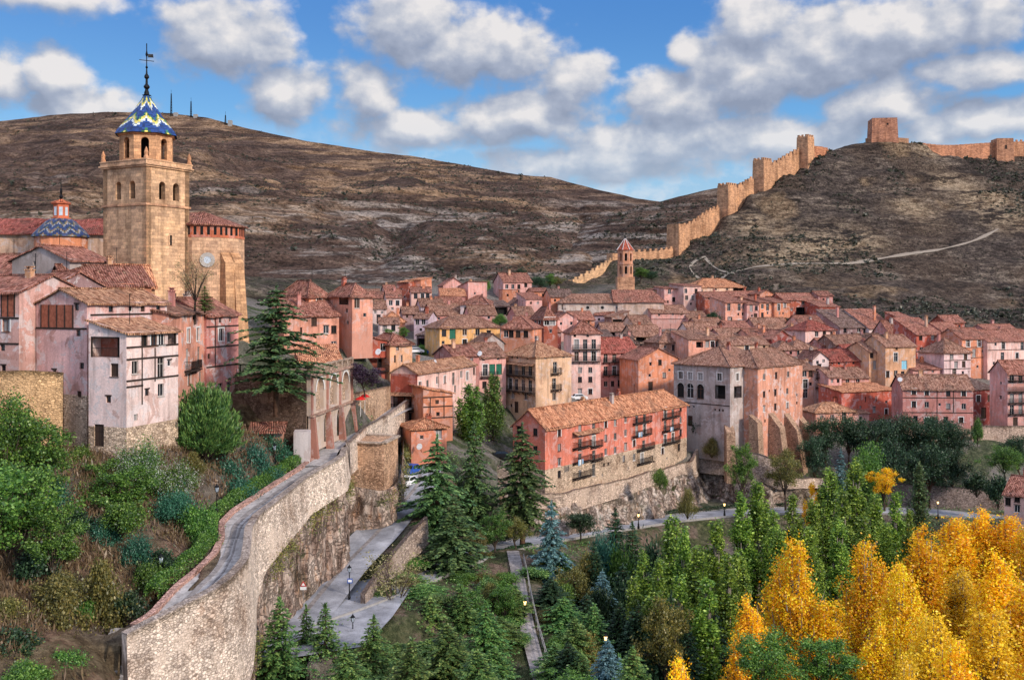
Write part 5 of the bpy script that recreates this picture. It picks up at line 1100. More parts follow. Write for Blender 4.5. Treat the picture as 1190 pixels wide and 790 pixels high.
def arch_wall(b, T, L, z0, z1, arches, t, m=0):
    """a wall slab with real arched holes; arches = (centre, springing base, width, height)"""
    arches = sorted(arches); u = 0.0
    def q(u0, a, u1, c):
        if u1-u0 < 1e-4 or c-a < 1e-4: return
        b.poly([T(u0,0,a), T(u1,0,a), T(u1,0,c), T(u0,0,c)], m); b.poly([T(u1,-t,a), T(u0,-t,a), T(u0,-t,c), T(u1,-t,c)], m)
    for c, zb, w, h in arches:
        q(u, z0, c-w/2, z1); q(c-w/2, z0, c+w/2, zb); zs = zb+h-w/2; N = 10
        arc = [(c-w/2*math.cos(math.pi*i/N), zs+w/2*math.sin(math.pi*i/N)) for i in range(N+1)]
        for (x0, y0), (x1, y1) in zip(arc, arc[1:]):
            b.poly([T(x0,0,y0), T(x1,0,y1), T(x1,0,z1), T(x0,0,z1)], m); b.poly([T(x1,-t,y1), T(x0,-t,y0), T(x0,-t,z1), T(x1,-t,z1)], m)
            b.poly([T(x0,0,y0), T(x0,-t,y0), T(x1,-t,y1), T(x1,0,y1)], m)
        for x, sg in ((c-w/2, 1), (c+w/2, -1)): b.poly([T(x,0,zb), T(x,0,zs), T(x,-t,zs), T(x,-t,zb)] if sg < 0 else [T(x,0,zb), T(x,-t,zb), T(x,-t,zs), T(x,0,zs)], m)
        b.poly([T(c-w/2,0,zb), T(c+w/2,0,zb), T(c+w/2,-t,zb), T(c-w/2,-t,zb)], m); u = c+w/2
    q(u, z0, L, z1)
    for uu in (0, L): b.poly([T(uu,0,z0), T(uu,0,z1), T(uu,-t,z1), T(uu,-t,z0)], m)
def frame4(corners):                     # the four sides of a plan polygon as T functions
    out = []
    for a, c in zip(corners, corners[1:]+corners[:1]):
        a, c = Vector((*a, 0)), Vector((*c, 0)); d = (c-a); L = d.length; d.normalize(); nn = Vector((d.y, -d.x, 0))
        out.append((lambda u, y, z, a=a, d=d, nn=nn: tuple(a+d*u+nn*y+Vector((0,0,z))), L))
    return out
TW_C = P(170, 345, 128); a_ = P(119, 345, 133.5); c_ = P(221, 345, 134.5)
sd_ = 7.9; yaw = math.atan2(c_.y-TW_C.y, c_.x-TW_C.x)
e1 = Vector((math.cos(yaw), math.sin(yaw), 0)); e2 = Vector((-e1.y, e1.x, 0)); wR = (Vector((c_.x,c_.y,0))-Vector((TW_C.x,TW_C.y,0))).length
def solve_len(px, C, dv): k = (px-CX)/F; return (k*C.y-C.x)/(dv.x-k*dv.y)
wR = solve_len(220, TW_C, e1); wL = solve_len(120, TW_C, e2)
TWO = Vector((TW_C.x, TW_C.y, 0)); tower = empty('bell_tower', TWO, yaw); tag(tower, 'tall square stone bell tower with blue and yellow zigzag tiled spire', 'bell tower', 'parts of the cathedral')
HT = lambda py, Y=128: (HY-py)/F*Y
zc, zs, zb_ = HT(192), HT(237), -5.0
sides = frame4([(0,0), (wR,0), (wR,wL), (0,wL)])
b = MB()
for i, (T, L) in enumerate(sides):
    arch_wall(b, T, L, zb_, zs, [], .8) ; arch_wall(b, T, L, zs, zc, [(L*.36, HT(230), 1.05, 2.35), (L*.68, HT(230), 1.05, 2.35)], .8)
b.poly([(.8,.8,zs+.3), (wR-.8,.8,zs+.3), (wR-.8,wL-.8,zs+.3), (.8,wL-.8,zs+.3)]); b.box(.8,.8,zs+.31,wR-.8,wL-.8,zs+.6,1)
b.box(wR*.32,wL*.32,zs+.62,wR*.68,wL*.68,zc-.2,1)
b.build('wall', [M['ashlar'], M['dark']], tower, color=(*ASH, 1))
def ring(z0, z1, o, mat, col, name):
    s = MB(); s.box(-o, -o, z0, wR+o, o, z1); s.box(-o, wL-o, z0, wR+o, wL+o, z1); s.box(-o, o, z0, o, wL-o, z1); s.box(wR-o, o, z0, wR+o, wL-o, z1); return s.build(name, mat, tower, color=(*col, 1))
ring(zs-.12, zs+.14, .16, M['ashlar'], srgb(198,158,130), 'string_course')
s = MB()
for k, (o, z0, z1) in enumerate(((.22, zc-.1, zc+.12), (.42, zc+.121, zc+.3), (.26, zc+.301, zc+.72), (.34, zc+.721, zc+.86))):
    s.box(-o, -o, z0, wR+o, .3, z1); s.box(-o, wL-.3, z0, wR+o, wL+o, z1); s.box(-o, .3, z0, .3, wL-.3, z1); s.box(wR-.3, .3, z0, wR+o, wL-.3, z1)
s.box(.3, .3, zc, wR-.3, wL-.3, zc+.3)
s.build('parapet', M['ashlar'], tower, color=(*srgb(220,184,152), 1))
for x, y in ((0,0), (wR,0), (wR,wL), (0,wL)):
    s = MB(); s.lathe([(.34,zc+.85),(.30,zc+1.15),(.22,zc+1.3),(.27,zc+1.7),(.15,zc+2.1),(.02,zc+2.4)], 8, 0, (x, y)); s.build('finial', M['ashlar'], tower, color=(*srgb(210,160,125), 1))
# octagonal belfry
cx_, cy_ = wR/2, wL/2; Ro = 3.55; z0, z1 = zc+.3, HT(157, 132)
oc = [(cx_+Ro*math.cos(math.pi/8+k*math.pi/4), cy_+Ro*math.sin(math.pi/8+k*math.pi/4)) for k in range(8)]
b = MB()
for T, L in frame4(oc): arch_wall(b, T, L, z0, z1, [(L/2, z0+.9, 1.0, 2.75)], .5)
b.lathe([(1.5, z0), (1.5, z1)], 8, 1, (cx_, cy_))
b.build('belfry', [M['ashlar'], M['dark']], tower, color=(*srgb(208,164,128), 1))
s = MB(); s.lathe([(Ro+.1,z1-.25),(Ro+.3,z1-.1),(Ro+.3,z1+.05)], 8, 0, (cx_, cy_), math.pi/8); s.build('cornice', M['ashlar'], tower, color=(*srgb(200,150,115), 1))
# the tiled spire: uv in turns and metres
prof = [(Ro+.62, z1+.0), (Ro+.35, z1+.5), (Ro-.55, z1+1.6), (Ro-1.45, z1+2.75), (Ro-2.2, z1+3.9), (.75, z1+4.8), (.4, z1+5.5)]; V = []; U = []; NS = 48; prof = [(prof[i][0]*(1-t)+prof[i+1][0]*t, prof[i][1]*(1-t)+prof[i+1][1]*t) for i in range(len(prof)-1) for t in (0,.5)]+[prof[-1]]
for r, z in prof:
    for k in range(NS+1):
        t = 2*math.pi*k/NS; ph = ((t-math.pi/8) % (math.pi/4))-math.pi/8; rr = r*math.cos(math.pi/8)/math.cos(ph); V.append((cx_+rr*math.cos(t), cy_+rr*math.sin(t), z)); U.append((k/NS*4+.25, z-z1))
link('spire', np_mesh('spire', np.array(V), grid_quads(len(prof), NS+1)[:, [0,1,2,3]], M['glaze'], False, uv=np.array(U)), tower)
s = MB(); zt_ = z1+5.1
s.lathe([(.36,zt_),(.42,zt_+0.27),(.60,zt_+0.38),(.34,zt_+0.47),(.32,zt_+0.76),(.19,zt_+1.14),(.40,zt_+1.44),(.38,zt_+1.60),(.16,zt_+1.90),(.14,zt_+2.51),(.32,zt_+2.74),(.30,zt_+2.96),(.12,zt_+3.27),(.08,zt_+3.95),(.18,zt_+4.10),(.07,zt_+4.33)], 10, 0, (cx_, cy_))
s.build('lead_finial', M['iron'], tower)
s = MB(); s.bar((cx_,cy_,zt_+4.26), (cx_,cy_,zt_+7.30), .09); s.bar((cx_-.8,cy_+.5,zt_+5.02), (cx_+.8,cy_-.5,zt_+5.02), .08); s.poly([(cx_+.2,cy_,zt_+5.47),(cx_+.9,cy_-.3,zt_+5.55),(cx_+.8,cy_-.3,zt_+6.00),(cx_+.2,cy_,zt_+5.93)]); s.lathe([(.02,zt_+5.40),(.18,zt_+5.78),(.02,zt_+6.54)], 6, 0, (cx_, cy_))
s.build('weather_vane', M['iron'], tower)
# small slit windows of the shaft
for T, L, py, f in ((sides[0][0], sides[0][1], 277, .55), (sides[0][0], sides[0][1], 346, .62), (sides[3][0], sides[3][1], 312, .5)):
    s = MB(); opening(s, T, L*f, HT(py)-.7, .4 if py < 300 else .8, 1.3, False); s.build('slit_window', [M['ashlar'], M['dark']], tower, color=(*ASH, 1))
# apse right of the tower
AC = P(236, 345, 139); ap = empty('apse', (AC.x, AC.y, 0)); tag(ap, 'rounded stone apse with white ringed round window, right of the bell tower', 'church apse', 'parts of the cathedral')
Ra = 4.9; oc = [(Ra*1.15*math.cos(math.pi/10+k*math.pi/5), Ra*math.sin(math.pi/10+k*math.pi/5)) for k in range(10)]
za, zbk = HT(277,137), HT(262,137)
b = MB(); b.hexa([(x, y, -8) for x, y in oc], [(x, y, za) for x, y in oc]); b.box(-9,-1.5,-8,-1,7,za-.01)
b.build('wall', M['ashlar'], ap, color=(*srgb(212,178,150), 1))
b = MB(); b.hexa([(x*1.01, y*1.01, za+.002) for x, y in oc], [(x*1.01, y*1.01, zbk) for x, y in oc]); b.box(-9,-1.45,za,-1,6.9,zbk-.01)
for T, L in frame4([(x*1.01, y*1.01) for x, y in oc]):
    for k in range(4): s0 = L*(k+.5)/4; b.poly([T(s0-.18,.03,za+.35), T(s0+.18,.03,za+.35), T(s0+.18,.03,zbk-.3), T(s0-.18,.03,zbk-.3)], 1)
b.build('brick_gallery', [M['plaster'], M['dark']], ap, color=(*BRK, .3))
b = MB()
for (x0, y0), (x1, y1) in zip(oc, oc[1:]+oc[:1]): slab(b, (x0*1.1,y0*1.1,zbk), (x1*1.1,y1*1.1,zbk), (0,.5,zbk+2.1), (0,.5,zbk+2.1), 1.0)
slab(b, (-9.5,-2,zbk+.1), (-1,-2,zbk+.1), (-1,2.5,zbk+2.2), (-9.5,2.5,zbk+2.2), 2.0)
b.build('roof', [M['roof'], M['timber']], ap, color=(*ROOFC['r'], 1))
def at_face(px, py, faces):              # nearest wall face on the sight line
    best = None
    for T, L in faces:
        a, c = Vector(T(0,0,0)), Vector(T(L,0,0)); a = Vector((a.x+AC.x, a.y+AC.y)); c = Vector((c.x+AC.x, c.y+AC.y)); U = (c-a).normalized(); k = (px-CX)/F; den = U.x-k*U.y
        u = (k*a.y-a.x)/den; t = a.y+u*U.y
        if -.01 < u < L+.01 and (best is None or t < best[3]): best = (T, u, (HY-py)/F*t, t)
    return best
T, u, z, _ = at_face(241, 302, frame4(oc))
s = MB(); N = 18
for k in range(N):
    t0, t1 = 2*math.pi*k/N, 2*math.pi*(k+1)/N; f = lambda r, t, o: T(u+r*math.cos(t), o, z+r*math.sin(t))
    s.poly([f(.48,t0,.12), f(1.0,t0,.16), f(1.0,t1,.16), f(.48,t1,.12)]); s.poly([f(1.0,t0,.16), f(1.0,t0,-.02), f(1.0,t1,-.02), f(1.0,t1,.16)]); s.poly([f(0,t0,.06), f(.5,t0,.06), f(.5,t1,.06)], 1)
s.build('round_window', [M['frame'], M['lamp_glass']], ap)
for px, r0 in ((262, 1.0), (279, 1.3)):
    T, u, z, _ = at_face(min(px, 272), 320, frame4(oc)); s = MB(); s.hexa([T(u-.9,-.8,-8), T(u+.9,-.8,-8), T(u+.9,1.9*r0,-8), T(u-.9,1.9*r0,-8)], [T(u-.8,-.8,za-1.0), T(u+.8,-.8,za-1.0), T(u+.8,1.1,za-3.4), T(u-.8,1.1,za-3.4)]); s.build('buttress', M['ashlar'], ap, color=(*srgb(206,166,130), 1))
# nave and dome behind
nv = empty('nave', (-75,150,0), rad(3)); tag(nv, 'long low nave with weathered red roof behind the dome, left of the tower', 'church nave', 'parts of the cathedral')
zt_ = HT(271,150); b = MB(); b.box(-20,0,-6,27,10,zt_); b.build('wall', M['plaster'], nv, color=(*srgb(196,160,134), .6))
b = MB(); slab(b, (-20.5,-.6,zt_-.1), (27.5,-.6,zt_-.1), (27.5,5,zt_+2.6), (-20.5,5,zt_+2.6), 4.0); slab(b, (27.5,10.6,zt_-.1), (-20.5,10.6,zt_-.1), (-20.5,5,zt_+2.6), (27.5,5,zt_+2.6), 4.0)
b.build('roof', [M['roof'], M['timber']], nv, color=(*ROOFC['k'], 1))
dc = P(71, 345, 132); dm = empty('dome', (dc.x, dc.y, 0)); tag(dm, 'low dome of blue glazed tiles with brick lantern, left of the tower', 'dome', 'parts of the cathedral')
Yd = 132; q = lambda py: HT(py, Yd); Rd = 3.25
b = MB(); b.lathe([(Rd,-3),(Rd,q(276))], 16); b.build('drum', M['plaster'], dm, color=(*srgb(208,136,100), .6))
prof = [(Rd+.35,q(276)),(Rd+.3,q(274)),(Rd-.2,q(268.5)),(Rd-.9,q(262)),(1.8,q(257)),(1.2,q(254.5))]; V = []; U = []
for r, z in prof:
    for k in range(25): t = 2*math.pi*k/24; V.append((r*math.cos(t), r*math.sin(t), z)); U.append((k/24*3, z-q(276)))
link('tiled_shell', np_mesh('tiled_shell', np.array(V), grid_quads(len(prof), 25), M['dome_glaze'], True, uv=np.array(U)), dm)
b = MB(); b.lathe([(1.25,q(255)),(1.3,q(253.5)),(1.0,q(253)),(1.0,q(238)),(1.3,q(237)),(1.3,q(236))], 8, 0)
for T, L in frame4([(1.0*math.cos(k*math.pi/4), 1.0*math.sin(k*math.pi/4)) for k in range(8)]): b.poly([T(L*.22,.03,q(251)), T(L*.78,.03,q(251)), T(L*.78,.03,q(241)), T(L*.22,.03,q(241))], 1)
b.lathe([(1.35,q(236)+.002),(.5,q(233)),(.12,q(231.5))], 8, 2); b.build('lantern', [M['plaster'], M['lamp_glass'], M['roof']], dm, color=(*srgb(206,116,84), .2))
b = MB(); b.lathe([(.12,q(231.6)),(.3,q(229)),(.1,q(226)),(.2,q(223)),(.05,q(218)),(.03,q(205))], 6); b.build('finial', M['iron'], dm)

# ---------------------------------------------------------------- terrace with arcades
tc = [P(361,345,122), P(409,345,140)]; A2, B2 = Vector((tc[0].x, tc[0].y, 0)), Vector((tc[1].x, tc[1].y, 0))
ter = empty('arcaded_terrace', (A2.x, A2.y, 0)); tag(ter, 'terrace wall with three tall blind arches, balustrade and stone flank behind the cedar', 'terrace')
LF = P(262, 345, 128); q4 = [Vector((LF.x-A2.x, LF.y-A2.y, 0)), Vector((0,0,0)), B2-A2, B2-A2+Vector((-9,4,0)), Vector((LF.x-A2.x, LF.y-A2.y+10, 0))]
zt_, zm, zl = -9.7, -14.6, -19.2
fr = frame4([(v.x, v.y) for v in q4])
b = MB(); T, L = fr[1]
arch_wall(b, T, L, zm, zt_, [(L*f, zm+.35, L*.17, 4.0) for f in (.2, .52, .82)], .5); arch_wall(b, T, L, zl, zm, [(L*f, zl+.6, L*.13, 3.6) for f in (.36, .67, .93)][:2], .3)
for i in (1, 2): pass
bk = [T(0,-.52,zl), T(L,-.52,zl), T(L,-.52,zt_), T(0,-.52,zt_)]; b.poly(bk, 1)
b.build('arcade_wall', [M['plaster'], M['rubble']], ter, color=(*srgb(210,186,166), .9))
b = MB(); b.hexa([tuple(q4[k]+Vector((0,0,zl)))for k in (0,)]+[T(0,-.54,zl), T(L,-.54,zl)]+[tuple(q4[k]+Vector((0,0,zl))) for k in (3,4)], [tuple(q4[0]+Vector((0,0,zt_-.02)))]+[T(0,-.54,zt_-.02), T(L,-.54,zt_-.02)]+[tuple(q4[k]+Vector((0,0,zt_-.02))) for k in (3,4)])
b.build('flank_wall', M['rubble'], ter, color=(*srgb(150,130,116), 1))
for f in (.015, .36, .67, .985):
    s = MB(); s.hexa([T(L*f-.35,.0,zl-1), T(L*f+.35,.0,zl-1), T(L*f+.35,1.0,zl-1), T(L*f-.35,1.0,zl-1)], [T(L*f-.3,0,zm), T(L*f+.3,0,zm), T(L*f+.3,.45,zm), T(L*f-.3,.45,zm)]); s.build('buttress', M['plaster'], ter, color=(*srgb(176,118,100), .9))
    s = MB(); s.hexa([T(L*f-.22,0,zm+.01), T(L*f+.22,0,zm+.01), T(L*f+.22,.22,zm+.01), T(L*f-.22,.22,zm+.01)], [T(L*f-.22,0,zt_-.25), T(L*f+.22,0,zt_-.25), T(L*f+.22,.22,zt_-.25), T(L*f-.22,.22,zt_-.25)]); s.build('pilaster', M['plaster'], ter, color=(*srgb(184,128,112), .7))
for f in (.2, .52, .82):
    s = MB(); N = 12; r = L*.085
    for k in range(N):
        a0, a1 = math.pi*k/N, math.pi*(k+1)/N; zc_ = zm+.35+4.0-r; s.poly([T(L*f+r*math.cos(a0),.08,zc_+r*math.sin(a0)), T(L*f+r*1.25*math.cos(a0),.08,zc_+r*1.25*math.sin(a0)), T(L*f+r*1.25*math.cos(a1),.08,zc_+r*1.25*math.sin(a1)), T(L*f+r*math.cos(a1),.08,zc_+r*math.sin(a1))])
    s.build('arch_surround', M['whiteframe'], ter)
s = MB(); s.hexa([T(-.2,.02,zm-.1), T(L,.02,zm-.1), T(L,.5,zm-.1), T(-.2,.5,zm-.1)], [T(-.2,.02,zm+.12), T(L,.02,zm+.12), T(L,.5,zm+.12), T(-.2,.5,zm+.12)]); s.hexa([T(-.3,-.5,zt_-.2), T(L,-.5,zt_-.2), T(L,.35,zt_-.2), T(-.3,.35,zt_-.2)], [T(-.3,-.5,zt_+.1), T(L,-.5,zt_+.1), T(L,.35,zt_+.1), T(-.3,.35,zt_+.1)]); s.build('cornice', M['stone'], ter, color=(*srgb(190,160,146), 1))
s = MB(); nb = 7
for i in range(nb+1): f = i/nb; s.hexa([T(L*f-.3,-.35,zt_+.1), T(L*f+.3,-.35,zt_+.1), T(L*f+.3,.15,zt_+.1), T(L*f-.3,.15,zt_+.1)], [T(L*f-.3,-.35,zt_+1.25), T(L*f+.3,-.35,zt_+1.25), T(L*f+.3,.15,zt_+1.25), T(L*f-.3,.15,zt_+1.25)])
for i in range(nb*6):
    if i % 6: f = i/(nb*6); s.bar(T(L*f,-.1,zt_+.1), T(L*f,-.1,zt_+1.0), .12)
s.hexa([T(-.3,-.3,zt_+1.0), T(L,-.3,zt_+1.0), T(L,.1,zt_+1.0), T(-.3,.1,zt_+1.0)], [T(-.3,-.3,zt_+1.15), T(L,-.3,zt_+1.15), T(L,.1,zt_+1.15), T(-.3,.1,zt_+1.15)]); s.build('balustrade', M['stone'], ter, color=(*srgb(196,176,160), 1))
T0, L0 = fr[0]; s = MB(); nb = int(L0/2)
for i in range(nb+1): s.bar(T0(L0*i/nb,-.2,zt_-.02), T0(L0*i/nb,-.2,zt_+1.1), .14)
for i in range(int(L0/.22)): s.bar(T0(.22*i,-.2,zt_+.1), T0(.22*i,-.2,zt_+1.0), .03)
s.bar(T0(0,-.2,zt_+1.05), T0(L0,-.2,zt_+1.05), .08); s.build('railing', M['iron'], ter)
s = MB(); u_ = L0*.70; s.poly([T0(u_-.6,.02,-18), T0(u_+.6,.02,-18), T0(u_+.6,.02,-14.4), T0(u_-.6,.02,-14.4)]); s.build('door', M['dark'], ter)
# white plastered block at the foot of the arcade
b = MB(); f0 = P(344,345,119.5); b.box(0,0,-21.5,1.9,2.4,-16.2); o = b.build('garden_store', M['plaster'], loc=(-26.2, 119.4, 0), rz=rad(8), color=(*srgb(216,204,200), .9)); tag(o, 'small whitewashed block at the foot of the arcaded terrace', 'outbuilding')
# little hut with tiled roof beside the yew
ht = empty('garden_hut', (P(310,345,119).x, 119, -18.4), rad(8)); tag(ht, 'tiny garden hut with tiled roof and dark doorway below the cedar', 'hut')
b = MB(); wall_panel(b, 'F', 3.6, 2.6, -2, 2.5, [(.8,2.6,.1,1.9,1.0)], 0); wall_panel(b, 'L', 3.6, 2.6, -2, 2.5, [], 0); wall_panel(b, 'R', 3.6, 2.6, -2, 2.5, [], 0); b.build('wall', M['plaster'], ht, loc=(-1.8,0,0), color=(*srgb(190,140,116), .7))
b = MB(); slab(b, (-2.2,-.7,2.3), (2.2,-.7,2.3), (2.2,2.9,3.2), (-2.2,2.9,3.2), 1); b.build('roof', [M['roof'], M['timber']], ht, color=(*ROOFC['r'], 1))
# steps between the old houses and the terrace
b = MB(); s0 = P(282,345,127)
for i in range(22): b.box(0, i*.33, -19, 2.6, i*.33+.34, -18.2+i*.3)
o = b.build('stairs', M['cobble'], loc=(s0.x-3.2, 122, 0), color=(1,1,1,1)); tag(o, 'long grey stone stairs between the rose house and the terrace', 'stairs')
b = MB(); b.hexa([(0,0,-19.5),(.5,0,-19.5),(.5,7.4,-19.5),(0,7.4,-19.5)], [(0,0,-17.3),(.5,0,-17.3),(.5,7.4,-10.6),(0,7.4,-10.6)]); tag(b.build('stair_wall', M['rubble'], loc=(s0.x-.55, 122, 0), color=(*srgb(206,170,130), 1)), 'sloping tan parapet wall beside the long grey stairs', 'wall')
masonry('street_wall', 'high tan wall along the walkway right of the arcades', 'wall', resample([(B2.x+.1,B2.y+.2,-13.6),(-20.6,150,-13.9),(-19.8,162,-14.5)], .8), -19.4, .6, M['rubble'], srgb(206,176,150), .1)

# ---------------------------------------------------------------- buttresses of the palace
def butt(px, Y, z1, w, out, lab, slope=.5, rz=rad(46), zb=-40):
    o = P(px, 345, Y); b = MB(); b.hexa([(-w/2,-out,zb-z1),(w/2,-out,zb-z1),(w/2,1.2,zb-z1),(-w/2,1.2,zb-z1)], [(-w/2,-out*slope,-out*.9),(w/2,-out*slope,-out*.9),(w/2,1.2,0),(-w/2,1.2,0)])
    ob = b.build('buttress', M['stone'], PB); ob.color = (*srgb(186,156,134), 1)
    ob.matrix_parent_inverse = PB.matrix_basis.inverted(); ob.location = (o.x, o.y, z1); ob.rotation_euler = (0, 0, rz)
    return ob
for px, Y, py, w, out in ((879,205.6,482,2.0,1.6), (899,209.5,476,2.2,4.0), (918,214,478,2.0,4.2), (934,219,482,2.2,3.6)): butt(px, Y, (HY-py)/F*Y, w, out, '')
butt(848, 204.4, (HY-494)/F*204.4, 1.8, 1.5, '', .8, rad(0), -38)

# ---------------------------------------------------------------- church below the castle hill
ch = empty('parish_church', P(649,368,312)); tag(ch, 'pale church with long brown roof and round windows in the upper town', 'church')
Y0 = 312; sx_ = lambda px, Y: (px-649)*Y/F; z_ = lambda py: (HY-py)/F*Y0 - ch.location.z; wN = 18.5
b = MB(); wall_panel(b, 'F', wN, 10, -6, z_(351.5), [(1.0,1.35,z_(360),z_(354),.25)], 0); wall_panel(b, 'L', wN, 10, -6, z_(351.5), [], 0); wall_panel(b, 'R', wN, 10, -6, z_(351.5), [], 0)
b.build('wall', M['plaster'], ch, color=(*srgb(206,186,170), .7))
b = MB(); e = z_(351.5); t = z_(341); slab(b, (-.6,-.6,e-.1), (wN+.2,-.6,e-.1), (wN+.2,5,t), (4.5,5,t), 2); slab(b, (-.6,10.6,e-.1), (-.6,-.6,e-.1), (4.5,5,t), (4.5,5,t), 2); slab(b, (wN,10.6,e-.1), (-.6,10.6,e-.1), (4.5,5,t), (wN,5,t), 2); b.build('roof', [M['roof'], M['timber']], ch, color=(*ROOFC['b'], 1))
for px in (683, 700, 718):
    x = sx_(px, Y0); s = MB(); N = 14
    for k in range(N):
        t0, t1 = 2*math.pi*k/N, 2*math.pi*(k+1)/N; f = lambda r, a: (x+r*math.cos(a), -.05, z_(357.4)+r*math.sin(a)); s.poly([f(.5,t0), f(.72,t0), f(.72,t1), f(.5,t1)]); s.poly([(x,-.03,z_(357.4)), (f(.5,t0)[0],-.03,f(.5,t0)[2]), (f(.5,t1)[0],-.03,f(.5,t1)[2])], 1)
    s.build('round_window', [M['frame'], M['dark']], ch)
b = MB(); b.box(wN+.01,-.5,-6,33,11,z_(350.5)); b.build('transept_wall', M['plaster'], ch, color=(*srgb(210,180,160), .6))
b = MB(); e, t = z_(350.5), z_(336.5); slab(b, (wN-1.4,-1.1,e-.15), (34,-1.1,e-.15), (30,5.2,t), (wN-1.4,5.2,t), 5); slab(b, (34,-1.1,e-.15), (34,11.6,e-.15), (30,5.2,t), (30,5.2,t), 5); slab(b, (34,11.6,e-.15), (wN-1.4,11.6,e-.15), (wN-1.4,5.2,t), (30,5.2,t), 5); b.poly([(wN-1.3,0,e), (wN-1.3,10.5,e), (wN-1.3,5.2,t-.2)]); b.build('transept_roof', [M['roof'], M['timber']], ch, color=(*ROOFC['r'], 1))
bt = empty('church_tower', P(726.5,336,338)); tag(bt, 'slim hexagonal brick church tower with pointed red roof below the castle wall', 'bell tower')
zz = lambda py: (336-py)/F*338; b = MB(); b.box(-2.9,-2.9,-10,2.9,2.9,zz(322)); b.build('base', M['ashlar'], bt, color=(*srgb(200,158,130), 1))
for z0, z1, r, nm, col in ((zz(322)+.002, zz(307), 2.75, 'lower_stage', srgb(194,142,112)), (zz(307)+.002, zz(291), 2.65, 'belfry', srgb(196,138,108))):
    oc = [(r*math.cos(k*math.pi/4+math.pi/8), r*math.sin(k*math.pi/4+math.pi/8)) for k in range(8)]; b = MB()
    for T, L in frame4(oc): arch_wall(b, T, L, z0, z1, [(L/2, z0+1.0, .85, min(2.6, z1-z0-1.6))], .4)
    b.lathe([(1.2, z0), (1.2, z1)], 8, 1); b.lathe([(r+.12, z1-.3), (r+.2, z1-.15), (r+.2, z1-.01)], 8, 0, ph=math.pi/8); b.build(nm, [M['plaster'], M['dark']], bt, color=(*col, .3))
b = MB(); b.lathe([(3.1,zz(291)+.003),(1.6,zz(284)),(.2,zz(277.5))], 8, 0, ph=math.pi/8); b.build('spire', M['roof'], bt, color=(*srgb(176,92,74), 1))
b = MB()
for k in range(8): a = math.pi/8+k*math.pi/4; b.bar((3.15*math.cos(a),3.15*math.sin(a),zz(291)+.08), (.2*math.cos(a),.2*math.sin(a),zz(277.5)+.08), .12)
b.build('spire_ribs', M['whiteframe'], bt); b = MB(); b.lathe([(.22,zz(277.6)),(.3,zz(276)),(.05,zz(274)),(.04,zz(269))], 6); b.build('finial', M['iron'], bt)

# ---------------------------------------------------------------- castle walls
CW = (*srgb(200,158,126), 1)
def merlons(b, T, L, z, t, step=1.5, w=.8, h=.9):
    n = max(1, int(L/step))
    for i in range(n):
        u = (i+.5)*L/n; b.hexa([T(u-w/2,-t,z), T(u+w/2,-t,z), T(u+w/2,0,z), T(u-w/2,0,z)], [T(u-w/2,-t,z+h), T(u+w/2,-t,z+h), T(u+w/2,0,z+h), T(u-w/2,0,z+h)])
def curtain(pts, label, h=None, t=1.1, mer=True, col=CW):
    """stretch of town wall: (bearing, top in the photo, distance) along its crest"""
    V_ = [P(*p) for p in pts]; r = empty('town_wall', V_[0]); tag(r, label, 'town wall', 'castle walls on the hill'); o = V_[0]; b = MB(); m = MB()
    pp = resample([(v.x-o.x, v.y-o.y, v.z-o.z) for v in V_], 2.5); nst = len(pp)
    for i, (a, c) in enumerate(zip(pp, pp[1:])):
        a, c = Vector(a), Vector(c); d = Vector((c.x-a.x, c.y-a.y, 0)); L = d.length; d.normalize(); nn = Vector((d.y,-d.x,0)); zt = (a.z+c.z)/2
        ga = min(gz(o.x+a.x, o.y+a.y-2), gz(o.x+a.x, o.y+a.y))-o.z-3; gc = min(gz(o.x+c.x, o.y+c.y-2), gz(o.x+c.x, o.y+c.y))-o.z-3
        b.hexa([a*1-nn*t+Vector((0,0,ga-a.z)), a+nn*.3+Vector((0,0,ga-a.z)), c+nn*.3+Vector((0,0,gc-c.z)), c-nn*t+Vector((0,0,gc-c.z))], [Vector((a.x,a.y,zt))-nn*t, Vector((a.x,a.y,zt)), Vector((c.x,c.y,zt)), Vector((c.x,c.y,zt))-nn*t])
        if mer:
            T = lambda u, y, z, a=a, d=d, nn=nn: tuple(Vector((a.x,a.y,0))+d*u+nn*y+Vector((0,0,z))); merlons(m, T, L, zt+.002, .5, 1.9, 1.0, .95)
    for f_, mm in zip(m.f, m.m): b.poly([m.v[i_] for i_ in f_])
    b.build('wall', M['ashlar'], r, color=col); return r

def wtower(px, pt, pb, Y, w, label, d=None, mer=True, open_=False, rz=.5, col=CW, name='wall_tower', wins=()):
    base = P(px, pb, Y); h = (pb-pt)/F*Y; r = empty(name, base, rz); tag(r, label, 'tower', 'castle walls on the hill'); d = d or w; b = MB()
    k = .06*w; b.hexa([(-w/2-k,-d/2-k,-7),(w/2+k,-d/2-k,-7),(w/2+k,d/2+k,-7),(-w/2-k,d/2+k,-7)], [(-w/2,-d/2,h),(w/2,-d/2,h),(w/2,d/2,h),(-w/2,d/2,h)]); 
    if mer:
        for T, L in frame4([(-w/2,-d/2),(w/2,-d/2),(w/2,d/2),(-w/2,d/2)]): merlons(b, T, L, h+.002, .5, 1.6, .85, 1.0)
    b.build('wall', M['ashlar'], r, color=col)
    for x, z in wins:
        s = MB(); T = frame4([(-w/2-.12,-d/2-.12),(w/2,-d/2-.12),(w/2,d/2),(-w/2,d/2)])[0][0]; opening(s, T, w*x, h*z, .9, 2.0); s.build('window', [M['ashlar'], M['dark']], r, color=col)
    return r
curtain([(651,334,384),(668,325,386),(690,314,390),(712,301,398)], 'lowest battlemented stretch of wall climbing left of the slim church tower', col=(*srgb(214,178,142),1))
wtower(716.5,295,306,402,6.0, 'low square wall tower right behind the slim church tower', h if False else None, False, rz=.3)
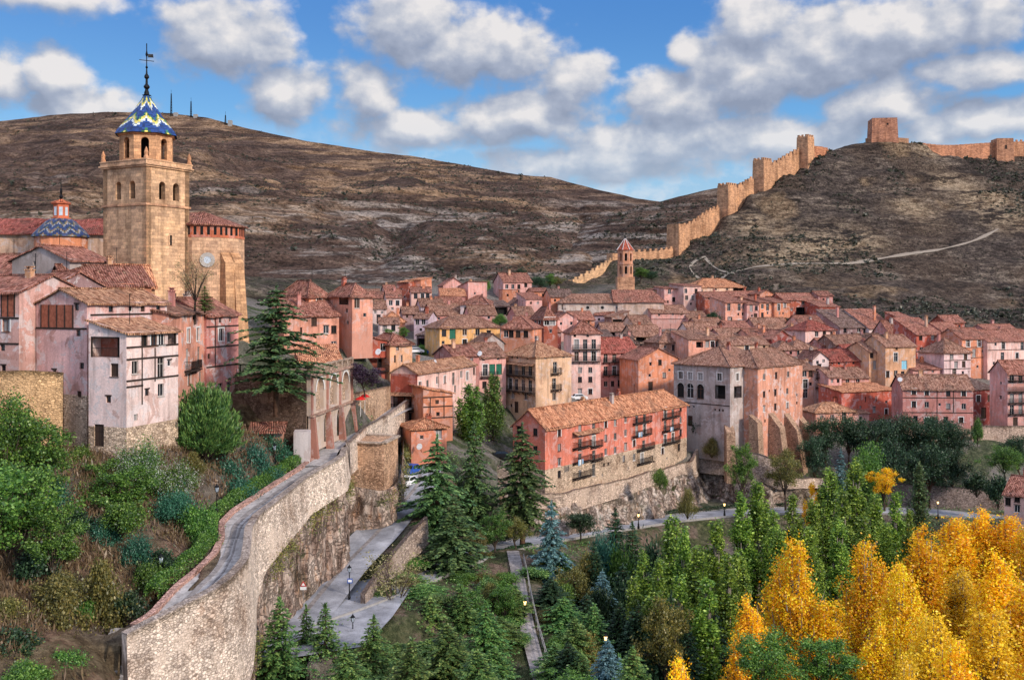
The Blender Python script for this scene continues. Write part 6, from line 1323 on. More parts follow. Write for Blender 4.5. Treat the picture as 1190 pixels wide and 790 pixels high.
curtain([(720,294,402),(745,292.5,405),(770,291,408),(783,288.5,411)], 'plain level stretch of castle wall between the low tower and the tall double tower')
wtower(788,261,291,414,7.0, 'tall double wall tower at the foot of the steep climb', 6.0, False, rz=.75)
curtain([(793,263,416),(806,258,419),(822,246,424),(836,240,430)], 'steep wall stretch between the tall double tower and the second tower')
wtower(845,216,246,433,6.4, 'second wall tower up the slope, notched at the top', 5.6, True, rz=.75)
curtain([(852,220,435),(864,213,438),(876,206,441)], 'short wall stretch between the second and third towers', mer=True)
wtower(886,187,220,444,6.6, 'third wall tower up the slope with battlements', 5.6, True, rz=.75)
curtain([(893,193,446),(908,185,450),(922,177,455),(930,173,458)], 'toothed wall stretch between the third and the topmost slope tower')
wtower(936,160,185,459,5.6, 'topmost wall tower on the slope, tall and split', 5.6, True, rz=.75)
curtain([(941,169,461),(950,170,463),(960,171,466),(967,176,468)], 'curved broken end of wall beyond the topmost slope tower', mer=False, col=(*srgb(194,138,108),1))
wtower(1025.5,139,163,480,11.5, 'square ruined castle keep alone on the hilltop', 9, False, rz=-.12, col=(*srgb(182,134,112),1), name='castle_keep', wins=((.62,.55),(.58,.12)))
curtain([(1006,161,478),(1018,160.5,477),(1044,160,477),(1056,161,479)], 'rocky stone footing wall around the ruined keep', mer=False, col=(*srgb(170,136,112),1))
curtain([(1070,166,481),(1090,168.5,482),(1110,168.5,483),(1140,166.5,484),(1156,165.5,485)], 'long smooth castle wall right of the ruined keep', mer=False, col=(*srgb(196,144,116),1))
wtower(1164.5,162,187,486,7.8, 'square wall tower with a dark window near the right edge', 7, False, rz=-.05, col=(*srgb(188,142,116),1), wins=((.55,.5),))
curtain([(1174,165,486),(1190,164.5,488),(1240,163,492),(1290,162,495)], 'battlemented castle wall running off the right edge', col=(*srgb(190,144,116),1))
# ---------------------------------------------------------------- trees
def rot_frames(rng, n):
    d = rng.normal(size=(n, 3)); d /= np.linalg.norm(d, axis=1)[:, None]; e = rng.normal(size=(n, 3)); e -= (e*d).sum(1)[:, None]*d; e /= np.linalg.norm(e, axis=1)[:, None]
    return d, e
def leaf_quads(C, a, b):                 # rhombic leaves: centre, half axes
    V = np.stack([C-a, C-b, C+a, C+b], 1).reshape(-1, 3); return V, np.arange(len(V)).reshape(-1, 4)
def leaves(rng, C, size, flat=0.0):
    n = len(C); d, e = rot_frames(rng, n)
    if flat: d[:, 2] *= 1-flat; e[:, 2] *= 1-flat
    s = size*rng.uniform(.6, 1.25, n)[:, None]*.5
    return leaf_quads(C, d*s, e*s*.72)
PROTO = {}
def assemble(name, tr, crowns, bark, leaf, crown_name='crown'):
    r = empty(name); tr.build('trunk', M[bark], r, smooth=True)
    V = np.concatenate([c[0] for c in crowns]); o = 0; Q = []
    for c in crowns: Q.append(c[1]+o); o += len(c[0])
    link(crown_name, np_mesh(crown_name, V, np.concatenate(Q), M[leaf]), r); return r
def plume(name, h, Rr, nl, nleaf, size, zlow, seed, leaf, bark, tight=.55, base=.12):
    rng = np.random.default_rng(seed); t = MB(); t.tube([(0,0,-.6),(0,0,h*.3),(.1*Rr,0,h*.62),(0,.1*Rr,h*.93)], [h*.017+.05, h*.013+.03, h*.008, .03], 7); C = []
    tips = []
    for i in range(nl):
        f = i/(nl-1); z0 = h*(base+(zlow-base)*f**1.1); th = i*2.4+rng.uniform(-.4, .4); top = 1-.5*(1-f)**1.15
        zt = min(h*.995, h*(top-rng.uniform(0, .22))) if i < nl-3 else h*rng.uniform(.94, 1.0)
        prof = Rr*(1-(zt/h)**2.2*.82)*rng.uniform(.5, 1.12); k = np.linspace(0, 1, 9)
        rr = prof*np.sin(k*math.pi*.5)**.8*(1-.18*k**3); px_, py_ = rr*math.cos(th), rr*math.sin(th); pz_ = z0+(zt-z0)*k**1.05
        path = np.stack([px_, py_, pz_], 1); t.tube([tuple(p) for p in path[::2]], list(np.linspace(h*.006+.015, .01, 5)), 4)
        L = zt-z0; n = int(nleaf*L/(nl*h*.6)); u = rng.beta(1.5, 1.15, n); s = (tight*(1-.72*u**1.6)+.10)*(h/16); sg = rng.normal(size=(n, 3))*s[:, None]*np.array([.62,.62,.9])
        P0 = np.stack([np.interp(u, k, path[:, j]) for j in range(3)], 1)+sg
        keep = fbm(P0[:, 0]*1.1+seed+P0[:, 2]*.5, P0[:, 1]*1.1+P0[:, 2]*.8, 2, seed) > -.32; C.append(P0[keep])
    C = np.concatenate(C); C = C[C[:, 2] > h*.05]
    return assemble(name, t, [leaves(rng, C, size)], bark, leaf)
def broad(name, h, Rr, nlimb, nleaf, size, seed, leaf, bark='bark', trunk=.3, squash=1.0, tight=.135):
    rng = np.random.default_rng(seed); t = MB(); lean = rng.normal(size=2)*.04*h; tz = h*trunk
    t.tube([(0,0,-.6),(lean[0]*.4,lean[1]*.4,tz*.6),(lean[0],lean[1],tz*1.15),(lean[0]*1.3,lean[1]*1.3,h*.75)], [h*.026+.03, h*.02+.02, h*.013+.01, .02], 7); C = []
    for i in range(nlimb):
        th = i*2.399+rng.uniform(-.4, .4); el = rng.uniform(-.15, 1.25); L = Rr*rng.uniform(.7, 1.05); c0 = np.array([lean[0], lean[1], tz*rng.uniform(.75, 1.2)])
        cz_ = tz+(h-tz)*.48; tip = np.array([lean[0]+L*math.cos(el)*math.cos(th), lean[1]+L*math.cos(el)*math.sin(th), cz_+(h-tz)*.47*squash*math.sin(el)*rng.uniform(.8, 1.05)]); mid = c0*.45+tip*.55+np.array([0,0,h*.03])
        t.tube([tuple(c0), tuple(mid), tuple(tip)], [h*.009+.015, h*.006+.01, .012], 5)
        for j in range(5):
            q = mid*(1-rng.uniform(.1, 1.0))+tip*rng.uniform(.2, 1.0) if j else tip; q = (mid if j < 2 else tip)+rng.normal(size=3)*Rr*.24*np.array([1,1,.7])
            q[2] = min(q[2], h*.98); t.tube([tuple(mid if j % 2 else (mid+tip)/2), tuple(q)], [.03, .01], 4)
            n = nleaf//(nlimb*5); C.append(q+rng.normal(size=(n, 3))*Rr*tight*rng.uniform(.7, 1.3)*np.array([1,1,.7]))
    return assemble(name, t, [leaves(rng, np.concatenate(C), size, .25)], bark, leaf)
def conifer(name, h, Rr, ntier, nb, seed, leaf, z0=.08, droop=.25, up=.0, pw=.8, card=.5, irregular=.2, bark='redbark', fan=1.0, dens=1.0, cw=.15):
    rng = np.random.default_rng(seed); t = MB(); t.tube([(0,0,-.6),(0,0,h*.5),(0,0,h*.99)], [h*.016+.04, h*.010+.02, .015], 7); A, Bv, Cc = [], [], []
    for i in range(ntier):
        f = (i+rng.uniform(-.3, .3))/ntier; z = h*(z0+(1-z0)*max(0, f)); L0 = Rr*max(.03, (1-max(0, f)))**pw*(1-.35*max(0, .18-f)/.18)
        for b_ in range(nb):
            th = 2*math.pi*(b_+rng.uniform(-.35, .35))/nb+i*1.1; L = L0*rng.uniform(1-irregular*1.6, 1+irregular)
            if L < .12: L = .12
            k = np.linspace(0, 1, 6); rad_ = L*k; dr = droop*rng.uniform(.3, 1.9); zz = z+L*(up*rng.uniform(.4, 1.5)*k-dr*k*k+rng.uniform(-.08, .08)); P0 = np.stack([rad_*math.cos(th), rad_*math.sin(th), zz], 1)
            t.tube([tuple(P0[0]), tuple(P0[2]), tuple(P0[5])], [.018+.012*L, .012+.006*L, .006], 3)
            m = max(5, int(L*9*dens)); u = rng.uniform(.12, 1.02, m); base = np.stack([np.interp(u, k, P0[:, j]) for j in range(3)], 1); side = np.where(rng.random(m) < .5, -1, 1)
            ang = th+side*rng.uniform(.25, 1.15, m); ln = card*(.5+.9*(1-u)*min(1, L/2.0)*fan)*rng.uniform(.7, 1.25, m)
            dv = np.stack([np.cos(ang), np.sin(ang), -rng.uniform(.05, .45, m)-droop*.3], 1)*ln[:, None]; w_ = np.stack([-np.sin(ang), np.cos(ang), rng.normal(size=m)*.5], 1)*(cw*card/.5*rng.uniform(.7, 1.3, m))[:, None]
            Cc.append(base+dv*.5+rng.normal(size=(m, 3))*.05); A.append(dv*.5); Bv.append(w_)
    n = 40; zt = h*rng.uniform(.93, 1.02, n); Cc.append(np.stack([rng.normal(size=n)*.05, rng.normal(size=n)*.05, zt], 1)); A.append(np.stack([rng.normal(size=n)*.08, rng.normal(size=n)*.08, np.full(n, .22)], 1)); Bv.append(rng.normal(size=(n, 3))*.05)
    return assemble(name, t, [leaf_quads(np.concatenate(Cc), np.concatenate(A), np.concatenate(Bv))], bark, leaf)
def shrub(name, h, Rr, nl, nleaf, size, seed, leaf, second=None, up=.5):
    rng = np.random.default_rng(seed); t = MB(); C = []; C2 = []
    for i in range(nl):
        th = i*2.4; el = rng.uniform(.1, 1.5); q = np.array([Rr*.72*math.cos(el)*math.cos(th), Rr*.72*math.cos(el)*math.sin(th), h*.25+h*.5*math.sin(el)*rng.uniform(.7, 1.05)]); t.tube([(0,0,-.3), tuple(q*.5), tuple(q)], [.05, .035, .012], 4)
        n = nleaf//nl; sz_ = rng.uniform(.5, 1.35); q = q*np.array([1,1,rng.uniform(.75, 1.2)])*rng.uniform(.75, 1.18); p = q+rng.normal(size=(n, 3))*np.array([Rr*.2, Rr*.2, h*.14])*sz_; C.append(p)
        if second: m = n//3; C2.append(q+(rng.normal(size=(m, 3))*np.array([Rr*.2, Rr*.2, h*.13]))*1.12)
    r = assemble(name, t, [leaves(rng, np.concatenate(C), size)], 'bark', leaf, 'foliage')
    if second: V, Q = leaves(rng, np.concatenate(C2), size*.75); link('blossom', np_mesh('blossom', V, Q, M[second]), r)
    return r
def yewlike(name, h, Rr, n, seed, leaf):  # dense upswept bush of many pointed sprays
    rng = np.random.default_rng(seed); t = MB(); A, Bv, Cc = [], [], []
    for i in range(n):
        th = i*2.4; el = rng.uniform(.05, 1.5)**.9; L = rng.uniform(.85, 1.08); tip = np.array([Rr*math.cos(el)*math.cos(th), Rr*math.cos(el)*math.sin(th), h*(.12+.86*math.sin(el))])*L; r0 = tip*np.array([.35,.35,.35])
        if i % 4 == 0: t.tube([(0,0,-.3), tuple(r0), tuple(tip*.9)], [.07, .04, .012], 4)
        m = 60; u = rng.uniform(.3, 1.0, m); p = r0+(tip-r0)*u[:, None]; d = (tip-r0)/np.linalg.norm(tip-r0)+np.array([0,0,.55]); s = rng.normal(size=(m, 3))*.30*(1.1-u[:, None]*.75); dv = d+rng.normal(size=(m, 3))*.45; dv /= np.linalg.norm(dv, axis=1)[:, None]
        Cc.append(p+s); A.append(dv*rng.uniform(.16, .34, m)[:, None]); w_ = rng.normal(size=(m, 3)); Bv.append(w_/np.linalg.norm(w_, axis=1)[:, None]*.065)
    return assemble(name, t, [leaf_quads(np.concatenate(Cc), np.concatenate(A), np.concatenate(Bv))], 'bark', leaf)
def proto(key, fn): PROTO[key] = (fn, None)
B_ = {}
def get(key):
    if key not in B_: o, h, r = BUILD[key](); B_[key] = (o, h, r); o['_used'] = 0
    return B_[key]
BUILD = {
 'pop0': lambda: (plume('lombardy_poplar', 16, 1.7, 22, 24000, .25, .62, 11, 'leaf_poplar', 'palebark', .42, .06), 16, 1.9), 'pop1': lambda: (plume('lombardy_poplar', 16, 2.1, 26, 28000, .25, .64, 12, 'leaf_poplar', 'palebark', .42, .06), 16, 2.3), 'pop2': lambda: (plume('lombardy_poplar', 16, 1.3, 16, 18000, .24, .58, 13, 'leaf_poplar', 'palebark', .38, .06), 16, 1.5),
 'gold0': lambda: (plume('autumn_poplar', 18, 3.6, 44, 50000, .225, .70, 21, 'leaf_gold', 'palebark', .8, .1), 18, 4.0), 'gold1': lambda: (plume('autumn_poplar', 18, 3.0, 36, 43000, .225, .70, 22, 'leaf_gold', 'palebark', .8, .1), 18, 3.4), 'gold2': lambda: (plume('autumn_poplar', 18, 4.2, 48, 53000, .225, .70, 23, 'leaf_gold', 'palebark', .8, .14), 18, 4.6), 'gg0': lambda: (plume('autumn_poplar', 18, 3.2, 40, 45000, .225, .70, 24, 'leaf_goldgreen', 'palebark', .8, .1), 18, 3.6),
 'cedar0': lambda: (conifer('cedar', 14, 4.4, 23, 7, 31, 'leaf_cedar', .17, .3, .2, .62, .50, .5, dens=3.0, cw=.10), 14, 4.4), 'cedar1': lambda: (conifer('cedar', 15, 4.0, 24, 8, 32, 'leaf_cedar', .16, .35, .12, .75, .48, .3, dens=2.9, cw=.10), 15, 4.0), 'cedar2': lambda: (conifer('cedar', 14, 3.0, 25, 7, 33, 'leaf_cedar', .2, .38, .1, .85, .46, .28, dens=2.8, cw=.10), 14, 3.0),
 'fir0': lambda: (conifer('young_fir', 9, 2.2, 24, 8, 41, 'leaf_fir', .03, .2, .25, .85, .36, .24, dens=2.7, cw=.085), 9, 2.2), 'fir1': lambda: (conifer('young_fir', 10, 2.8, 24, 8, 42, 'leaf_fir', .03, .28, .25, .8, .38, .28, dens=2.6, cw=.09), 10, 2.8),
 'blue0': lambda: (conifer('blue_spruce', 16, 4.2, 32, 9, 51, 'leaf_blue', .03, .3, .12, .8, .46, .26, dens=2.6, cw=.10), 16, 4.2), 'dark0': lambda: (conifer('dark_fir', 13, 3.2, 26, 8, 52, 'leaf_dark', .03, .3, .15, .8, .44, .28, dens=2.4, cw=.11), 13, 3.2),
 'cyp0': lambda: (conifer('cypress', 13, 1.9, 40, 9, 53, 'leaf_cedar', .02, -.7, .5, .62, .4, .15, dens=2.4, cw=.12), 13, 1.9),
 'pine0': lambda: (broad('pine', 9, 4.6, 12, 9000, .34, 61, 'leaf_dark', 'redbark', .3, .8, .15), 9, 4.8), 'pine1': lambda: (broad('pine', 10, 4.0, 11, 9000, .34, 62, 'leaf_dark', 'redbark', .28, 1, .15), 10, 4.2),
 'broad0': lambda: (broad('broadleaf_tree', 9, 3.4, 12, 11000, .27, 71, 'leaf_green', trunk=.28), 9, 3.6), 'broad1': lambda: (broad('broadleaf_tree', 9, 2.6, 11, 9000, .26, 72, 'leaf_green', trunk=.24), 9, 2.8), 'olive0': lambda: (broad('broadleaf_tree', 8, 2.8, 11, 8000, .26, 73, 'leaf_olive', trunk=.25), 8, 3.0), 'goldt': lambda: (broad('broadleaf_tree', 8, 2.6, 10, 7000, .28, 74, 'leaf_gold', trunk=.2), 8, 2.8), 'bare0': lambda: (broad('bare_tree', 9, 3.2, 11, 1700, .22, 75, 'leaf_bare', 'bark', .3), 9, 3.4), 'purple0': lambda: (broad('purple_tree', 6, 3.4, 10, 6500, .3, 76, 'leaf_purple', 'bark', .2), 6, 3.6), 'tall0': lambda: (plume('broadleaf_tree', 13, 2.9, 18, 15000, .3, .5, 77, 'leaf_green', 'bark', .85, .12), 13, 3.2), 'round0': lambda: (broad('round_tree', 5, 2.1, 14, 8000, .22, 78, 'leaf_dark', 'bark', .3, 1, .2), 5, 2.3),
 'sh_green': lambda: (shrub('shrub', 2.6, 1.9, 16, 7500, .17, 81, 'leaf_green'), 2.4, 1.9), 'sh_olive': lambda: (shrub('shrub', 3.2, 2.0, 16, 8000, .15, 82, 'leaf_olive'), 2.9, 2.0), 'sh_teal': lambda: (shrub('shrub', 2.8, 2.3, 18, 8500, .16, 83, 'leaf_teal'), 2.5, 2.3), 'sh_dark': lambda: (shrub('shrub', 2.6, 2.0, 14, 4200, .24, 84, 'leaf_dark'), 2.4, 2.0), 'sh_white': lambda: (shrub('flowering_shrub', 3.4, 2.6, 20, 9500, .15, 85, 'leaf_green', 'blossom'), 3.1, 2.6), 'sh_fir': lambda: (shrub('shrub', 3.0, 1.7, 12, 4200, .2, 86, 'leaf_fir'), 2.8, 1.7),
 'yew0': lambda: (yewlike('yew', 7.4, 4.3, 300, 91, 'leaf_fir'), 7.6, 4.4),
}
TR = random.Random(5)
CATS = {'po': 'poplar', 'go': 'poplar', 'gg': 'poplar', 'ce': 'cedar', 'fi': 'fir', 'bl': 'spruce', 'da': 'fir', 'cy': 'cypress', 'pi': 'pine', 'br': 'tree', 'ol': 'tree', 'ba': 'tree', 'pu': 'tree', 'ta': 'tree', 'ro': 'tree', 'sh': 'shrub', 'ye': 'yew'}
def tree(key, px, py, Y, hw, label, group=None, pb=None, tint=1.0, zb=None):
    """a tree whose tip is seen at (px, py) at distance Y; hw = half width of the crown in the photo"""
    src, h0, r0 = get(key); p = P(px, py, Y)
    z = (HY-pb)/F*Y if pb is not None else (zb if zb is not None else gz(p.x, Y)); H = max(1.0, p.z-z)
    o = src if not src['_used'] else copy_tree(src); src['_used'] = 1
    if '_used' in o and o is not src: del o['_used']
    k = H/h0; kr = hw*Y/F/r0*{'go': 1.42, 'gg': 1.4, 'po': 1.36, 'ce': 1.32, 'ta': 1.35, 'fi': 1.35, 'bl': 1.25, 'da': 1.3, 'sh': .95}.get(key[:2], 1.08) if hw else k
    o.location = (p.x, Y, z); o.scale = (kr, kr, k); o.rotation_euler = (0, 0, TR.uniform(0, 6.28)); tag(o, label, 'tree' if CATS[key[:2]] == 'tree' else CATS[key[:2]], group)
    t = TR.uniform(.86, 1.12)*tint
    for c in o.children:
        if 'trunk' not in c.name: c.color = (t*TR.uniform(.95, 1.06), t, t*TR.uniform(.9, 1.05), 1)
    return o
GP = 'golden autumn poplars at the lower right'
for i, (k, px, py, Y, hw, lab) in enumerate([
 ('gold1', 790, 757, 84, 26, 'small golden poplar alone at the bottom edge, left of the golden grove'), ('gold2', 922, 626, 108, 46, 'tall golden poplar with visible pale branches, first of the grove from the left'),
 ('gold0', 872, 694, 104, 34, 'low orange poplar fringe at the left foot of the golden grove'), ('gold2', 1008, 630, 112, 44, 'broad golden poplar with twin peaked crown, second of the grove from the left'),
 ('gold1', 962, 690, 106, 32, 'shorter golden poplar filling the gap between the first two tall ones'), ('gold0', 1072, 612, 116, 42, 'tall bright golden poplar rising below the dark cypress'),
 ('gold2', 1046, 655, 104, 40, 'golden poplar in front of the bright one below the cypress'), ('gold1', 1108, 596, 134, 36, 'golden poplar in the far row, leftmost against the riverside road'),
 ('gold0', 1140, 590, 138, 36, 'golden poplar in the far row, middle, below the dry-stone wall'), ('gold1', 1172, 594, 136, 34, 'golden poplar in the far row in front of the riverside house'),
 ('gold2', 1206, 598, 130, 40, 'golden poplar at the right edge in the far row'), ('gg0', 1117, 655, 118, 34, 'yellow-green poplar in the middle of the golden grove'),
 ('gold0', 1162, 640, 112, 40, 'large golden poplar right of the yellow-green one'), ('gg0', 1150, 700, 96, 46, 'nearest yellow-green poplar at the lower right'), ('gold1', 1192, 668, 100, 42, 'golden poplar at the right edge, in front'),
 ('gg0', 1085, 705, 94, 44, 'nearest greenish golden poplar at the bottom, below the bright golden one'), ('gold0', 1020, 722, 96, 36, 'orange-gold poplar at the bottom edge under the twin peaked one'), ('gold1', 1110, 735, 86, 40, 'lowest golden poplar at the bottom right'), ('gold0', 1205, 730, 84, 44, 'golden poplar in the bottom right corner'),
 ('gg0', 1055, 752, 84, 34, 'lowest greenish poplar at the bottom edge of the grove')]):
    tree(k, px, py, Y, hw, lab, GP, zb=-48)
GR = 'green poplars along the river'
for k, px, py, Y, hw, lab in [('pop1', 782, 596, 128, 26, 'tallest green poplar of the left clump, near the lower road'), ('pop0', 748, 640, 124, 19, 'leftmost green poplar of the left clump'), ('pop2', 766, 646, 118, 15, 'slim green poplar in front of the tallest of the left clump'),
 ('pop1', 811, 632, 120, 26, 'broad green poplar in the front of the left clump'), ('pop0', 832, 604, 128, 22, 'green poplar at the right of the left clump'), ('pop2', 846, 640, 120, 16, 'slim green poplar touching the golden grove'), ('pop0', 795, 612, 122, 18, 'upright green poplar in the middle of the left clump'), ('pop2', 822, 668, 112, 20, 'low green poplar near the bottom of the left clump'), ('pop0', 760, 690, 112, 24, 'low green poplar at the bottom left of the left clump'),
 ('pop1', 880, 556, 148, 24, 'tall green poplar below the orange-green tree by the palace'), ('pop0', 862, 572, 146, 18, 'green poplar left of the tall one below the palace'), ('pop2', 899, 590, 140, 15, 'slim green poplar right of the tall one below the palace'), ('pop2', 921, 572, 150, 15, 'single green poplar between the two poplar clumps'),
 ('pop1', 963, 541, 156, 22, 'green poplar with split tip at the left of the right clump'), ('pop0', 994, 534, 158, 20, 'highest green poplar of the right clump'), ('pop2', 980, 566, 150, 15, 'slim green poplar within the right clump'), ('pop0', 1017, 574, 152, 16, 'green poplar left of the yellow tree gap'), ('pop2', 1041, 570, 154, 14, 'slim green poplar beside the cypress'), ('pop2', 1057, 590, 150, 11, 'narrow green poplar touching the cypress'), ('pop0', 945, 580, 150, 15, 'short green poplar at the left foot of the right clump'), ('pop2', 1003, 596, 146, 15, 'low green poplar in front of the right clump'), ('pop1', 858, 640, 124, 22, 'green poplar standing just behind the first tall golden one'), ('pop0', 905, 612, 136, 18, 'green poplar behind the gap between palace clump and golden grove'), ('pop1', 940, 610, 140, 20, 'green poplar rising behind the first golden poplar, right'), ('pop0', 975, 604, 142, 18, 'green poplar in the dark gap behind the twin peaked golden one'), ('pop1', 1030, 606, 146, 18, 'green poplar left of the cypress foot'), ('pop0', 790, 668, 114, 20, 'green poplar in the front row of the left clump, over the olive tree'), ('pop1', 736, 668, 118, 18, 'green poplar at the far left foot of the left clump')]:
    tree(k, px, py, Y, hw, lab, GR, zb=-47.5)
tree('cyp0', 1068, 538, 160, 17, 'dark pointed cypress in front of the dry-stone wall', zb=-45)
CO = 'conifers beside the valley roads'
for k, px, py, Y, hw, lab, pb in [('cedar0', 321, 333, 119.5, 46, 'tall cedar with flat tiered boughs in front of the stone terrace', 478), ('cedar1', 508, 508, 134, 42, 'large dark cedar beside the upper road, leftmost of the mid group', 650), ('cedar2', 551, 492, 150, 27, 'slender cedar between the two big ones above the road', 640), ('cedar1', 607, 494, 150, 37, 'broad cedar in front of the gable of the red building', 630),
 ('cedar2', 527, 575, 126, 38, 'pale-tipped cedar drooping over the lower road', 690), ('blue0', 641, 583, 132, 38, 'big blue-grey spruce beside the footpath', 752), ('fir0', 325, 696, 92, 33, 'yellow-green young fir at the foot of the cliff', 805), ('fir1', 356, 704, 97, 24, 'young fir between the yellow-green and the tall dark one', 800), ('fir0', 378, 703, 95, 31, 'tall young fir left of the lamp at the fork', 815), ('fir1', 434, 716, 94, 32, 'young fir with thin pointed top right of the lamp at the fork', 810), ('fir1', 402, 748, 84, 34, 'low young fir at the bottom edge between two taller ones', 830),
 ('fir1', 500, 690, 108, 34, 'bushy young cedar in the green bank below the lower road', 770), ('fir0', 535, 680, 110, 30, 'young fir in the middle of the green bank', 760), ('fir1', 520, 722, 98, 38, 'wide young fir low in the green bank', 800), ('fir1', 565, 700, 104, 32, 'young fir left of the footpath railing', 790), ('fir0', 478, 742, 90, 34, 'young fir at the bottom edge under the bare tree', 830), ('fir1', 555, 752, 90, 38, 'low spreading fir at the bottom edge left of the footpath', 830),
 ('dark0', 702, 630, 138, 26, 'dark fir between the blue spruce and the poplars', None), ('dark0', 724, 655, 130, 24, 'second dark fir left of the poplars', None), ('dark0', 682, 690, 118, 24, 'dark fir in the shaded hollow right of the spruce', None), ('blue0', 706, 742, 96, 30, 'pale blue young spruce at the bottom edge', 830), ('dark0', 742, 700, 112, 26, 'dark fir at the foot of the left poplars', None), ('dark0', 660, 745, 100, 26, 'dark fir right of the footpath bottom', None), ('fir0', 735, 752, 92, 30, 'green fir at the bottom edge below the poplars', 835), ('blue0', 977, 522, 190, 18, 'bluish spruce behind the right poplar clump', None), ('dark0', 780, 690, 112, 26, 'dark fir hidden among the left poplars', None)]:
    tree(k, px, py, Y, hw, lab, CO, pb)
for i, (px, py, Y, hw, key, lab) in enumerate([(962,488,206,17,'pine1','dark pine under the salmon cottage'), (986,484,208,20,'pine0','dark pine below the curved-top red house, left'), (1014,490,206,22,'pine1','dark spreading pine below the curved-top red house, right'), (1042,482,206,22,'pine0','dark pine at the left corner of the big rose house'), (1066,492,204,22,'pine1','dark pine against the stone base of the big rose house'), (1092,484,206,20,'pine0','tallest dark pine in front of the big rose house'), (1114,500,204,20,'pine1','dark pine at the right corner of the big rose house'), (1030,512,196,22,'pine0','low dark pine in the front of the pine clump'), (1080,516,196,24,'pine0','wide low pine above the dry-stone wall'), (1110,524,198,18,'pine1','low pine at the right end of the pine clump'), (950,510,200,14,'pine1','small dark pine right of the palace buttresses')]):
    tree(key, px, py, Y+6, hw, lab, 'dark pines below the big rose house')
BL = 'broad-leaved trees around the roads'
for k, px, py, Y, hw, lab, pb in [('tall0', 547, 446, 172, 22, 'tall green tree left of the pair in front of the tan block', 530), ('tall0', 573, 434, 180, 17, 'darker tall green tree right of the pair in front of the tan block', 520), ('broad1', 575, 596, 140, 16, 'small round green tree on the kerb of the lower road', 648), ('olive0', 600, 602, 143, 15, 'olive-green young tree on the kerb right of the round green one', 640), ('bare0', 455, 640, 112, 34, 'half bare yellowish tree beside the fork of the roads', 742), ('olive0', 556, 618, 134, 13, 'young tree with a yellow bough beside the drooping cedar', 668), ('round0', 675, 598, 160, 17, 'round dark green tree on the verge below the rock face', 628), ('sh_green', 767, 546, 178, 11, 'bright green bush growing out of the rock under the red building', 566), ('sh_olive', 799, 572, 180, 13, 'olive bush at the foot of the rock face', 600),
 ('broad1', 861, 515, 196, 13, 'tree with ivy-covered trunk before the palace corner', 590), ('olive0', 913, 524, 199, 17, 'orange-green tree in front of the palace buttresses', 590), ('sh_dark', 809, 484, 212, 11, 'dark purple-green bush against the grey palace', 508), ('pine1', 828, 492, 210, 11, 'small dark tree against the grey palace', 515), ('sh_olive', 827, 511, 207, 12, 'olive bush on the palace garden wall', 530), ('broad0', 1006, 522, 178, 22, 'large rounded green tree behind the right poplar clump', None), ('goldt', 1028, 545, 172, 12, 'small bright yellow tree behind the poplars', 590), ('goldt', 946, 566, 158, 8, 'small orange-yellow tree left of the right poplar clump', None),
 ('broad0', 1168, 520, 196, 18, 'green tree at the foot of the tall pale retaining wall', 560), ('pine1', 1186, 508, 200, 14, 'dark tree at the right edge below the balconied block', 560), ('sh_dark', 1135, 552, 196, 18, 'long dark bush at the end of the dry-stone wall', 575), ('sh_dark', 1160, 556, 190, 14, 'dark bush left of the riverside house', 588), ('bare0', 226, 296, 117, 20, 'bare crooked tree in front of the church apse', 372), ('fir0', 238, 333, 116, 11, 'small conifer at the foot of the bare crooked tree', 362), ('purple0', 424, 425, 140, 20, 'dark purple-leaved tree on the terrace beside the red house', 458), ('broad1', 640, 318, 362, 6, 'dark tree right of the pink and cream villa', 338), ('pine0', 627, 322, 360, 12, 'wide dark tree beside the pink and cream villa', 340), ('pine0', 606, 312, 372, 6, 'dull green tree behind the pink and cream villa', 330), ('broad1', 744, 311, 352, 9, 'round green tree right of the slim church tower', 328), ('round0', 757, 316, 354, 7, 'dark bush behind the church roof', 330), ('sh_green', 581, 366, 262, 10, 'green bush above the yellow house', 378), ('broad1', 451, 382, 262, 6, 'dark green tree in front of the grey-white house', 396), ('broad1', 468, 380, 260, 6, 'green tree above the dark garage', 397), ('sh_green', 489, 402, 245, 9, 'bright green bush beside the parked cars', 416), ('sh_dark', 829, 364, 312, 10, 'dark green bush beside the squat pink house', 378), ('sh_green', 565, 327, 350, 8, 'green bush left of the cube-shaped orange house', 338), ('olive0', 646, 322, 368, 8, 'olive shrub below the castle wall foot', 336), ('sh_green', 1136, 488, 214, 7, 'ivy clump hanging over the tall retaining wall', 515),
 ('olive0', 770, 700, 108, 26, 'olive tree at the foot of the left green poplars', None), ('broad0', 890, 738, 90, 34, 'green tree at the bottom edge below the first golden poplar', 830), ('broad1', 955, 740, 92, 30, 'dark green tree at the bottom edge between golden poplars', 830), ('olive0', 668, 660, 128, 18, 'yellowish young tree beside the blue spruce', None), ('broad1', 588, 678, 116, 15, 'bright green tree at the top of the footpath', 728), ('broad1', 660, 780, 84, 30, 'yellow-green tree at the bottom edge right of the footpath', 850), ('sh_olive', 570, 680, 118, 14, 'yellow-green shrub on the bank left of the footpath', None), ('sh_fir', 568, 668, 120, 14, 'dark green shrub above the young firs', None), ('broad1', 545, 682, 114, 18, 'leafy tree in the bank under the lower road', 738)]:
    tree(k, px, py, Y, hw, lab, BL, pb)
LS = 'trees and shrubs of the garden slope'
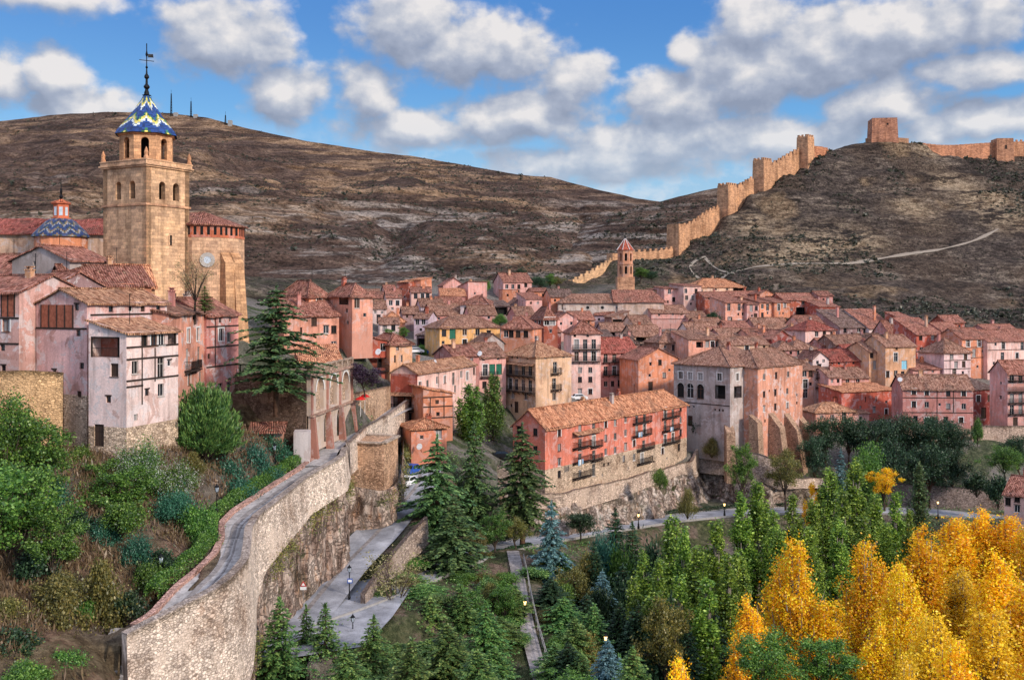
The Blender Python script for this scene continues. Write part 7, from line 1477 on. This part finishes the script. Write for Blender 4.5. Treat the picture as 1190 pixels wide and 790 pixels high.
for k, px, py, Y, hw, lab, pb in [('sh_dark', 20, 735, 69, 34, 'dark shrub above the bottom left corner', 768), ('sh_green', 75, 757, 69, 26, 'low green shrub by the stairs at the bottom left', 785), ('sh_olive', 12, 700, 72, 30, 'olive shrub at the left edge of the bare soil', 735), ('sh_dark', 150, 690, 77, 22, 'dark shrub where the walkway narrows to the stairs', 722), ('sh_green', 170, 655, 82, 22, 'green shrub directly left of the lower lamp post', 690), ('sh_teal', 120, 610, 86, 26, 'bluish shrub in the middle of the upper slope', 642), ('sh_green', 70, 625, 80, 26, 'green shrub under the small green tree on the slope', 655),('yew0', 238, 443, 107, 43, 'big dark rounded yew in front of the salmon house', 530), ('broad0', 8, 466, 84, 40, 'tall green tree at the left edge below the tan wall', 620), ('broad1', 48, 486, 86, 30, 'green tree right of the tallest one at the left edge', 610), ('broad0', 22, 545, 78, 44, 'wide green tree at the left edge, middle of the slope', 690), ('broad1', -25, 530, 74, 46, 'green tree half cut by the left edge', 700), ('broad1', 60, 590, 77, 26, 'small green tree in the middle of the left slope', 690),
 ('sh_white', 166, 518, 96, 31, 'white-flowering shrub under the lavender house, left', 562), ('sh_white', 207, 542, 97, 30, 'white-flowering shrub lower right of the other white one', 580), ('sh_olive', 66, 676, 74, 40, 'dark olive shrub on the bare soil, left of two', 748), ('sh_olive', 120, 660, 77, 36, 'dark olive shrub on the bare soil, right of two', 745), ('olive0', 72, 668, 75, 26, 'olive shrub with an orange sprig', 735), ('broad1', 140, 545, 92, 30, 'small leafy tree with thin trunk on the slope', 620), ('broad1', 115, 535, 95, 24, 'small leafy tree below the lavender house door', 600), ('sh_green', 140, 585, 86, 32, 'green shrub in the middle of the slope', 622), ('sh_teal', 160, 628, 84, 24, 'bluish green shrub left of the lamp on the slope', 672), ('sh_teal', 205, 575, 93, 26, 'blue-green shrub below the white-flowering ones', 610), ('sh_green', 180, 548, 97, 20, 'green shrub between the white-flowering ones', 590), ('sh_green', 225, 588, 93, 26, 'bright green shrub near the walkway bend', 628), ('sh_green', 240, 612, 91, 20, 'green shrub beside the walkway bend', 645),
 ('sh_teal', 262, 540, 108, 30, 'teal sumac shrub at the left of the hedge bank', 590), ('sh_teal', 292, 522, 113, 30, 'teal sumac shrub at the top of the hedge bank', 568), ('sh_teal', 318, 512, 118, 24, 'teal sumac shrub nearest the garden hut', 545), ('sh_teal', 280, 560, 106, 26, 'teal sumac shrub low in the hedge bank', 598), ('sh_teal', 310, 545, 112, 22, 'teal sumac shrub at the right of the hedge bank', 575), ('sh_fir', 262, 500, 110, 16, 'bright green shrub at the right foot of the yew', 530), ('sh_olive', 225, 528, 102, 16, 'yellow-green shrub at the left foot of the yew', 555), ('sh_green', 108, 565, 92, 24, 'green shrub on the upper slope', 600), ('sh_dark', 90, 595, 86, 24, 'dark shrub on the upper slope', 630), ('sh_dark', 40, 640, 77, 26, 'dark shrub under the left edge trees', 680), ('sh_green', 30, 770, 66, 30, 'low green shrub in the bottom left corner', 800), ('sh_green', 100, 700, 76, 18, 'tiny bright green shrub by the olive ones', 720), ('sh_teal', 60, 560, 88, 26, 'bluish shrub under the tan wall', 600), ('sh_dark', 190, 640, 84, 16, 'dark shrub behind the lamp on the slope', 668), ('sh_green', 95, 520, 97, 20, 'green shrub at the foot of the gabled house', 552), ('sh_green', 350, 506, 122, 9, 'small shrub at the foot of the stone flank', 520)]:
    tree(k, px, py, Y, hw, lab, LS, pb)
# the green bank between the fork, the footpath and the river: mixed young trees
FB = [(470,700,'fir1'),(492,716,'fir0'),(545,728,'fir0'),(580,735,'fir1'),(500,760,'fir1'),(530,775,'fir0'),(575,770,'fir0'),(462,765,'fir0'),(595,700,'fir0'),(640,690,'dark0'),(655,712,'fir1'),(690,720,'fir0'),(720,715,'dark0'),(700,680,'blue0'),(668,735,'fir0'),(735,725,'dark0'),(645,765,'fir1'),(675,775,'fir0'),(720,780,'fir1'),(760,735,'dark0'),(800,740,'dark0'),(830,720,'dark0'),(785,720,'dark0'),(745,665,'dark0'),(690,650,'dark0'),(715,610,'dark0'),(735,625,'dark0')]
for px, py, key in FB:
    Y = 95+(790-py)*.26; tree(key, px, py-18, Y, {'fir0': 26, 'fir1': 30, 'dark0': 24, 'blue0': 24}[key], {'f': 'young fir in the dense green bank around the footpath', 'd': 'dark fir in the shaded hollow between footpath and poplars', 'b': 'pale blue young spruce in the shaded hollow'}[key[0]], 'firs filling the bank around the footpath', None)
FS = [(480,690,'sh_green'),(510,745,'sh_fir'),(540,700,'sh_green'),(560,690,'sh_olive'),(585,690,'sh_green'),(592,725,'sh_fir'),(640,720,'sh_olive'),(655,690,'sh_green'),(680,660,'sh_olive'),(700,700,'sh_dark'),(725,690,'sh_dark'),(650,655,'sh_green'),(586,676,'sh_green'),(622,668,'sh_fir'),(640,640,'sh_olive'),(760,650,'sh_dark'),(600,745,'sh_green'),(650,750,'sh_green'),(685,750,'sh_olive'),(470,720,'sh_olive'),(445,735,'sh_green'),(700,640,'sh_teal'),(550,775,'sh_green'),(490,785,'sh_green'),(720,650,'sh_green')]
for px, py, key in FS:
    Y = 100+(790-py)*.24; tree(key, px, py-10, Y, 20, {'sh_green': 'leafy green shrub on the bank around the footpath', 'sh_fir': 'deep green shrub on the bank around the footpath', 'sh_olive': 'yellowish shrub on the bank around the footpath', 'sh_dark': 'dark shrub in the hollow left of the poplars', 'sh_teal': 'bluish shrub in the hollow left of the poplars'}[key], 'shrubs filling the bank around the footpath', None)
# clipped hedge along the walkway
rng = np.random.default_rng(3)
def hedge(name, label, path, w, h, n, leaf, size=.16, seed=1):
    rng = np.random.default_rng(seed); p = resample(path, .5); i = rng.integers(0, len(p)-1, n); t = rng.random(n)[:, None]; c = p[i]*(1-t)+p[i+1]*t; d = np.gradient(p[:, :2], axis=0)[i]; d /= np.linalg.norm(d, axis=1)[:, None]; nn = np.stack([d[:, 1], -d[:, 0]], 1)
    a = rng.uniform(0, math.pi, n); r = .75+.25*rng.random(n); o = np.cos(a)*w*r; z = np.sin(a)**.6*h*r*(1+.12*np.sin(i*.7)); C = np.c_[c[:, 0]+nn[:, 0]*o, c[:, 1]+nn[:, 1]*o, c[:, 2]+z]; V, Q = leaves(rng, C, size)
    return tag(link(name, np_mesh(name, V, Q, M[leaf]), color=(1,1,1,1)), label, 'hedge')
hp = [(x-1.2, y+.3, z+.1) for x, y, z in Ii[::6] if 78 < y < 122]
hedge('hedge', 'clipped bright green hedge along the inner edge of the walkway', hp, .7, 1.3, 26000, 'leaf_green')
hedge('hedge', 'low dark hedge along the far side of the lower road', [(x-.0, y+3.4, z) for x, y, z in rlp[28:95:3]], .5, .8, 9000, 'leaf_dark', .24, 2)
hedge('hedge', 'low clipped hedge between the lower road and the footpath', [(x+.6, y-3.6, z) for x, y, z in rlp[18:40:2]], .5, .9, 6000, 'leaf_dark', .2, 3)
# ground cover: what nobody could count
def cover(name, n, boxes, leaf, size, hmax, clump, seed, blade=False, mask=None):
    rng = np.random.default_rng(seed); Cs = []
    for (x0, x1, y0, y1), share in boxes:
        m = int(n*share); x = rng.uniform(x0, x1, m); y = rng.uniform(y0, y1, m); k = fbm(x*.16, y*.16, 3, seed) > clump; x, y = x[k], y[k]
        k = mask(x, y) if mask else np.ones(len(x), bool); x, y = x[k], y[k]; rep = 9
        for a, c in zip(x, y):
            z = gz(a, c); hh = hmax*rng.uniform(.3, 1); q = rng.normal(size=(rep, 3))*np.array([.38,.38,0]); q[:, 2] = rng.uniform(0, hh, rep); Cs.append(q+(a, c, z+.03))
    C = np.concatenate(Cs)
    if blade:
        m = len(C); d = rng.normal(size=(m, 3))*.35+np.array([0,0,1.0]); a = d*size*rng.uniform(.6, 1.3, m)[:, None]; b_ = rng.normal(size=(m, 3))*.035; V, Q = leaf_quads(C+a*.5, a, b_)
    else: V, Q = leaves(rng, C, size, .3)
    return tag(link(name, np_mesh(name, V, Q, M[leaf])), kind='stuff')
RD = [np.array(resample(q_, 3.0)) for q_ in (ROAD_LOW, ROAD_UP, FOOTWAY)]
def offroad(x, y):
    k = np.ones(len(x), bool)
    for p in RD: d, _, _, _ = nearest(x, y, p); k &= d > 3.6
    d, s, v, e = nearest(x, y, RAMP_R); k &= (d > 5.5) | (s > 0) & (d > 3)
    wy = np.interp(y, yq, Ii[:, 0]); k &= ~((y < 122) & (x > wy-.6) & (x < wy+6.5))
    return k
GARD = [((-62,-24,64,118), 1.0)]
cover('undergrowth', 6500, GARD, 'leaf_olive', .15, .5, -.02, 5, mask=offroad)
cover('dry_grass', 11000, GARD, 'dry_grass', .30, .22, -.3, 6, True, mask=offroad)
VAL = [((-22,60,80,160), .75), ((60,130,150,212), .25)]
cover('undergrowth', 12000, VAL, 'leaf_fir', .26, .9, -.25, 7, mask=offroad)
cover('undergrowth', 5000, VAL, 'leaf_green', .26, .8, .1, 8, mask=offroad)

rng = np.random.default_rng(12); p_ = rampart_tufts; i_ = rng.integers(0, len(p_), 900); C = np.concatenate([np.array([p_[i][0], p_[i][1], p_[i][3]-.5])+np.array([.55,-.2,0])*rng.uniform(.6, 1.5)+rng.normal(size=(10, 3))*np.array([.3,.3,.3])+np.array([0,0,-abs(rng.normal())*.9]) for i in i_ if fbm(np.array([p_[i][1]*.25]), np.array([p_[i][0]*.3]), 3, 4)[0] > -.05])
V, Q = leaves(rng, C, .22, .2); tag(link('undergrowth', np_mesh('undergrowth', V, Q, M['leaf_olive'])), kind='stuff')
# ---------------------------------------------------------------- street furniture, vehicles, small things
def lamp(px, pb, Y, label, h=3.7, lit=False, glassblue=False, pt=None):
    z = (HY-pb)/F*Y; p = P(px, pb, Y); g = gz(p.x, Y); z = min(z, g+.3) if abs(z-g) < 1.5 else z
    if pt is not None: h = (HY-pt)/F*Y - z
    r = empty('street_lamp', (p.x, Y, z)); tag(r, label, 'street lamp', 'street lamps along the walkway and the roads'); k = h/3.7
    b = MB(); b.lathe([(.20,-.3),(.20,.12),(.13,.2),(.15,.5),(.09,.62),(.065,.9),(.05,2.6*k),(.075,2.65*k),(.045,2.75*k),(.04,3.02*k)], 8); b.build('post', M['iron'], r)
    z0 = 3.0*k; b = MB(); b.lathe([(.05,z0),(.14,z0+.06)], 6)
    for i in range(6): a = i*math.pi/3; b.bar((.13*math.cos(a),.13*math.sin(a),z0+.06), (.22*math.cos(a),.22*math.sin(a),z0+.52), .03)
    b.lathe([(.26,z0+.52),(.24,z0+.57),(.10,z0+.72),(.05,z0+.8),(.02,z0+.9)], 6); lb = b.build('lantern', M['iron'], r)
    b = MB(); b.lathe([(.11,z0+.07),(.19,z0+.5)], 6); b.build('glass', M['lamp_glow' if lit else 'lamp_glass'], lb); return r
lamp(187,698,83, 'lamp post on the slope beside the walkway, lower left', pt=644)
lamp(252,598,97.5, 'lamp post in the hedge where the walkway bends', pt=566)
lamp(319,530,116, 'lamp post half hidden in the teal shrubs by the upper walkway', pt=520)
lamp(406,695,110.5, 'lamp post with small signs at the fork of the roads', pt=657)
lamp(427,611,133, 'lamp post against the rock face on the upper road', pt=583)
lamp(410,752,101, 'lamp post at the bottom between young firs', pt=716)
lamp(466,574,148, 'lamp post at the top of the upper road behind the cedar', pt=558)
lamp(610,724,117, 'lit lamp post halfway down the footpath', pt=698, lit=True)
lamp(742,612,165, 'lamp post on the lower road below the rock face', pt=598, lit=True)
lamp(842,597,180, 'lamp post on the lower road under the palace', pt=586, lit=True)
lamp(704,760,104, 'lit lamp post low in the shaded hollow', pt=741, lit=True)
lamp(1090,598,192, 'lit lamp post on the riverside road below the dry-stone wall', pt=582, lit=True)
# finger signs on the lamp post at the fork
sgn = empty('road_sign', P(406.8,676,110.2)); tag(sgn, 'small blue sign plate on the lamp post at the road fork', 'road sign')
b = MB(); b.box(-.28,-.10,-.1,.28,-.07,.42); b.build('plate', M['blue_paint'], sgn); b = MB(); b.box(-.2,-.112,.02,.2,-.102,.3); b.build('panel', M['white'], sgn); b = MB(); b.box(-.05,-.068,-.1,.05,.0,.35); b.build('bracket', M['iron'], sgn)
sg = empty('road_sign', P(352.5,672,104.5)); tag(sg, 'red and white warning sign at the foot of the rock face', 'road sign'); sg.scale = (.6,.6,.6); sg.location.z -= .8
b = MB(); b.lathe([(.03,-2.0),(.03,.1)], 6); b.build('post', M['chrome'], sg)
b = MB(); b.poly([(-.55,-.05,.0),(.55,-.05,.0),(0,-.05,.95)]); b.poly([(.55,-.04,.0),(-.55,-.04,.0),(0,-.04,.95)]); tp = b.build('triangle', M['red_paint'], sg); b = MB(); b.poly([(-.33,-.058,.12),(.33,-.058,.12),(0,-.058,.68)]); b.build('field', M['white'], tp)
b = MB(); b.box(-.55,-.06,-.62,.55,-.04,-.08); b.build('plate', M['white'], sg)
# footpath railing
rp_ = smooth(resample(FOOTWAY, 2.0), 2); rr = empty('handrail', tuple(rp_[len(rp_)//2])); tag(rr, 'iron handrail along the right side of the footpath', 'railing'); o3 = Vector(rr.location)
b = MB(); pp = [Vector((x+1.15, y, z))-o3 for x, y, z in rp_[2:]]
for a, c in zip(pp, pp[1:]):
    for hgt in (.5, 1.0): b.bar(a+Vector((0,0,hgt)), c+Vector((0,0,hgt)), .06)
b.build('rails', M['concrete'], rr); b = MB()
for a in pp: b.bar(a-Vector((0,0,.3)), a+Vector((0,0,1.02)), .07)
b.build('posts', M['concrete'], rr)
def car(x, y, z, rz, paint, label):
    r = empty('parked_car', (x, y, z), rz); tag(r, label, 'car', 'parked cars'); L, W = 4.1, 1.7
    pr = [(-L/2,.35),(-L/2,.75),(-1.75,.92),(-1.2,.95),(-.75,1.42),(.75,1.45),(1.45,.98),(1.95,.88),(L/2,.7),(L/2,.35)]
    b = MB(); w2 = [W/2*(.86 if z_ > 1.2 else 1) for _, z_ in pr]
    for i in range(len(pr)-1):
        (x0, z0), (x1, z1) = pr[i], pr[i+1]; b.poly([(x0,-w2[i],z0), (x0,w2[i],z0), (x1,w2[i+1],z1), (x1,-w2[i+1],z1)])
    b.poly([(x_, -w2[i], z_) for i, (x_, z_) in enumerate(pr)]); b.poly([(x_, w2[i], z_) for i, (x_, z_) in reversed(list(enumerate(pr)))]); b.poly([(-L/2,-W/2,.35),(L/2,-W/2,.35),(L/2,W/2,.35),(-L/2,W/2,.35)])
    b.build('body', M[paint], r)
    for nm, q in (('windscreen', [(.83,-.68,1.40),(.83,.68,1.40),(1.42,.74,1.02),(1.42,-.74,1.02)]), ('rear_window', [(-.82,.68,1.38),(-.82,-.68,1.38),(-1.17,-.72,1.0),(-1.17,.72,1.0)])):
        s = MB(); s.poly([(x_*1.012+.01*(1 if x_ > 0 else -1), y_, z_+.012) for x_, y_, z_ in q]); s.build(nm, M['glass'], r)
    for sd in (-1, 1):
        s = MB(); q = [(-1.05,1.0),(-.7,1.36),(.68,1.38),(1.2,1.02)]; s.poly([(x_, sd*(W/2*(.885 if z_ > 1.2 else 1)+.012), z_) for x_, z_ in (q if sd < 0 else q[::-1])]); s.build('side_window', M['glass'], r)
        for wx in (-1.3, 1.3):
            s = MB(); s.lathe([(.12,-.11),(.30,-.11),(.32,-.06),(.32,.06),(.30,.11),(.12,.11)], 14); wo = s.build('wheel', M['tyre'], r, loc=(wx, sd*.74, .32)); wo.rotation_euler = (math.pi/2, 0, 0); s = MB(); s.lathe([(.18,-.115),(.19,.115)], 10); s.build('rim', M['chrome'], wo)
        s = MB(); s.box(L/2-.05, sd*.58-.16, .62, L/2+.015, sd*.58+.16, .76); s.build('headlight', M['lamp_glass'], r)
for px, py, Y, rz, paint, lab in [(483,418,244,.2,'white','white car parked under the bright green bush in the town'), (491,418,246,.3,'blue_paint','blue car parked beside the white one in the town'), (487,541,160,.5,'white','white car behind the large dark cedar, on the car terrace'), (583,551,171,-.1,'black_paint','black car beside the gable of the red building'), (552,556,168,.15,'white','silver-white car between the cedars on the car terrace'), (474,577,146,1.2,'white','pale car on the upper road behind the dark cedar'), (672,451,226,.2,'white','white car in the lane behind the red roof, left'), (690,451,227,.2,'black_paint','dark car in the lane behind the red roof, right'), (478,571,150,1.2,'blue_paint','bluish car half hidden by the large dark cedar')]:
    p = P(px, py, Y); g = gz(p.x, Y); car(p.x, Y, g+.02 if abs(g-p.z) < 4 else p.z, rz, paint, lab)
# masts on the mountain top
for i, (px, pt, pb, Y, lab) in enumerate([(199,107,132,1060,'tallest radio mast on the mountain crest'), (222,116,134,1055,'thin radio mast right of the tallest one on the crest'), (262,132,141,1040,'short radio mast furthest right on the crest'), (176,114,131,1065,'mast right behind the tiled spire')]):
    base = P(px, pb+2, Y); h = (pb-pt)/F*Y; r = empty('radio_mast', base); tag(r, lab, 'mast', 'radio masts on the mountain'); b = MB(); k = .8
    for sx_, sy_ in ((-k,-k),(k,-k),(k,k),(-k,k)): b.bar((sx_,sy_,-4), (sx_*.3,sy_*.3,h), .35)
    for j in range(8):
        f0, f1 = j/8, (j+1)/8; a0, a1 = k*(1-.7*f0), k*(1-.7*f1); b.bar((-a0,-a0,h*f0), (a1,-a1,h*f1), .22); b.bar((a0,a0,h*f0), (-a1,a1,h*f1), .22)
    b.build('lattice', M['iron'], r); b = MB(); b.bar((0,0,h), (0,0,h+4), .2); b.build('antenna', M['iron'], r); b = MB(); b.box(3,-2,-4,7,2,2.5); b.build('cabin', M['concrete'], r)
# satellite dishes
for px, py, Y, lab in [(488,519,152,'white satellite dish on the lowest orange cottage'), (505,421,175,'white satellite dish on the roof of the long pink house'), (440,409,151,'white satellite dish on the wall of the low red house'), (558,411,192,'white satellite dish on the roof of the house with green shutters'), (1046,441,219,'white satellite dish on the roof of the big rose house')]:
    r = empty('satellite_dish', P(px, py, Y-.6), rad(-25)); tag(r, lab, 'satellite dish', 'satellite dishes on the roofs'); b = MB(); b.lathe([(.05,0),(.28,.05),(.5,.17)], 12); o = b.build('dish', M['white'], r); o.rotation_euler = (rad(70), 0, 0); b = MB(); b.bar((0,.05,0), (0,.5,-.9), .06); b.build('bracket', M['iron'], r)
# red parasols on the terrace
for px, py, Y, lab in [(419,462,139,'red parasol on the terrace beside the purple tree, left'), (424,459,141,'red parasol on the terrace beside the purple tree, right')]:
    p = P(px, py, Y); r = empty('parasol', (p.x, Y, p.z-2.0)); tag(r, lab, 'parasol', 'red parasols'); b = MB(); b.lathe([(.04,-.6),(.035,2.3)], 6); b.build('pole', M['whiteframe'], r); b = MB(); b.lathe([(.8,1.75),(.45,2.0),(.05,2.2)], 8); b.build('canopy', M['cloth_red'], r)
# washing on the balconies of the red building
for x0, y0, Y, w, lab in [(672,535,172,1.6,'pale washing hung on the middle left balcony of the red building'), (742,503,190,1.4,'blue washing hung on the balcony of the red building, upper right'), (779,497,199,1.2,'white washing on the far right balcony of the red building')]:
    p = P(x0, y0, Y-1.4); r = empty('washing', p, rad(52)); tag(r, lab, 'washing', 'washing on the balconies'); rng_ = random.Random(int(x0))
    for k in range(4): b = MB(); q = k*w/4; b.box(q, -.03, -.9+rng_.uniform(0, .3), q+w/4-.06, 0, .1); b.build('cloth', M[['laundry', 'white', 'curtain', 'laundry'][k]], r)
# scattered boulders on the slope
for px, py, Y, s_, lab in [(250,560,105,.6,'rock beside the teal shrubs'), (560,655,122,.7,'rock on the bank below the lower road')]:
    rg = np.random.default_rng(int(px)); n1 = 14; th = np.linspace(0, 2*math.pi, n1, endpoint=False); V = []
    for j, f in enumerate(np.linspace(-.3, 1, 6)):
        rr_ = math.sqrt(max(.02, 1-f*f))*s_; V += [(rr_*math.cos(t)*(1+.25*math.sin(3*t+px)+.1*rg.normal()), rr_*math.sin(t)*(1+.2*math.cos(2*t+px)+.1*rg.normal()), f*s_*.75) for t in th]
    Q = np.array([[j*n1+i, j*n1+(i+1) % n1, (j+1)*n1+(i+1) % n1, (j+1)*n1+i] for j in range(5) for i in range(n1)])
    p = P(px, py, Y); tag(link('boulder', np_mesh('boulder', np.array(V), Q, M['rock'], True), loc=(p.x, Y, gz(p.x, Y)), color=(1,1,1,1)), lab, 'boulder', 'rocks on the slopes')
# low scrub on the hills: uncountable
def scrub(name, n, pick, leaf, s0, seed):
    rng = np.random.default_rng(seed); Cs = []; S_ = []
    for x, y, z, s in pick(rng, n): Cs.append(np.array([x, y, z])+rng.normal(size=(14, 3))*s*np.array([.45,.45,.28])+np.array([0,0,s*.2])); S_.append(np.full(14, s*.5))
    C = np.concatenate(Cs); sz = np.concatenate(S_); d, e = rot_frames(rng, len(C)); V, Q = leaf_quads(C, d*sz[:, None]*s0, e*sz[:, None]*s0*.8)
    return tag(link(name, np_mesh(name, V, Q, M[leaf])), kind='stuff')
def sheet_pick(ob, dens_seed):
    me = ob.data; co = np.empty(len(me.vertices)*3, np.float32); me.vertices.foreach_get('co', co); co = co.reshape(-1, 3)
    def pick(rng, n):
        i = rng.integers(0, len(co), n*3); c = co[i]; k = (c[:, 1] > 400) & (c[:, 1] < 1100) & (fbm(c[:, 0]*.012, c[:, 1]*.012+c[:, 2]*.02, 3, dens_seed) > -.05); c = c[k][:n]
        return [(x, y, z, rng.uniform(.35, .95)*(2.3 if rng.random() < .03 else 1)) for x, y, z in c+rng.normal(size=c.shape)*np.array([2,2,0])]
    return pick
scrub('scrub', 17000, sheet_pick(bpy.data.objects['mountain'], 3), 'leaf_scrub', 1.0, 4)
scrub('scrub', 7000, sheet_pick(bpy.data.objects['ridge'], 5), 'leaf_scrub', 1.0, 5)
def hill_pick(rng, n):
    out = []
    x = rng.uniform(40, 330, n*2); y = rng.uniform(312, 485, n*2); k = fbm(x*.03, y*.03, 3, 8) > -.1
    for a, c in zip(x[k][:n], y[k][:n]): out.append((a, c, gz(a, c), rng.uniform(.25, .8)*(1.9 if rng.random() < .05 else 1)))
    return out
scrub('scrub', 9000, hill_pick, 'leaf_scrub', 1.0, 6)
# paths worn on the hill
simple('trail', (.27,.22,.17), .95, 0, .1, .3)
for t_, w_ in TRAILS:
    pp = smooth(resample([P(*q) for q in t_], 1.2), 6); pp = np.array([(x, y+.8*math.sin(k*.11), 0) for k, (x, y, z) in enumerate(pp)]); dd_ = np.gradient(pp[:, :2], axis=0); dd_ /= np.linalg.norm(dd_, axis=1)[:, None]; V = []
    for k, (x, y, _) in enumerate(pp):
        ww = w_*(.9+.5*math.sin(k*.37)*math.sin(k*.13))*(.6 if x > 165 else 1)
        for o in (-1, -.5, 0, .5, 1): a, c = x+dd_[k,1]*o*ww, y-dd_[k,0]*o*ww; V.append((a, c, gz(a, c)+.22))
    tag(link('path', np_mesh('path', np.array(V), grid_quads(len(pp), 5), M['trail'], True)), kind='structure')
